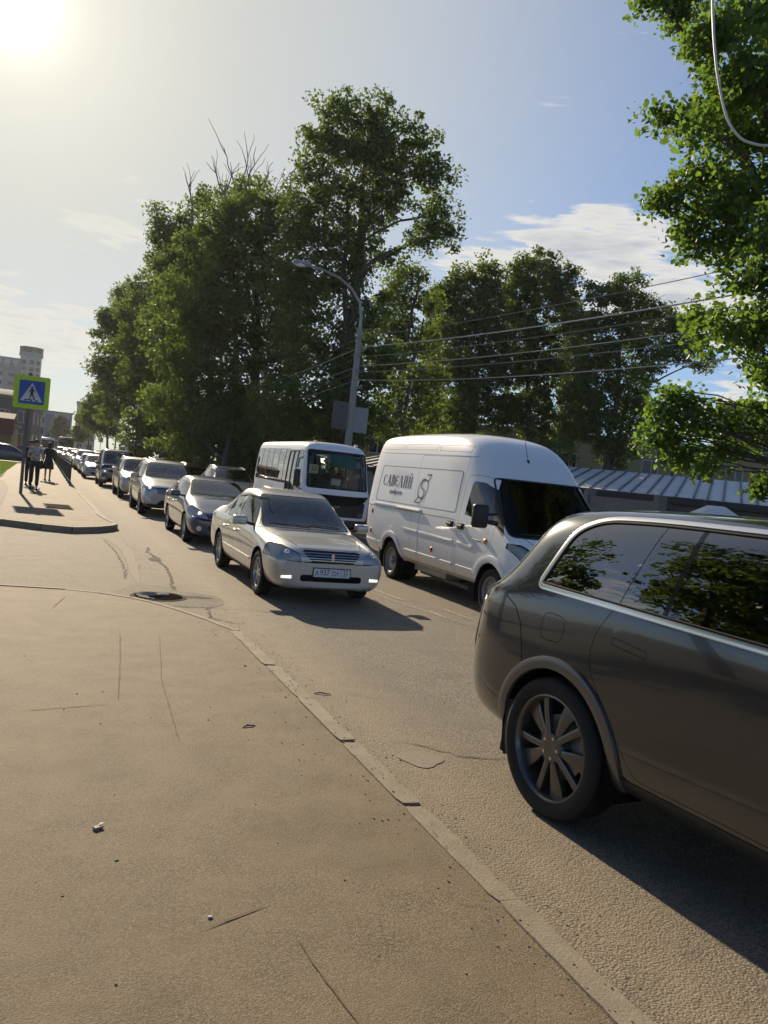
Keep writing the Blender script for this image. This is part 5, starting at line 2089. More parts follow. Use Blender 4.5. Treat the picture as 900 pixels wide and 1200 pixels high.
def block(name, loc, rz, W_, D_, H_, wall, label, cols, rows, z0=1.2, ww=1.4, wh=1.5, sides=(0,), roof='wall_concrete', cat='building', sidecols=3, extra=None, balc=(), seed=1):
    """rectangular block; its long front faces local -y; windows as parts with frame and pane"""
    r_ = empty(name, loc, rz, label, cat)
    b = MB()
    b.box(-W_ / 2, W_ / 2, 0, D_, -.5, H_)
    b.build('wall', wall, r_)
    b = MB()
    b.box(-W_ / 2 - .3, W_ / 2 + .3, -.3, D_ + .3, H_ + .002, H_ + .35)
    b.build('roof', MT[roof], r_)
    rs = random.Random(seed)
    proto = None
    fh = (H_ - z0) / max(rows, 1)
    n = 0
    def one(x, y, z, rot, kind):
        nonlocal proto
        f = MB()
        t = .09
        f.box(-ww / 2, ww / 2, -.05, .06, -t, 0)
        f.box(-ww / 2, ww / 2, -.05, .06, wh, wh + t)
        f.box(-ww / 2 - t, -ww / 2, -.05, .06, -t, wh + t)
        f.box(ww / 2, ww / 2 + t, -.05, .06, -t, wh + t)
        f.box(-.04 + ww * .08, .04 + ww * .08, -.04, .05, 0, wh)
        key = 'f'
        return f
    if cols * rows:
        f = one(0, 0, 0, 0, 0)
        fo_ = f.build('window', MT['frame_white'])
        b = MB()
        b.box(-ww / 2, ww / 2, -.02, .0, 0, wh)
        pn = b.build('pane', MT['pane_glass'], fo_)
        spots = []
        for i in range(cols):
            for j in range(rows):
                spots.append((-W_ / 2 + (i + .5) * W_ / cols, -.012, z0 + j * fh, 0))
        if 1 in sides:
            for i in range(sidecols):
                for j in range(rows):
                    spots.append((W_ / 2 + .012, (i + .5) * D_ / sidecols, z0 + j * fh, PI / 2))
        if -1 in sides:
            for i in range(sidecols):
                for j in range(rows):
                    spots.append((-W_ / 2 - .012, (i + .5) * D_ / sidecols, z0 + j * fh, -PI / 2))
        spots = spots[:98]
        for q, (x, y, z, rt_) in enumerate(spots):
            o = fo_ if q == 0 else fo_.copy()
            if q:
                col.objects.link(o)
                p2 = pn.copy()
                col.objects.link(p2)
                p2.parent = o
            o.parent = r_
            o.location = (x, y, z)
            o.rotation_euler = (0, 0, rt_)
    for (x, z, w_, h_) in balc:
        b = MB()
        b.box(x - w_ / 2, x + w_ / 2, -1.1, -.002, z, z + h_ * .42)
        b.box(x - w_ / 2, x - w_ / 2 + .1, -1.1, -.002, z + h_ * .42, z + h_)
        b.box(x + w_ / 2 - .1, x + w_ / 2, -1.1, -.002, z + h_ * .42, z + h_)
        b.box(x - w_ / 2, x + w_ / 2, -1.1, -.002, z + h_, z + h_ + .1)
        o = b.build('balcony', MT['wall_pale'], r_)
        b = MB()
        b.box(x - w_ / 2 + .1, x + w_ / 2 - .1, -1.04, -1.0, z + h_ * .42, z + h_)
        b.build('pane', MT['pane_glass'], o)
    return r_


def polar(az, d, z=0):
    return (d * math.sin(R(az)), d * math.cos(R(az)), z)


# grey block of flats with the round corner tower (far left)
x, y, z = polar(-4.45, 330)
fl = block('apartment_block', (x, y, 0), R(-8), 44, 16, 40, MT['wall_grey'], 'grey high-rise block of flats with a round crowned corner tower, far left', 9, 9, 3, 2.2, 1.7, roof='wall_pale')
b = MB()
b.lathe([(.01, -.5), (4.6, -.5), (4.6, 43.0), (4.75, 43.1), (4.75, 44.0)], 'z', (22, 3, 0), 32)
b.build('tower', MT['wall_pale'], fl)
b = MB()
b.lathe([(4.75, 43.6), (5.0, 43.8), (5.1, 46.2), (4.8, 46.3), (.01, 46.6)], 'z', (22, 3, 0), 32)
b.build('tower_crown', MT['wall_brown'], fl)
b = MB()
for i in range(18):
    a = 2 * PI * i / 18
    m_ = Matrix.Rotation(a, 3, 'Z')
    b.box(22 + 4.4, 22 + 5.15, 3 - .4, 3 + .4, 42.0, 43.65, m_, (22, 3, 43))
b.build('crown_corbels', MT['wall_pale'], fl)
fl.scale = (.8, .8, .8)
for j in range(12):
    for a in (-35, -75, -120):
        b = MB()
        m_ = Matrix.Rotation(R(a), 3, 'Z')
        b.box(22 + 4.5, 22 + 4.68, 3 - .95, 3 + .95, 4 + j * 3.1, 6.0 + j * 3.1, m_, (22, 3, 5))
        b.build('window', MT['pane_glass'], fl)
b = MB()
for i in range(12):
    b.box(-21 + i * 3.6, -18.6 + i * 3.6, -.5, -.03, 37.2, 39.4)
b.build('loggia_glazing', MT['frame_white'], fl)
b = MB()
for zz_ in (36.4, 30.2):
    b.box(-22.2, 20, -.8, -.003, zz_, zz_ + .5)
b.build('floor_band', MT['wall_pale'], fl)
# brown buildings nearer left
x, y, z = polar(-3.75, 118)
bb = block('brick_building', (x, y, 0), R(-6), 11.4, 12, 7.4, MT['wall_brown'], 'dark brick building with white windows behind the crossing sign', 5, 2, 1.4, 1.1, 1.4, roof='wall_concrete', sides=(1,))
b = MB()
b.prism([(-.3, 7.76), (12.3, 7.76), (10, 8.6), (2, 8.6)], 'x', -5.9, 5.9)
b.build('hipped_roof', MT['wall_concrete'], bb)
x, y, z = polar(-4.6, 92)
sh = block('shop', (x, y, 0), R(-4), 8, 6, 3.2, MT['wall_ochre'], 'low ochre shop with a dark red awning, behind the parked dark car', 2, 1, .9, 1.5, 1.4)
simple('awning_red', (.12, .02, .018), .7)
b = MB()
b.add([(-4.3, -1.6, 2.7), (4.3, -1.6, 2.7), (4.3, -.01, 3.5), (-4.3, -.01, 3.5), (-4.3, -1.6, 2.4), (4.3, -1.6, 2.4)], [(0, 1, 2, 3), (0, 4, 5, 1)])
b.prism([(-1.6, 2.7), (-.01, 3.5), (-.01, 4.6), (-1.6, 4.0)], 'x', -4.3, 4.3)
b.build('awning', MT['awning_red'], sh)
# blue glazed building and the pale one on the right of the gap
x, y, z = polar(.1, 250)
bl = block('office_building', (x, y, 0), R(3), 11.6, 15, 11.2, MT['wall_bluelight'], 'blue and grey office building in the gap at the end of the street', 0, 0)
for i, (a, c2) in enumerate(((-5.7, -3.4), (-1.2, 1.0))):
    b = MB()
    b.box(a, c2, -.25, -.003, 0, 11.1 - i * .6)
    b.build('blue_panel', MT['wall_blue'], bl)
b = MB()
for j in range(3):
    b.box(-3.0, -1.6, -.1, -.003, 1.4 + j * 3.2, 3.2 + j * 3.2)
    b.box(1.5, 5.2, -.1, -.003, 1.4 + j * 3.2, 3.0 + j * 3.2)
b.build('glazing', MT['pane_glass'], bl)
x, y, z = polar(2.3, 290)
pb = block('pale_house', (x, y, 0), R(-2), 6.4, 26, 17, MT['wall_pale'], 'pale four-storey house standing behind the far end of the trees', 2, 4, 1.4, 1.6, 1.7, sides=(-1,), sidecols=6, balc=((1.6, 3.4, 2.6, 2.6), (1.6, 7.0, 2.6, 2.6), (1.6, 10.6, 2.6, 2.6)))
# ochre house behind the right-hand trees, grey block of flats far right
A_ = polar(33.0, 74)
oh = block('ochre_house', A_, R(-33), 46, 11, 7.4, MT['wall_ochre'], 'two-storey ochre house half hidden behind the right-hand poplars', 13, 2, 1.2, 1.3, 1.6, roof='wall_concrete')
A_ = polar(52.5, 100)
gb = block('grey_flats', A_, R(-44), 26, 12, 14.2, MT['wall_concrete'], 'grey brick flats with white windows behind the long metal roof', 8, 5, 1.0, 1.5, 1.5, balc=((7.0, 3.2, 3, 2.4), (7.0, 5.9, 3, 2.4), (7.0, 8.5, 3, 2.4), (7.0, 11.1, 3, 2.4)))

# long garage row with a ribbed metal roof
g = NG('metal_roof')
p_ = g.pos()
wv_ = g.n('ShaderNodeSeparateXYZ', Vector=p_)
c1 = g.mix(g.noise(1.3, 6, .6, p_), (.60, .57, .52), (.80, .77, .72))
c1 = g.mix(g.ramp(g.noise(.5, 5, .7, p_), [(.55, (0, 0, 0)), (.7, (.6, .6, .6))]), c1, (.28, .20, .13))
g.P(Base_Color=c1, Roughness=.6, Metallic=.0)
gx = polar(47.5, 41.0)
gr = empty('garage_row', gx, R(-46), 'long low garages under a sloping ribbed metal roof behind the grey SUV', 'building')
GL, GD = 21, 9
b = MB()
b.box(-GL, GL, .0, GD, -.2, 2.35)
b.build('wall', MT['wall_concrete'], gr)
b = MB()
b.add([(-GL - .4, -.5, 2.38), (GL + .4, -.5, 2.38), (GL + .4, GD + .3, 3.75), (-GL - .4, GD + .3, 3.75),
       (-GL - .4, -.5, 2.46), (GL + .4, -.5, 2.46), (GL + .4, GD + .3, 3.83), (-GL - .4, GD + .3, 3.83)],
      [(3, 2, 1, 0), (4, 5, 6, 7), (0, 1, 5, 4), (1, 2, 6, 5), (2, 3, 7, 6), (3, 0, 4, 7)])
ro_ = b.build('roof', MT['metal_roof'], gr)
b = MB()
sl_ = (3.83 - 2.46) / (GD + .8)
rg_ = random.Random(5)
for i in range(62):
    x = -GL + i * (2 * GL / 61) + rg_.uniform(-.06, .06)
    b.add([(x - .03, -.5, 2.462), (x + .03, -.5, 2.462), (x + .03, GD + .3, 3.832), (x - .03, GD + .3, 3.832), (x - .05, -.5, 2.53), (x + .05, -.5, 2.53), (x + .05, GD + .3, 3.90), (x - .05, GD + .3, 3.90)],
          [(4, 5, 6, 7), (0, 1, 5, 4), (1, 2, 6, 5), (3, 0, 4, 7), (2, 3, 7, 6)])
b.build('roof_ribs', simple('rib_dark', (.16, .15, .14), .7), ro_)
simple('fascia_dark', (.055, .05, .045), .8)
b = MB()
b.box(-GL - .4, GL + .4, -.56, -.505, 2.12, 2.44)
b.build('fascia', MT['fascia_dark'], gr)
simple('garage_door', (.10, .095, .085), .6, var=.3, scale=2)
for i in range(9):
    b = MB()
    x = -GL + 1.2 + i * 4.6
    b.box(x, x + 2.9, -.06, -.004, 0, 1.95)
    for k_ in range(6):
        b.box(x + .2 + k_ * .48, x + .24 + k_ * .48, -.085, -.0605, 0, 1.95)
    b.build('garage_door', MT['garage_door'], gr)
# small vent hood with pyramid top in front of the garages
vx = polar(45.6, 32)
vh = empty('vent_shaft', vx, R(-30), 'small masonry vent shaft with a pyramid metal cap in front of the garages', 'vent shaft')
b = MB()
b.box(-.75, .75, -.75, .75, 0, 1.55)
b.build('shaft', MT['wall_concrete'], vh)
b = MB()
b.add([(-1.05, -1.05, 1.55), (1.05, -1.05, 1.55), (1.05, 1.05, 1.55), (-1.05, 1.05, 1.55), (-.25, -.25, 2.12), (.25, -.25, 2.12), (.25, .25, 2.12), (-.25, .25, 2.12)],
      [(0, 3, 2, 1), (0, 1, 5, 4), (1, 2, 6, 5), (2, 3, 7, 6), (3, 0, 4, 7), (4, 5, 6, 7)])
b.build('cap', MT['metal_roof'], vh)
# low railing in front of the garages
b = MB()
a0, a1 = Vector(polar(41.5, 33)), Vector(polar(46, 33.5))
for z in (.9, 1.35, 1.8):
    b.tube([a0 + Vector((0, 0, z)), a1 + Vector((0, 0, z))], .03, 6)
for i in range(6):
    p = a0.lerp(a1, i / 5)
    b.tube([p, p + Vector((0, 0, 1.85))], .035, 6)
o = b.build('garden_railing', MT['black_plastic'])
tag(o, 'dark metal railing in front of the garages, seen over the SUV roof', 'railing')

# concrete fence behind the far kerb
fe = empty('concrete_fence', (12.6, 40, 0), 0, 'grey concrete panel fence seen between the minibus and the van', 'fence')
for i in range(30):
    b = MB()
    b.box(-.06, .06, -26 + i * 2.5, -23.56 + i * 2.5, .05, 1.95)
    b.build('panel', MT['wall_concrete'], fe)
    b = MB()
    b.box(-.12, .12, -26.05 + i * 2.5 - .08, -26.05 + i * 2.5 + .08, .05, 2.1)
    b.build('post', MT['wall_concrete'], fe)

# air
hzb = MB()
hzb.box(-420, 420, -40, 460, -1.2, 46)
hz_ = hzb.build('haze', None)
hz_.data.materials.clear()
hm = bpy.data.materials.new('haze')
hm.use_nodes = True
hm.node_tree.nodes.clear()
ho = hm.node_tree.nodes.new('ShaderNodeOutputMaterial')
hv = hm.node_tree.nodes.new('ShaderNodeVolumePrincipled')
hv.inputs['Color'].default_value = (.93, .94, .95, 1)
hv.inputs['Density'].default_value = .00020
hv.inputs['Anisotropy'].default_value = .35
hm.node_tree.links.new(hv.outputs[0], ho.inputs['Volume'])
hz_.data.materials.append(hm)
tag(hz_, kind='stuff')
# ------------------------------------------------------------------ trees
def leafmat(name, dark, light, trans, tw=.45):
    g = NG(name)
    gi = g.n('ShaderNodeNewGeometry')
    at = g.n('ShaderNodeAttribute', _attribute_name='tone')
    f = at.outputs['Fac']
    c = g.mix(f, dark, light)
    d = g.n('ShaderNodeBsdfDiffuse', Color=c)
    t = g.n('ShaderNodeBsdfTranslucent', Color=g.mix(f, tuple(x * .8 for x in trans), trans))
    gl = g.n('ShaderNodeBsdfGlossy', Color=(.5, .5, .45, 1), Roughness=.38)
    m1 = g.n('ShaderNodeMixShader')
    m1.inputs[0].default_value = tw
    g.t.links.new(d.outputs[0], m1.inputs[1])
    g.t.links.new(t.outputs[0], m1.inputs[2])
    m2 = g.n('ShaderNodeMixShader')
    m2.inputs[0].default_value = .06
    g.t.links.new(m1.outputs[0], m2.inputs[1])
    g.t.links.new(gl.outputs[0], m2.inputs[2])
    g.t.links.new(m2.outputs[0], g.o.inputs[0])
    return g.m


leafmat('leaf_poplar', (.028, .052, .013), (.085, .130, .032), (.21, .31, .05), .46)
leafmat('leaf_mid', (.030, .050, .012), (.082, .115, .026), (.20, .29, .045), .47)
leafmat('leaf_bright', (.035, .060, .010), (.085, .125, .022), (.24, .34, .05), .50)
leafmat('leaf_near', (.024, .052, .010), (.066, .115, .020), (.22, .37, .04), .54)
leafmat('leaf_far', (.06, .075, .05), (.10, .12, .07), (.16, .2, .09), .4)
g = NG('bark')
p_ = g.pos()
mp = g.n('ShaderNodeMapping', Vector=p_)
mp.inputs['Scale'].default_value = (6, 6, 1.2)
g.P(Base_Color=g.mix(g.noise(2.5, 7, .7, mp.outputs[0]), (.035, .03, .025), (.12, .105, .085)), Roughness=.95)
g.bump(g.noise(3, 6, .7, mp.outputs[0]), .8, .05)


def leaves_mesh(name, centers, radii, per, size, rng_, squash=.8, leafshape=0, tone_jit=.35, droop=.3):
    """leaf-sized faces in clumps; centers (n,3), radii (n,), per leaves each"""
    n = len(centers)
    N_ = n * per
    c = np.repeat(np.asarray(centers, float), per, axis=0)
    r = np.repeat(np.asarray(radii, float), per)
    d = rng_.normal(size=(N_, 3))
    d /= np.linalg.norm(d, axis=1)[:, None]
    rad = rng_.random(N_) ** .45
    off = d * (rad * r)[:, None]
    off[:, 2] *= squash
    p = c + off
    # leaf frames
    nn = rng_.normal(size=(N_, 3)) + np.array([0, 0, .55])
    nn /= np.linalg.norm(nn, axis=1)[:, None]
    a = np.cross(nn, rng_.normal(size=(N_, 3)))
    a[:, 2] -= droop
    a -= nn * (a * nn).sum(1)[:, None]
    a /= np.linalg.norm(a, axis=1)[:, None] + 1e-9
    b_ = np.cross(nn, a)
    s = size * (.45 + 1.0 * rng_.random(N_))
    if leafshape == 0:
        v = np.stack([p - a * (s * .5)[:, None], p + b_ * (s * .36)[:, None], p + a * (s * .5)[:, None], p - b_ * (s * .36)[:, None]], 1)
        k_ = 4
        faces = np.arange(N_ * 4, dtype=np.int32)
        loops = faces
        starts = np.arange(N_, dtype=np.int32) * 4
        totals = np.full(N_, 4, np.int32)
    else:
        # folded broad leaf: two quads sharing the midrib, pointed tip
        up_ = nn * (s * .10)[:, None]
        base = p - a * (s * .45)[:, None]
        tip = p + a * (s * .60)[:, None]
        l1 = p - a * (s * .15)[:, None] + b_ * (s * .42)[:, None] + up_
        l2 = p + a * (s * .22)[:, None] + b_ * (s * .34)[:, None] + up_
        r1 = p - a * (s * .15)[:, None] - b_ * (s * .42)[:, None] + up_
        r2 = p + a * (s * .22)[:, None] - b_ * (s * .34)[:, None] + up_
        v = np.stack([base, l1, l2, tip, r2, r1], 1)
        k_ = 6
        idx = np.arange(N_, dtype=np.int32)[:, None] * 6
        loops = (idx + np.array([0, 1, 2, 3, 0, 3, 4, 5], np.int32)[None, :]).reshape(-1)
        starts = np.arange(N_ * 2, dtype=np.int32) * 4
        totals = np.full(N_ * 2, 4, np.int32)
    v = v.reshape(-1, 3)
    me = bpy.data.meshes.new(name)
    me.vertices.add(len(v))
    me.vertices.foreach_set('co', v.astype(np.float32).ravel())
    me.loops.add(len(loops))
    me.loops.foreach_set('vertex_index', loops)
    me.polygons.add(len(starts))
    me.polygons.foreach_set('loop_start', starts)
    me.polygons.foreach_set('loop_total', totals)
    ctone = np.repeat(rng_.random(n), per)
    tone = np.clip(ctone * (1 - tone_jit) + rng_.random(N_) * tone_jit, 0, 1)
    at = me.attributes.new('tone', 'FLOAT', 'POINT')
    at.data.foreach_set('value', np.repeat(tone, k_).astype(np.float32))
    me.update(calc_edges=True)
    return me


def limb(mb, p0, p1, r0, r1, rs, wob=.12, n=6):
    p0, p1 = Vector(p0), Vector(p1)
    L_ = (p1 - p0).length
    pts, rr_ = [], []
    off = Vector((0, 0, 0))
    for i in range(n + 1):
        t = i / n
        p = p0.lerp(p1, t)
        if 0 < i < n:
            off = off * .6 + Vector((rs.uniform(-1, 1), rs.uniform(-1, 1), rs.uniform(-.5, .5))) * L_ * wob * .25
            p = p + off
        sag = math.sin(t * PI) * L_ * .05
        p.z += sag
        pts.append(p)
        rr_.append(r0 + (r1 - r0) * t ** .8)
    mb.tube(pts, rr_, 7)
    return pts


DENS = .95


def tree(name, base, h_trunk, blobs, label, mat='leaf_poplar', leaf=.16, density=5.0, clump=.75, per=60, trunk_r=.32, lean=(0, 0), group='trees along the street', seed=1, shape=0, hollow=.35, twigs=True, squash=.75, droop=.3, forks=1, lk=1.0):
    """blobs: list of (x, y, z, rx, ry, rz) in world metres"""
    rs = random.Random(seed)
    rg = np.random.default_rng(seed)
    root = empty(name, base, 0, label, 'tree', group)
    B0 = Vector(base)
    mb = MB()
    top = max(b_[2] + b_[5] * .4 for b_ in blobs)
    zt = top - base[2]
    cxm = sum(b_[0] for b_ in blobs) / len(blobs)
    cym = sum(b_[1] for b_ in blobs) / len(blobs)
    hi = max(blobs, key=lambda q: q[2])
    tops = Vector((hi[0], hi[1], hi[2])) - B0
    sp = []
    for f in range(forks):
        p0 = Vector((0, 0, -.3)) if f == 0 else Vector((0, 0, h_trunk * .3))
        tgt = tops if f == 0 else Vector((blobs[rs.randrange(len(blobs))][0], blobs[rs.randrange(len(blobs))][1], hi[2] * .8)) - B0
        pts = limb(mb, p0, tgt, trunk_r * (1 if f == 0 else .6), .05, rs, .05, 10)
        sp += pts
    for (x, y, z, rx, ry, rz) in blobs:
        c = Vector((x, y, z)) - B0
        cand = [p for p in sp if p.z < c.z - rz * .1 - .3 and p.z > h_trunk * .4] or [sp[2]]
        s_ = min(cand, key=lambda p: (p - c).length + abs(p.z - (c.z - (Vector((p.x, p.y)) - Vector((c.x, c.y))).length * .8)) * .8)
        d_ = (c - s_).length
        r0 = max(.015, min(trunk_r * .32, .013 * d_ + .02)) * lk
        pts = limb(mb, s_, c, r0, r0 * .35, rs, .16, 6)
        for k_ in range(3 if twigs else 1):
            q = pts[rs.randrange(2, 6)]
            e = c + Vector((rs.uniform(-1, 1) * rx, rs.uniform(-1, 1) * ry, rs.uniform(-.3, 1) * rz)) * .8
            limb(mb, q, e, r0 * .45, .012, rs, .2, 5)
    mb.build('trunk', MT['bark'], root)
    cs, rad = [], []
    for (x, y, z, rx, ry, rz) in blobs:
        vol = 4.19 * rx * ry * rz
        n = max(8, int(vol ** .80 * density * DENS))
        for _ in range(n):
            d = rg.normal(size=3)
            d /= np.linalg.norm(d)
            t = hollow + (1 - hollow) * rg.random() ** .7
            if rg.random() < .06:
                t *= 1.15
            cs.append((x + d[0] * rx * t - base[0], y + d[1] * ry * t - base[1], z + d[2] * rz * t - base[2]))
            rad.append(clump * rg.uniform(.45, 1.25))
    me = leaves_mesh('crown', cs, rad, per, leaf, rg, squash, shape, .4, droop)
    o = link('crown', me, root, MT[mat])
    return root


def at(px, py, d):
    """world point at camera depth d seen at photo pixel (900 wide): used once to survey positions"""
    v = fw + rt * ((px - 450) / 936) - up * ((py - 600) / 936)
    return EYE + v * d


def survey(lst, d, depth=1.0, grow=1.0):
    """blobs from (px, py, rpx[, ddist]) -> metres"""
    out = []
    for q in lst:
        px, py, rp = q[:3]
        dd = d + (q[3] if len(q) > 3 else 0)
        p = at(px, py, dd)
        r = rp * dd / 936 * grow
        out.append((p.x, p.y, p.z, r, r * depth, r * .92))
    return out


def base_of(px, d, z=.09):
    p = at(px, 560, d)
    return (p.x, p.y, z)


# the tall poplar with the long limb over the road
tree('poplar_tree', base_of(398, 40), 4, survey([
    (400, 150, 48), (440, 140, 34), (478, 172, 42), (505, 205, 34), (380, 175, 30), (430, 195, 52), (360, 225, 42), (455, 235, 38), (400, 260, 52), (350, 280, 40),
    (515, 250, 30), (530, 272, 22), (490, 283, 26), (452, 296, 24), (428, 315, 26), (390, 330, 48), (340, 340, 40), (430, 365, 36), (360, 400, 50), (410, 430, 46), (455, 420, 34), (380, 475, 50), (440, 480, 40), (330, 480, 42), (400, 525, 36)], 40, .9),
    'tallest tree of the street, with one long limb reaching right over the road', trunk_r=.5, leaf=.17, density=5.2, clump=.62, per=62, seed=3, forks=3, hollow=.2)
# broad dark tree in front and left of it
tree('broad_tree', base_of(300, 50), 3, survey([
    (300, 250, 42), (335, 265, 34), (265, 260, 34), (250, 300, 46), (300, 310, 50), (345, 345, 40), (225, 345, 42), (270, 370, 56), (330, 400, 50), (215, 400, 46), (260, 440, 56), (320, 460, 50), (210, 470, 46), (270, 505, 50), (340, 510, 42), (220, 520, 40), (300, 535, 38)], 48, .9),
    'broad dark tree in the middle of the left-hand mass, behind the minibus', trunk_r=.45, leaf=.19, density=4.6, clump=.78, per=58, seed=5, forks=2, hollow=.25)
tree('dead_topped_tree', base_of(262, 62), 3, survey([
    (222, 262, 22), (240, 240, 20), (270, 235, 20), (205, 290, 30), (290, 225, 18), (240, 300, 36), (215, 335, 36), (195, 270, 18), (190, 305, 18), (185, 250, 14), (250, 360, 40), (200, 380, 40)], 62, 1.0),
    'tree with bare dead branches sticking out of its top, left of the tallest tree', trunk_r=.4, leaf=.22, density=4.2, clump=.8, per=50, seed=8, forks=2)
# bare dead twigs on its top
dt = [o for o in bpy.data.objects if o.name == 'dead_topped_tree'][0]
mb = MB()
rs = random.Random(4)
for (x0, y0, x1, y1) in ((285, 255, 262, 175), (285, 250, 300, 172), (290, 255, 320, 190), (270, 250, 242, 190), (282, 250, 290, 178), (300, 260, 338, 210), (262, 250, 270, 190), (335, 250, 352, 178), (225, 265, 222, 215)):
    p0, p1 = at(x0, y0, 60) - dt.location, at(x1, y1, 60 + rs.uniform(-2, 2)) - dt.location
    pts = limb(mb, p0, p1, .10, .018, rs, .16, 7)
    for k_ in range(5):
        q = pts[rs.randrange(2, 7)]
        e = q + (p1 - p0).normalized() * rs.uniform(.8, 2) + Vector((rs.uniform(-1, 1), rs.uniform(-1, 1), rs.uniform(0, .8)))
        limb(mb, q, e, .035, .012, rs, .2, 4)
mb.build('dead_branch', simple('dead_wood', (.16, .14, .11), .9), dt)

tree('street_tree', base_of(208, 72), 4, survey([(190, 300, 20), (178, 340, 26), (205, 350, 30), (160, 370, 26), (190, 395, 34), (155, 405, 24), (215, 420, 34), (175, 440, 34), (200, 475, 36), (225, 505, 30), (185, 510, 28)], 76),
     'tree with a yellow-green crown low down, left flank of the big mass', mat='leaf_bright', trunk_r=.35, leaf=.25, density=4.2, clump=.85, per=50, seed=11)
tree('street_tree', base_of(163, 92), 6, survey([(135, 375, 18), (150, 350, 18), (128, 400, 20), (155, 395, 26), (120, 372, 10), (118, 430, 16), (145, 430, 26), (170, 425, 24), (135, 460, 22), (165, 465, 22), (185, 450, 20), (128, 485, 14)], 94),
     'street tree with a visible forked trunk, ragged left edge of the tree mass', trunk_r=.4, leaf=.30, density=4.2, clump=1.0, per=44, seed=13, forks=2)
tree('street_tree', base_of(126, 125), 3, survey([(118, 455, 11), (112, 475, 13), (125, 480, 14), (105, 490, 12), (118, 500, 14), (132, 500, 12), (140, 480, 12)], 128),
     'pale green smaller tree at the far left end of the row', mat='leaf_bright', trunk_r=.25, leaf=.36, density=4.5, clump=1.1, per=44, seed=15)
tree('street_tree', base_of(102, 170), 3, survey([(98, 490, 9), (104, 478, 8), (96, 505, 9), (108, 500, 9), (92, 512, 7)], 172),
     'farthest little tree of the row, right of the pale house', mat='leaf_bright', trunk_r=.25, leaf=.45, density=5, clump=1.2, per=40, seed=16)
tree('street_tree', base_of(69, 215), 2, survey([(72, 500, 8), (66, 506, 7), (76, 508, 6), (70, 492, 6)], 218),
     'small tree standing in front of the blue office building', mat='leaf_far', trunk_r=.25, leaf=.5, density=5, clump=1.3, per=40, seed=17)
tree('street_tree', base_of(172, 60), 2.5, survey([(160, 495, 18), (185, 500, 22), (205, 525, 22), (170, 520, 18), (215, 500, 22), (150, 515, 10)], 66),
     'low leafy tree above the green-roofed bus', mat='leaf_bright', trunk_r=.2, leaf=.22, density=5.5, clump=.7, per=50, seed=19)
tree('street_tree', base_of(255, 42), 1.5, survey([(235, 520, 26), (262, 525, 28), (285, 520, 28), (310, 510, 30), (240, 490, 26), (275, 490, 28)], 46),
     'low dark undergrowth tree behind the silver crossover and the minibus', trunk_r=.2, leaf=.16, density=6, clump=.6, per=56, seed=21)
tree('street_tree', base_of(455, 46), 3, survey([(470, 330, 26), (490, 318, 14), (465, 365, 30), (500, 350, 22), (450, 400, 34), (490, 400, 28), (470, 445, 34), (505, 440, 26), (455, 490, 30), (495, 485, 28), (470, 520, 24)], 50),
     'lighter green tree right of the lamp post', mat='leaf_bright', trunk_r=.3, leaf=.17, density=7.0, clump=.62, per=52, seed=23, forks=2)
RG = 'poplars behind the power lines'
tree('poplar_tree', base_of(560, 56), 5, survey([(520, 345, 18), (545, 325, 16), (570, 322, 20), (540, 355, 24), (575, 355, 24), (530, 385, 24), (560, 395, 28), (590, 385, 20), (525, 425, 24), (560, 440, 30), (595, 430, 24), (540, 480, 28), (585, 480, 26), (530, 515, 20)], 56, 1.0, 1.13),
     'leftmost poplar behind the power lines, above the van', trunk_r=.32, leaf=.19, density=8.5, clump=.55, per=50, mat='leaf_mid', seed=25, group=RG, forks=2, hollow=.3)
tree('poplar_tree', base_of(618, 56), 5, survey([(610, 315, 16), (635, 312, 20), (660, 325, 18), (605, 340, 22), (640, 345, 24), (665, 350, 16), (610, 375, 24), (645, 385, 24), (615, 415, 26), (650, 430, 22), (620, 460, 26), (655, 480, 22), (625, 505, 24), (605, 480, 18)], 57, 1.0, 1.13),
     'poplar with a flat-topped crown, middle of the three behind the power lines', trunk_r=.32, leaf=.19, density=8.5, clump=.55, per=50, mat='leaf_mid', seed=27, group=RG, forks=2, hollow=.3)
tree('poplar_tree', base_of(712, 52), 5, survey([(700, 345, 16), (735, 335, 20), (720, 365, 24), (755, 360, 20), (690, 380, 20), (735, 395, 26), (775, 380, 22), (800, 385, 18), (700, 420, 26), (760, 420, 22), (815, 415, 16), (790, 410, 16), (830, 425, 10), (690, 455, 26), (735, 450, 26), (700, 495, 28), (745, 485, 26), (720, 525, 24), (675, 500, 20)], 53, 1.0, 1.13),
     'right-hand poplar behind the power lines, its crown trailing to the right', trunk_r=.34, leaf=.18, density=8.5, clump=.60, per=50, seed=29, group=RG, forks=3, hollow=.3)
tree('poplar_tree', base_of(676, 62), 5, survey([(670, 365, 18), (680, 390, 20), (665, 415, 22), (690, 420, 20), (672, 450, 24), (685, 480, 24), (665, 505, 22)], 63),
     'slimmer poplar set farther back, filling the gap between middle and right poplars', mat='leaf_mid', trunk_r=.22, leaf=.21, density=7.5, clump=.62, per=48, seed=81, group=RG)
tree('poplar_tree', base_of(512, 62), 5, survey([(505, 355, 16), (515, 380, 20), (500, 405, 20), (520, 425, 22), (505, 455, 24), (515, 485, 24), (500, 515, 22)], 63),
     'slim poplar set farther back, between the lamp-side green tree and the leftmost poplar', mat='leaf_mid', trunk_r=.22, leaf=.21, density=7.5, clump=.62, per=48, seed=83, group=RG)
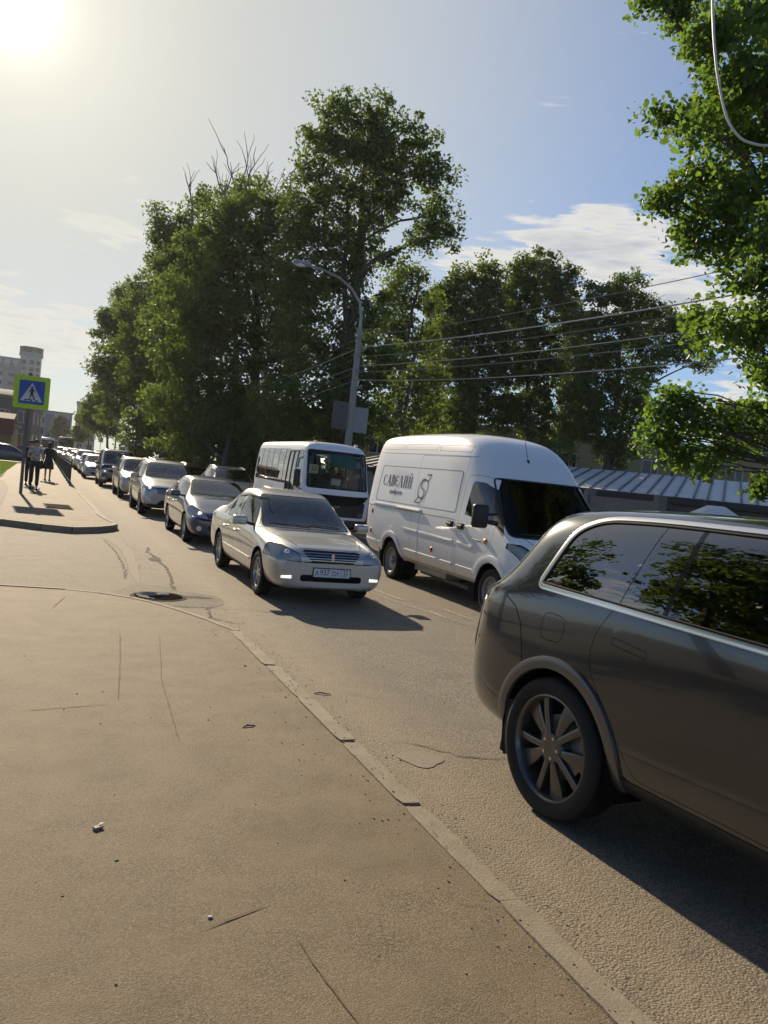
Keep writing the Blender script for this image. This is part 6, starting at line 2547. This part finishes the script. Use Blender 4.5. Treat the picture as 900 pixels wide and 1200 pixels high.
# dark shrubs under the poplars
SG = 'shrubs below the poplars'
for i, (px, py, r, d, lb) in enumerate(((560, 528, 22, 50, 'dark shrub under the leftmost poplar, behind the van roof'), (610, 530, 22, 50, 'dark shrub under the middle poplar'), (655, 528, 20, 50, 'dark shrub between the middle and right poplars'), (790, 535, 14, 47, 'green bush behind the metal roof'), (475, 535, 20, 42, 'dark shrub between the minibus and the van'))):
    bs = survey([(px - r * .7, py, r * .7), (px + r * .6, py + 3, r * .7), (px, py - r * .4, r * .7)], d)
    o = tree('shrub', base_of(px, d), .4, bs, lb, trunk_r=.07, leaf=.12, density=9, clump=.45, per=50, seed=40 + i, group=SG)
    o['category'] = 'shrub'
# near tree on the right: branches hang into the picture from outside it
nb = []
for q in [(800, 10, 30), (770, -10, 26), (840, 40, 40), (890, 20, 46), (860, 95, 42), (900, 90, 46), (845, 130, 30), (800, 135, 20), (775, 137, 12), (820, 150, 22), (880, 160, 44), (830, 205, 34), (790, 228, 22), (772, 238, 10), (815, 255, 28), (870, 225, 40), (810, 285, 22),
          (860, 280, 36), (905, 290, 40), (885, 330, 30), (850, 375, 26), (825, 392, 20), (875, 385, 30), (905, 380, 26), (890, 425, 22), (905, 445, 14), (818, 372, 10),
          (950, 60, 60), (960, 180, 60), (960, 300, 60), (950, 420, 50), (1040, 120, 80), (1040, 300, 80), (1000, 450, 50)]:
    nb.append(q + (random.Random(q[0] * 7 + q[1]).uniform(-1.0, 1.2),))
low = [(800, 475, 18), (775, 482, 12), (820, 500, 24), (785, 510, 22), (845, 490, 20), (800, 535, 18), (850, 530, 18), (825, 545, 14), (875, 500, 20), (895, 515, 16), (790, 465, 8), (765, 515, 6), (890, 480, 8), (893, 575, 14), (925, 560, 26), (935, 500, 30)]
tree('broadleaf_tree', (14.2, 9.2, .09), 2, survey(nb, 12.5, 1.0) + survey([q + (1.0,) for q in low], 13.0, 1.0),
     'near bright green broad-leaved tree hanging in at the right edge', mat='leaf_near', trunk_r=.22, leaf=.084, density=56, clump=.38, per=38, seed=31, shape=1, hollow=.0, group='', twigs=True, squash=.8, droop=.9, forks=2, lk=.4)
# unseen trees for the car reflections; two added left to shade the pavements
def tree_blob(cx, cy, h, r, seed):
    rs = random.Random(seed)
    return [(cx + rs.uniform(-1, 1) * r * .6, cy + rs.uniform(-1, 1) * r * .6, h * rs.uniform(.45, .85), r * .55, r * .55, r * .6) for _ in range(7)]


for i, (x, y, h, r) in enumerate(((-6.6, 8.2, 11, 3.6), (-9, -6, 9, 3.5), (-4.1, 13.2, 7.0, 2.3), (-5, -14, 9, 3.5), (-5.6, 29, 8.5, 2.7))):
    tree('roadside_tree', (x, y, .02), 2.5, tree_blob(x, y, h, r, 60 + i), ('roadside tree left of the camera', 'roadside tree behind the camera on the left', 'roadside tree beyond the left edge by the side street', 'roadside tree well behind the camera', 'roadside tree on the far pavement beyond the left edge')[i],
         trunk_r=.22, leaf=.22, density=3.0, clump=.7, per=40, seed=70 + i, group='trees on the camera side')
# ------------------------------------------------------------------ street furniture, people, small things
def gp(px, py, z=0.0):
    v = fw + rt * ((px - 450) / 936) - up * ((py - 600) / 936)
    t = (z - EYE.z) / v.z
    p = EYE + v * t
    return Vector((p.x, p.y, z))


simple('galvanised', (.30, .30, .29), .45, .6, var=.2)
simple('sign_lime', (.50, .72, .02), .45, var=.05)
simple('sign_blue', (.02, .08, .38), .4, var=.05)
simple('sign_white', (.62, .62, .62), .4, var=.04)
simple('pole_grey', (.13, .125, .115), .7, var=.3, scale=3)
simple('concrete_pole', (.30, .29, .27), .85, var=.2, scale=2, bump=.3)
simple('iron_black', (.03, .03, .03), .5, .3, var=.3)

# pedestrian crossing sign
sb = gp(24, 578, FZ)
sg_ = empty('crossing_sign', sb, R(-4), 'square lime bordered pedestrian crossing sign on a grey pole by the pavement', 'road sign')
b = MB()
b.tube([(0, 0, -.1), (0, 0, .9), (0, 0, 3.95)], .052, 12)
b.build('pole', MT['pole_grey'], sg_)
b = MB()
b.prism(rounded([(-.46, 2.78), (.62, 2.78), (.62, 3.84), (-.46, 3.84)], .07), 'y', -.085, -.06)
b.build('border_panel', MT['sign_lime'], sg_)
b = MB()
b.prism(rounded([(-.30, 2.93), (.47, 2.93), (.47, 3.69), (-.30, 3.69)], .03), 'y', -.092, -.088)
b.build('blue_panel', MT['sign_blue'], sg_)
b = MB()
b.prism([(-.25, 3.02), (.42, 3.02), (.085, 3.62)], 'y', -.097, -.094)
b.build('white_triangle', MT['sign_white'], sg_)
b = MB()
fy = (-.102, -.099)
X0, Z0, k_ = .085, 3.02, .60


def ppl(pts):
    b.prism([(X0 + x * k_, Z0 + z * k_) for x, z in pts], 'y', *fy)


b.prism([(X0 - .0 + .034 * math.cos(a), Z0 + .455 + .034 * math.sin(a)) for a in [2 * PI * i / 12 for i in range(12)]], 'y', *fy)
ppl([(-.07, .68), (.05, .70), (.09, .62), (.07, .36), (-.06, .36), (-.05, .55)])
ppl([(-.07, .68), (-.04, .62), (-.12, .44), (-.16, .46)])
ppl([(.05, .68), (.08, .62), (.17, .47), (.20, .50), (.11, .66)])
ppl([(-.06, .38), (.03, .38), (-.10, .12), (-.22, .10), (-.22, .06), (-.06, .06)])
ppl([(.0, .38), (.08, .38), (.16, .20), (.19, .07), (.12, .07), (.09, .20)])
ppl([(-.36, .02), (-.24, .02), (-.20, .10), (-.30, .10)])
ppl([(-.06, .02), (.06, .02), (.05, .10), (-.05, .10)])
ppl([(.22, .02), (.36, .02), (.30, .10), (.20, .10)])
b.build('walking_figure', MT['ink_black'], sg_)
b = MB()
for z in (3.05, 3.55):
    b.box(-.10, .10, -.062, .055, z, z + .04)
b.build('clamps', MT['galvanised'], sg_)

# pavement railing
rl = empty('railing', (0, 0, 0), 0, 'long black metal railing between the pavement and the queue of cars', 'railing')
y = 37.3
i = 0
while y < 110:
    x = 1.06 - (y - 37.3) * .0035
    x2 = 1.06 - (y + 2.4 - 37.3) * .0035
    b = MB()
    b.tube([(x, y, FZ - .05), (x, y, FZ + 1.12)], .03, 8)
    b.build('post', MT['iron_black'], rl)
    b = MB()
    for z in (.18, .92, 1.06):
        b.tube([(x, y, FZ + z), (x2, y + 2.4, FZ + z)], .018, 6)
    for k_ in range(1, 12):
        t = k_ / 12
        xx = x + (x2 - x) * t
        b.tube([(xx, y + 2.4 * t, FZ + .18), (xx, y + 2.4 * t, FZ + .92)], .009, 5)
    b.build('panel', MT['iron_black'], rl)
    y += 2.4

# curved street lamp with two boards
LPX, LPY = 10.9, 29.7
lp = empty('street_lamp', (LPX, LPY, .05), 0, 'tall concrete street lamp with a curved steel arm, two sign boards and power lines', 'street lamp')
b = MB()
b.tube([(0, 0, -.1), (0, 0, 4), (0, 0, 7.5)], [.17, .14, .11], 14)
b.build('column', MT['concrete_pole'], lp)
b = MB()
b.tube([(0, 0, 7.0), (0, 0, 8.0), (-.12, 0, 8.55), (-.50, 0, 9.0), (-1.05, 0, 9.32), (-1.7, 0, 9.48), (-2.3, 0, 9.54)], [.07, .06, .055, .05, .045, .04, .038], 10)
b.build('arm', MT['galvanised'], lp)
b = MB()
bm = bmesh.new()
bmesh.ops.create_cube(bm, size=1)
bmesh.ops.transform(bm, matrix=Matrix.Diagonal((.72, .30, .17, 1)), verts=bm.verts)
bmesh.ops.bevel(bm, geom=bm.edges[:], offset=.06, segments=3, affect='EDGES')
bmesh.ops.transform(bm, matrix=Matrix.Translation((-2.6, 0, 9.58)), verts=bm.verts)
b.frombm(bm, True)
hd = b.build('lamp_head', MT['galvanised'], lp)
b = MB()
b.ball((-2.65, 0, 9.50), (.22, .12, .07))
b.build('diffuser', MT['lamp_white'], hd)
b = MB()
for z in (5.2, 5.9, 6.5, 7.2):
    b.lathe([(.15, -.03), (.165, 0), (.15, .03)], 'z', (0, 0, z), 12)
b.build('bands', MT['galvanised'], lp)
simple('board_back', (.10, .095, .09), .6, .3, var=.2)
b = MB()
b.box(-.78, -.16, -.06, -.02, 3.55, 4.62)
b.build('board', MT['board_back'], lp)
b = MB()
b.box(.16, .72, .02, .06, 3.50, 4.50)
b.build('board', simple('board_pale', (.26, .27, .27), .5, .3, var=.15), lp)

# power lines: lamp post -> pole off to the right near the camera, and to the far pole
simple('cable_grey', (.16, .16, .155), .5, .2)
simple('cable_pale', (.40, .40, .38), .5)
WG = 'power lines from the street lamp'


def sagline(p0, p1, sag, n=24):
    p0, p1 = Vector(p0), Vector(p1)
    return [p0.lerp(p1, i / n) - Vector((0, 0, 4 * sag * (i / n) * (1 - i / n))) for i in range(n + 1)]


wires = [(7.25, 6.65, .5, .012, 'topmost power line running right from the street lamp'), (6.85, 6.05, .5, .022, 'second power line from the top, thick and twisted'),
         (6.45, 5.90, .45, .014, 'third power line from the top, right of the street lamp'), (6.1, 5.65, .5, .014, 'fourth power line from the top, right of the street lamp'),
         (5.85, 5.35, .45, .016, 'second lowest power line right of the street lamp'), (5.55, 5.15, .6, .014, 'lowest power line right of the street lamp')]
for i, (z0, z1, sg2, r_, lb) in enumerate(wires):
    b = MB()
    b.tube(sagline((LPX + .1, LPY - .1, z0 + .05), (12.3 + .05 * i, -6, z1), sg2), r_ * .8, 5)
    b.tube(sagline((LPX + .1, LPY + .1, z0 + .05), (11.0, 78, z0 + 1.0), .9), r_ * .6, 5)
    o = b.build('power_line', MT['cable_pale' if i % 2 else 'cable_grey'])
    tag(o, lb, 'cable', WG)
up_ = empty('utility_pole', (12.3, -6, .05), 0, 'concrete utility pole carrying the power lines beyond the right edge', 'utility pole')
b = MB()
b.tube([(0, 0, -.1), (0, 0, 9.2)], [.17, .12], 12)
b.build('column', MT['concrete_pole'], up_)
b = MB()
b.box(-.5, .5, -.05, .05, 8.2, 8.3)
b.build('crossarm', MT['galvanised'], up_)
ux = at(137, 500, 118)
up2 = empty('utility_pole', (11.0, 78, .05), 0, 'thin dark utility pole in front of the far trees, right of the black minivan', 'utility pole')
b = MB()
b.tube([(0, 0, -.1), (0, 0, 8.8)], [.15, .10], 10)
b.build('column', MT['pole_grey'], up2)
b = MB()
b.box(-.6, .6, -.05, .05, 7.6, 7.7)
b.build('crossarm', MT['galvanised'], up2)
p137 = (ux.x, ux.y, .05)
up3 = empty('utility_pole', p137, 0, 'slim far pole with sagging white wires, above the queue behind the black minivan', 'utility pole')
b = MB()
b.tube([(0, 0, -.1), (0, 0, 7.8)], [.13, .09], 10)
b.build('column', MT['pole_grey'], up3)
b = MB()
b.box(-.05, .05, -.5, .5, 6.9, 7.0)
b.build('crossarm', MT['galvanised'], up3)
b = MB()
q = Vector(p137)
for dz, (px, py, d), sg2 in ((6.9, (205, 489, 92), 2.0), (5.6, (178, 497, 96), 1.0), (6.2, (112, 486, 150), 1.6), (4.6, (240, 500, 80), 1.5)):
    b.tube(sagline(q + Vector((0, 0, dz)), at(px, py, d), sg2, 14), .035, 5)
o = b.build('sagging_cable', MT['cable_pale'])
tag(o, 'bundle of sagging white wires strung from the slim far pole', 'cable')
sp_ = at(118, 518, 150)
rs_ = empty('road_sign', (sp_.x, sp_.y, .05), 0, 'small square pale road sign far away in front of the trees', 'road sign')
b = MB()
b.tube([(0, 0, -.1), (0, 0, 4.2)], .05, 8)
b.build('pole', MT['pole_grey'], rs_)
b = MB()
b.box(-.42, .42, -.08, -.05, 3.2, 4.1)
b.build('panel', MT['sign_white'], rs_)
b = MB()
b.box(-.28, .28, -.09, -.081, 3.35, 3.95)
b.build('panel_field', MT['wall_concrete'], rs_)

# white cable hanging in the near tree
b = MB()
pts = [at(px, py, 10.6) for px, py in ((834, -60), (835, 0), (837, 50), (842, 95), (852, 138), (866, 160), (882, 168), (905, 170), (960, 160))]
P = []
for i in range(len(pts) - 1):
    a0_, a1_, a2_, a3_ = pts[max(i - 1, 0)], pts[i], pts[i + 1], pts[min(i + 2, len(pts) - 1)]
    for k_ in range(6):
        t = k_ / 6
        P.append(.5 * ((2 * a1_) + (a2_ - a0_) * t + (2 * a0_ - 5 * a1_ + 4 * a2_ - a3_) * t * t + (3 * a1_ - a0_ - 3 * a2_ + a3_) * t ** 3))
P.append(pts[-1])
b.tube(P, .017, 8)
o = b.build('hanging_cable', simple('cable_white', (.62, .61, .56), .5))
tag(o, 'white cable hanging in a loop in front of the near tree, upper right', 'cable')

# ribbed manhole cover sunk in the road edge
mc = gp(186, 699.5, 0)
mh = empty('manhole_cover', mc, R(20), 'round iron manhole cover with curved shiny ribs, in the worn road by the kerb corner', 'manhole cover')
simple('iron_worn', (.20, .19, .17), .38, .8, var=.3, scale=20)
simple('iron_rust', (.075, .055, .04), .95, var=.3, spec=.1)
simple('iron_bright', (.24, .22, .18), .85, .0, var=.15, scale=30)
simple('pit_dark', (.02, .018, .015), 1.0, spec=0.0)
b = MB()
b.lathe([(.30, .002), (.312, .012), (.335, .013), (.36, .003)], 'z', (0, 0, 0), 40)
b.build('frame_ring', MT['iron_rust'], mh)
b = MB()
b.lathe([(.001, .0085), (.29, .008), (.312, .006)], 'z', (0, 0, 0), 40)
b.build('cover', MT['pit_dark'], mh)
b = MB()
for k_ in range(13):
    a0_ = 2 * PI * k_ / 26
    pts = []
    for j in range(9):
        t = j / 8
        a = a0_ + 1.15 * t * t
        r_ = .06 + .225 * (1 - t) if False else .05 + .235 * t
        pts.append((r_ * math.cos(a), r_ * math.sin(a), .016))
    b.tube(pts, .010, 6)
b.build('ribs', MT['iron_bright'], mh)
b = MB()
b.tube([(-.05, 0, .014), (.05, 0, .014)], .02, 6)
b.build('lifting_slot', MT['iron_worn'], mh)
# broken asphalt rim round it
pr = []
sheet('broken_asphalt', [blob_poly(mc.x + .12, mc.y + .05, .62, .78, seed=9, j=.16, n=44)], .0028, asphalt('broken_asphalt', (.03, .026, .02), (.17, .145, .105), (.20, .16, .11), .8, 60, .4))
sheet('pothole', [blob_poly(mc.x + .46, mc.y + .05, .22, .10, seed=12, j=.18, rot=.1), blob_poly(1.9, 14.3, .10, .28, seed=14, j=.2)], .0052, MT['crack_dark'])  # flat dark patches; the one beside the cover paints its sunken shadow

# iron drain grate in the far pavement
gc = gp(68, 594, FZ)
dg_ = empty('drain_grate', gc, R(3), 'rectangular iron drain grate in the far pavement, near its rounded kerb', 'drain grate')
b = MB()
b.box(-.32, .32, -.75, .75, .001, .006)
b.build('pit', MT['pit_dark'], dg_)
b = MB()
for i in range(13):
    y = -.72 + i * .12
    b.box(-.30, .30, y - .02, y + .02, .006, .022)
b.box(-.34, -.30, -.77, .77, .004, .024)
b.box(.30, .34, -.77, .77, .004, .024)
b.build('grate_bars', MT['iron_rust'], dg_)


# ---- people
simple('skin', (.42, .26, .18), .6, var=.06)
simple('hair_dark', (.025, .018, .014), .7)
simple('cloth_black', (.018, .018, .020), .9, var=.2)
simple('cloth_trouser', (.022, .023, .028), .9, var=.2)
g = NG('shirt_print')
p_ = g.pos()
v_ = g.n('ShaderNodeTexVoronoi', Scale=9, Vector=p_)
g.P(Base_Color=g.mix(g.ramp(g.noise(11, 3, .6, p_), [(.46, (0, 0, 0)), (.52, (1, 1, 1))]), (.20, .20, .22), (.40, .40, .41)), Roughness=.85)
simple('shoe_black', (.02, .02, .02), .5)
simple('eye_white', (.7, .7, .68), .3)
simple('lip', (.35, .16, .13), .5)


def skin_mesh(verts, edges, radii, name, mat, parent, lv=2):
    me = bpy.data.meshes.new(name)
    me.from_pydata([tuple(v) for v in verts], edges, [])
    o = bpy.data.objects.new(name, me)
    col.objects.link(o)
    md = o.modifiers.new('k', 'SKIN')
    md.use_smooth_shade = True
    sv = me.skin_vertices[0].data if me.skin_vertices else None
    if sv is None:
        bm = bmesh.new()
        bm.from_mesh(me)
        bm.verts.layers.skin.verify()
        bm.to_mesh(me)
        bm.free()
        sv = me.skin_vertices[0].data
    for i, r_ in enumerate(radii):
        rr2 = r_ if isinstance(r_, tuple) else (r_, r_)
        sv[i].radius = rr2
        sv[i].use_root = (i == 0)
    md2 = o.modifiers.new('s', 'SUBSURF')
    md2.levels = lv
    dg = bpy.context.evaluated_depsgraph_get()
    res = bpy.data.meshes.new_from_object(o.evaluated_get(dg))
    bpy.data.objects.remove(o)
    for p in res.polygons:
        p.use_smooth = True
    return link(name, res, parent, mat)


def hand(mb, wrist, down, side, fwd_, s=1.0):
    down, side, fwd_ = Vector(down).normalized(), Vector(side).normalized(), Vector(fwd_).normalized()
    w_ = Vector(wrist)
    for i, ln in enumerate((.075, .085, .08, .062)):
        base = w_ + down * .085 + fwd_ * (.030 - .020 * i)
        k1 = base + down * ln * .5 - side * .006
        k2 = base + down * ln - side * .022
        mb.tube([w_ + down * .03 + fwd_ * (.02 - .013 * i), base, k1, k2], [.011, .010, .009, .007], 6)
    mb.tube([w_ + down * .02 + fwd_ * .015, w_ + down * .06 + fwd_ * .045, w_ + down * .095 + fwd_ * .05 - side * .01], [.013, .011, .008], 6)


def person(loc, rz, P, label, top, bottom, hairlen=0, skirt=False, group='pedestrians on the far pavement', scale=1.0, sleeves='short'):
    """faces local -y; P: pose offsets"""
    r_ = empty('person', loc, rz, label, 'person', group)
    r_.scale = (scale,) * 3
    st_ = P.get('stride', .18)
    hipL, hipR = Vector((.09, 0, .92)), Vector((-.09, 0, .92))
    kL, kR = Vector((.10, -st_ * .65, .50)), Vector((-.10, st_ * .25, .50))
    aL, aR = Vector((.10, -st_, .085)), Vector((-.10, st_ * 1.15, .12 if st_ > .1 else .085))
    tL, tR = aL + Vector((.01, -.15, -.05)), aR + Vector((-.01, -.14, -.07))
    pel, waist, chest, neckb, neck, headc, headt = Vector((0, 0, .95)), Vector((0, .01, 1.10)), Vector((0, .0, 1.32)), Vector((0, .01, 1.47)), Vector((0, 0, 1.55)), Vector((0, -.01, 1.65)), Vector((0, -.005, 1.73))
    shL, shR = Vector((.17, 0, 1.44)), Vector((-.17, 0, 1.44))
    eL, eR = P.get('eL', Vector((.23, .04, 1.16))), P.get('eR', Vector((-.23, -.02, 1.16)))
    wL, wR = P.get('wL', Vector((.24, -.05, .92))), P.get('wR', Vector((-.24, -.10, .93)))
    v = [pel, waist, chest, neckb, neck, headc, headt, shL, eL, wL, wL + (wL - eL).normalized() * .07, shR, eR, wR, wR + (wR - eR).normalized() * .07, hipL, kL, aL, tL, hipR, kR, aR, tR]
    e = [(0, 1), (1, 2), (2, 3), (3, 4), (4, 5), (5, 6), (3, 7), (7, 8), (8, 9), (9, 10), (3, 11), (11, 12), (12, 13), (13, 14), (0, 15), (15, 16), (16, 17), (17, 18), (0, 19), (19, 20), (20, 21), (21, 22)]
    rad = [(.14, .10), (.12, .09), (.145, .10), (.08, .07), (.052, .055), (.078, .095), (.06, .075), .055, .038, .026, (.036, .016), .055, .038, .026, (.036, .016), .085, .052, .038, (.04, .03), .085, .052, .038, (.04, .03)]
    body = skin_mesh(v, e, rad, 'body', MT['skin'], r_)
    hb = MB()
    hand(hb, wL, wL - eL, (1, 0, 0), (0, -1, 0))
    hand(hb, wR, wR - eR, (-1, 0, 0), (0, -1, 0))
    hb.build('hand', MT['skin'], body)
    # face
    f = MB()
    f.ball((0, -.112, 1.645), (.013, .020, .020), 1)
    f.ball((.082, .0, 1.65), (.012, .02, .03), 1)
    f.ball((-.082, .0, 1.65), (.012, .02, .03), 1)
    f.build('nose_and_ears', MT['skin'], body)
    f = MB()
    f.ball((.03, -.096, 1.672), (.014, .008, .008), 1)
    f.ball((-.03, -.096, 1.672), (.014, .008, .008), 1)
    f.build('eyes', MT['ink_black'], body)
    f = MB()
    f.ball((0, -.098, 1.602), (.025, .008, .008), 1)
    f.build('mouth', MT['lip'], body)
    h = MB()
    h.ball((0, .022, 1.705), (.092, .112, .088), 3)
    if hairlen:
        h.ball((0, .085, 1.60), (.085, .05, .14), 2)
        h.ball((0, .09, 1.73), (.05, .05, .05), 2)
    h.build('hair', MT['hair_dark'], r_)
    # top
    tv = [pel + Vector((0, 0, .0)), waist, chest, neckb - Vector((0, 0, .015)), shL, shL.lerp(eL, .75 if sleeves == 'short' else 1.0), shR, shR.lerp(eR, .75 if sleeves == 'short' else 1.0)]
    te = [(0, 1), (1, 2), (2, 3), (3, 4), (4, 5), (3, 6), (6, 7)]
    tr = [(.175, .125), (.160, .12), (.175, .125), (.095, .085), .075, .062, .075, .062]
    if sleeves == 'long':
        tv += [wL, wR]
        te += [(5, 8), (7, 9)]
        tr += [.04, .04]
    skin_mesh(tv, te, tr, 'dress' if skirt else 'shirt', top, r_)
    if skirt:
        s_ = MB()
        s_.lathe([(.155, 1.02), (.20, .90), (.235, .72), (.25, .55), (.24, .55), (.10, .95)], 'z', (0, 0, 0), 24)
        o2 = s_.build('skirt', top, r_)
        o2.scale = (1, .75, 1)
    else:
        skin_mesh([pel, hipL, kL, aL + Vector((0, 0, .02)), hipR, kR, aR + Vector((0, 0, .02))], [(0, 1), (1, 2), (2, 3), (0, 4), (4, 5), (5, 6)], [(.165, .12), .105, .075, .062, .105, .075, .062], 'trousers', bottom, r_)
    for a_ in (aL, aR):
        s_ = MB()
        bm = bmesh.new()
        bmesh.ops.create_cube(bm, size=1)
        bmesh.ops.transform(bm, matrix=Matrix.Diagonal((.10, .27, .09, 1)), verts=bm.verts)
        for vv in bm.verts:
            if vv.co.y < 0 and vv.co.z > 0:
                vv.co.z *= .3
        bmesh.ops.bevel(bm, geom=bm.edges[:], offset=.02, segments=2, affect='EDGES')
        bmesh.ops.transform(bm, matrix=Matrix.Translation((a_.x, a_.y - .06, max(.047, a_.z - .045))), verts=bm.verts)
        s_.frombm(bm, True)
        s_.build('shoe', MT['shoe_black'], r_)
    return r_


pm = gp(38.5, 573, FZ)
person(pm, R(5), dict(stride=.10, eL=Vector((.25, .02, 1.16)), wL=Vector((.14, -.20, 1.12)), eR=Vector((-.25, .02, 1.16)), wR=Vector((-.13, -.22, 1.15))), 'man in a grey printed shirt and dark trousers, walking towards the camera', MT['shirt_print'], MT['cloth_trouser'], scale=1.02)
pk = gp(33.0, 568, FZ)
person(pk, R(-5), dict(stride=.06), 'person dressed all in black, half hidden behind the man in printed shirt', MT['cloth_black'], MT['cloth_black'], sleeves='long')
pw = gp(55, 563.5, FZ)
wo = person(pw, R(176), dict(stride=.07, eR=Vector((-.24, .05, 1.16)), wR=Vector((-.26, .0, .93))), 'woman in a black knee-length dress walking away along the railing', MT['cloth_black'], MT['cloth_black'], hairlen=1, skirt=True, sleeves='long', scale=1.0)
b = MB()
b.rbox(-.06, .10, -.20, .22, .52, .92, .05)
b.tube([(.02, -.12, .90), (.02, -.10, 1.02), (.02, .08, 1.02), (.02, .12, .90)], .012, 6)
o = b.build('handbag', MT['cloth_black'])
o.location = pw + Vector((-.33, .02, 0))
tag(o, 'large black bag hanging beside the walking woman', 'bag')

# grit, leaves and twigs
b = MB()
rs = random.Random(12)
for i in range(620):
    if i % 3:
        x, y = KX + rs.choice((-1, 1)) * abs(rs.gauss(.12, .12)), rs.uniform(1.8, 9)
    else:
        x, y = rs.uniform(-2, 5), rs.uniform(2, 13)
    if KX - .07 < x < KX + .07:
        z = .026
    else:
        z = .014 if x < KX else .0
    s_ = rs.uniform(.0015, .0048) * (1.6 if rs.random() < .04 else 1)
    m_ = Matrix.Rotation(rs.uniform(0, 6), 3, 'Z')
    b.box(x - s_, x + s_ * rs.uniform(.6, 1.2), y - s_, y + s_ * rs.uniform(.5, 1), z, z + s_ * rs.uniform(.6, 1.4), m_)
o = b.build('grit', simple('grit_stone', (.22, .18, .13), .9, var=.5, scale=3))
tag(o, kind='stuff')
simple('twig_brown', (.05, .035, .022), .8)
for (px, py, ln, an, lb) in ((292, 851, .10, 20, 'short dark twig lying on the near pavement'), (378, 813, .14, -10, 'bent dark twig lying on the road by the kerb')):
    p = gp(px, py, .018 if px < 300 else .006)
    b = MB()
    d = Vector((math.cos(R(an)), math.sin(R(an)), 0)) * ln / 2
    b.tube([p - d, p - d * .3 + Vector((0, .012, .006)), p + d * .4 + Vector((0, -.004, .003)), p + d], [.004, .006, .005, .003], 6)
    o = b.build('twig', MT['twig_brown'])
    tag(o, lb, 'twig')
p = gp(115, 970, .02)
b = MB()
b.box(p.x - .022, p.x + .02, p.y - .012, p.y + .012, .016, .028, Matrix.Rotation(.5, 3, 'Z'))
b.add([(p.x, p.y, .03), (p.x + .03, p.y + .02, .035), (p.x + .01, p.y + .035, .03)], [(0, 1, 2)])
o = b.build('litter_scrap', simple('scrap_grey', (.25, .24, .22), .7))
tag(o, 'small crumpled grey scrap lying on the near pavement, lower left', 'litter')
b = MB()
b.box(*(lambda q: (q.x - .008, q.x + .008, q.y - .004, q.y + .004, .016, .022))(gp(246, 1074, .02)))
o = b.build('cigarette_end', MT['sign_white'])
tag(o, 'tiny white cigarette end on the near pavement', 'cigarette end')
# grass tufts on the lawn and weeds at the verge
rg2 = np.random.default_rng(5)
n = 14000
gx_ = rg2.uniform(-7.5, -1.9, n)
gy_ = rg2.uniform(40, 66, n)
n2 = 5000
gx_ = np.concatenate([gx_, rg2.uniform(10.5, 12.4, n2)])
gy_ = np.concatenate([gy_, rg2.uniform(14, 60, n2)])
zb_ = np.where(gx_ > 0, .09, FZ + .02)
hh = rg2.uniform(.05, .16, n + n2) * np.where(gx_ > 0, 2.2, 1)
an_ = rg2.uniform(0, 6.28, n + n2)
wd_ = .02
v0 = np.stack([gx_ - np.cos(an_) * wd_, gy_ - np.sin(an_) * wd_, zb_], 1)
v1 = np.stack([gx_ + np.cos(an_) * wd_, gy_ + np.sin(an_) * wd_, zb_], 1)
v2 = np.stack([gx_ + rg2.normal(0, .03, n + n2), gy_ + rg2.normal(0, .03, n + n2), zb_ + hh], 1)
vv = np.stack([v0, v1, v2], 1).reshape(-1, 3)
me = bpy.data.meshes.new('grass')
me.from_pydata(vv.tolist(), [], np.arange(len(vv)).reshape(-1, 3).tolist())
at_ = me.attributes.new('tone', 'FLOAT', 'POINT')
at_.data.foreach_set('value', rg2.random(len(vv)).astype(np.float32))
o = link('grass', me, None, leafmat('grass_blade', (.06, .10, .015), (.14, .20, .03), (.25, .36, .05), .4))
tag(o, kind='stuff')
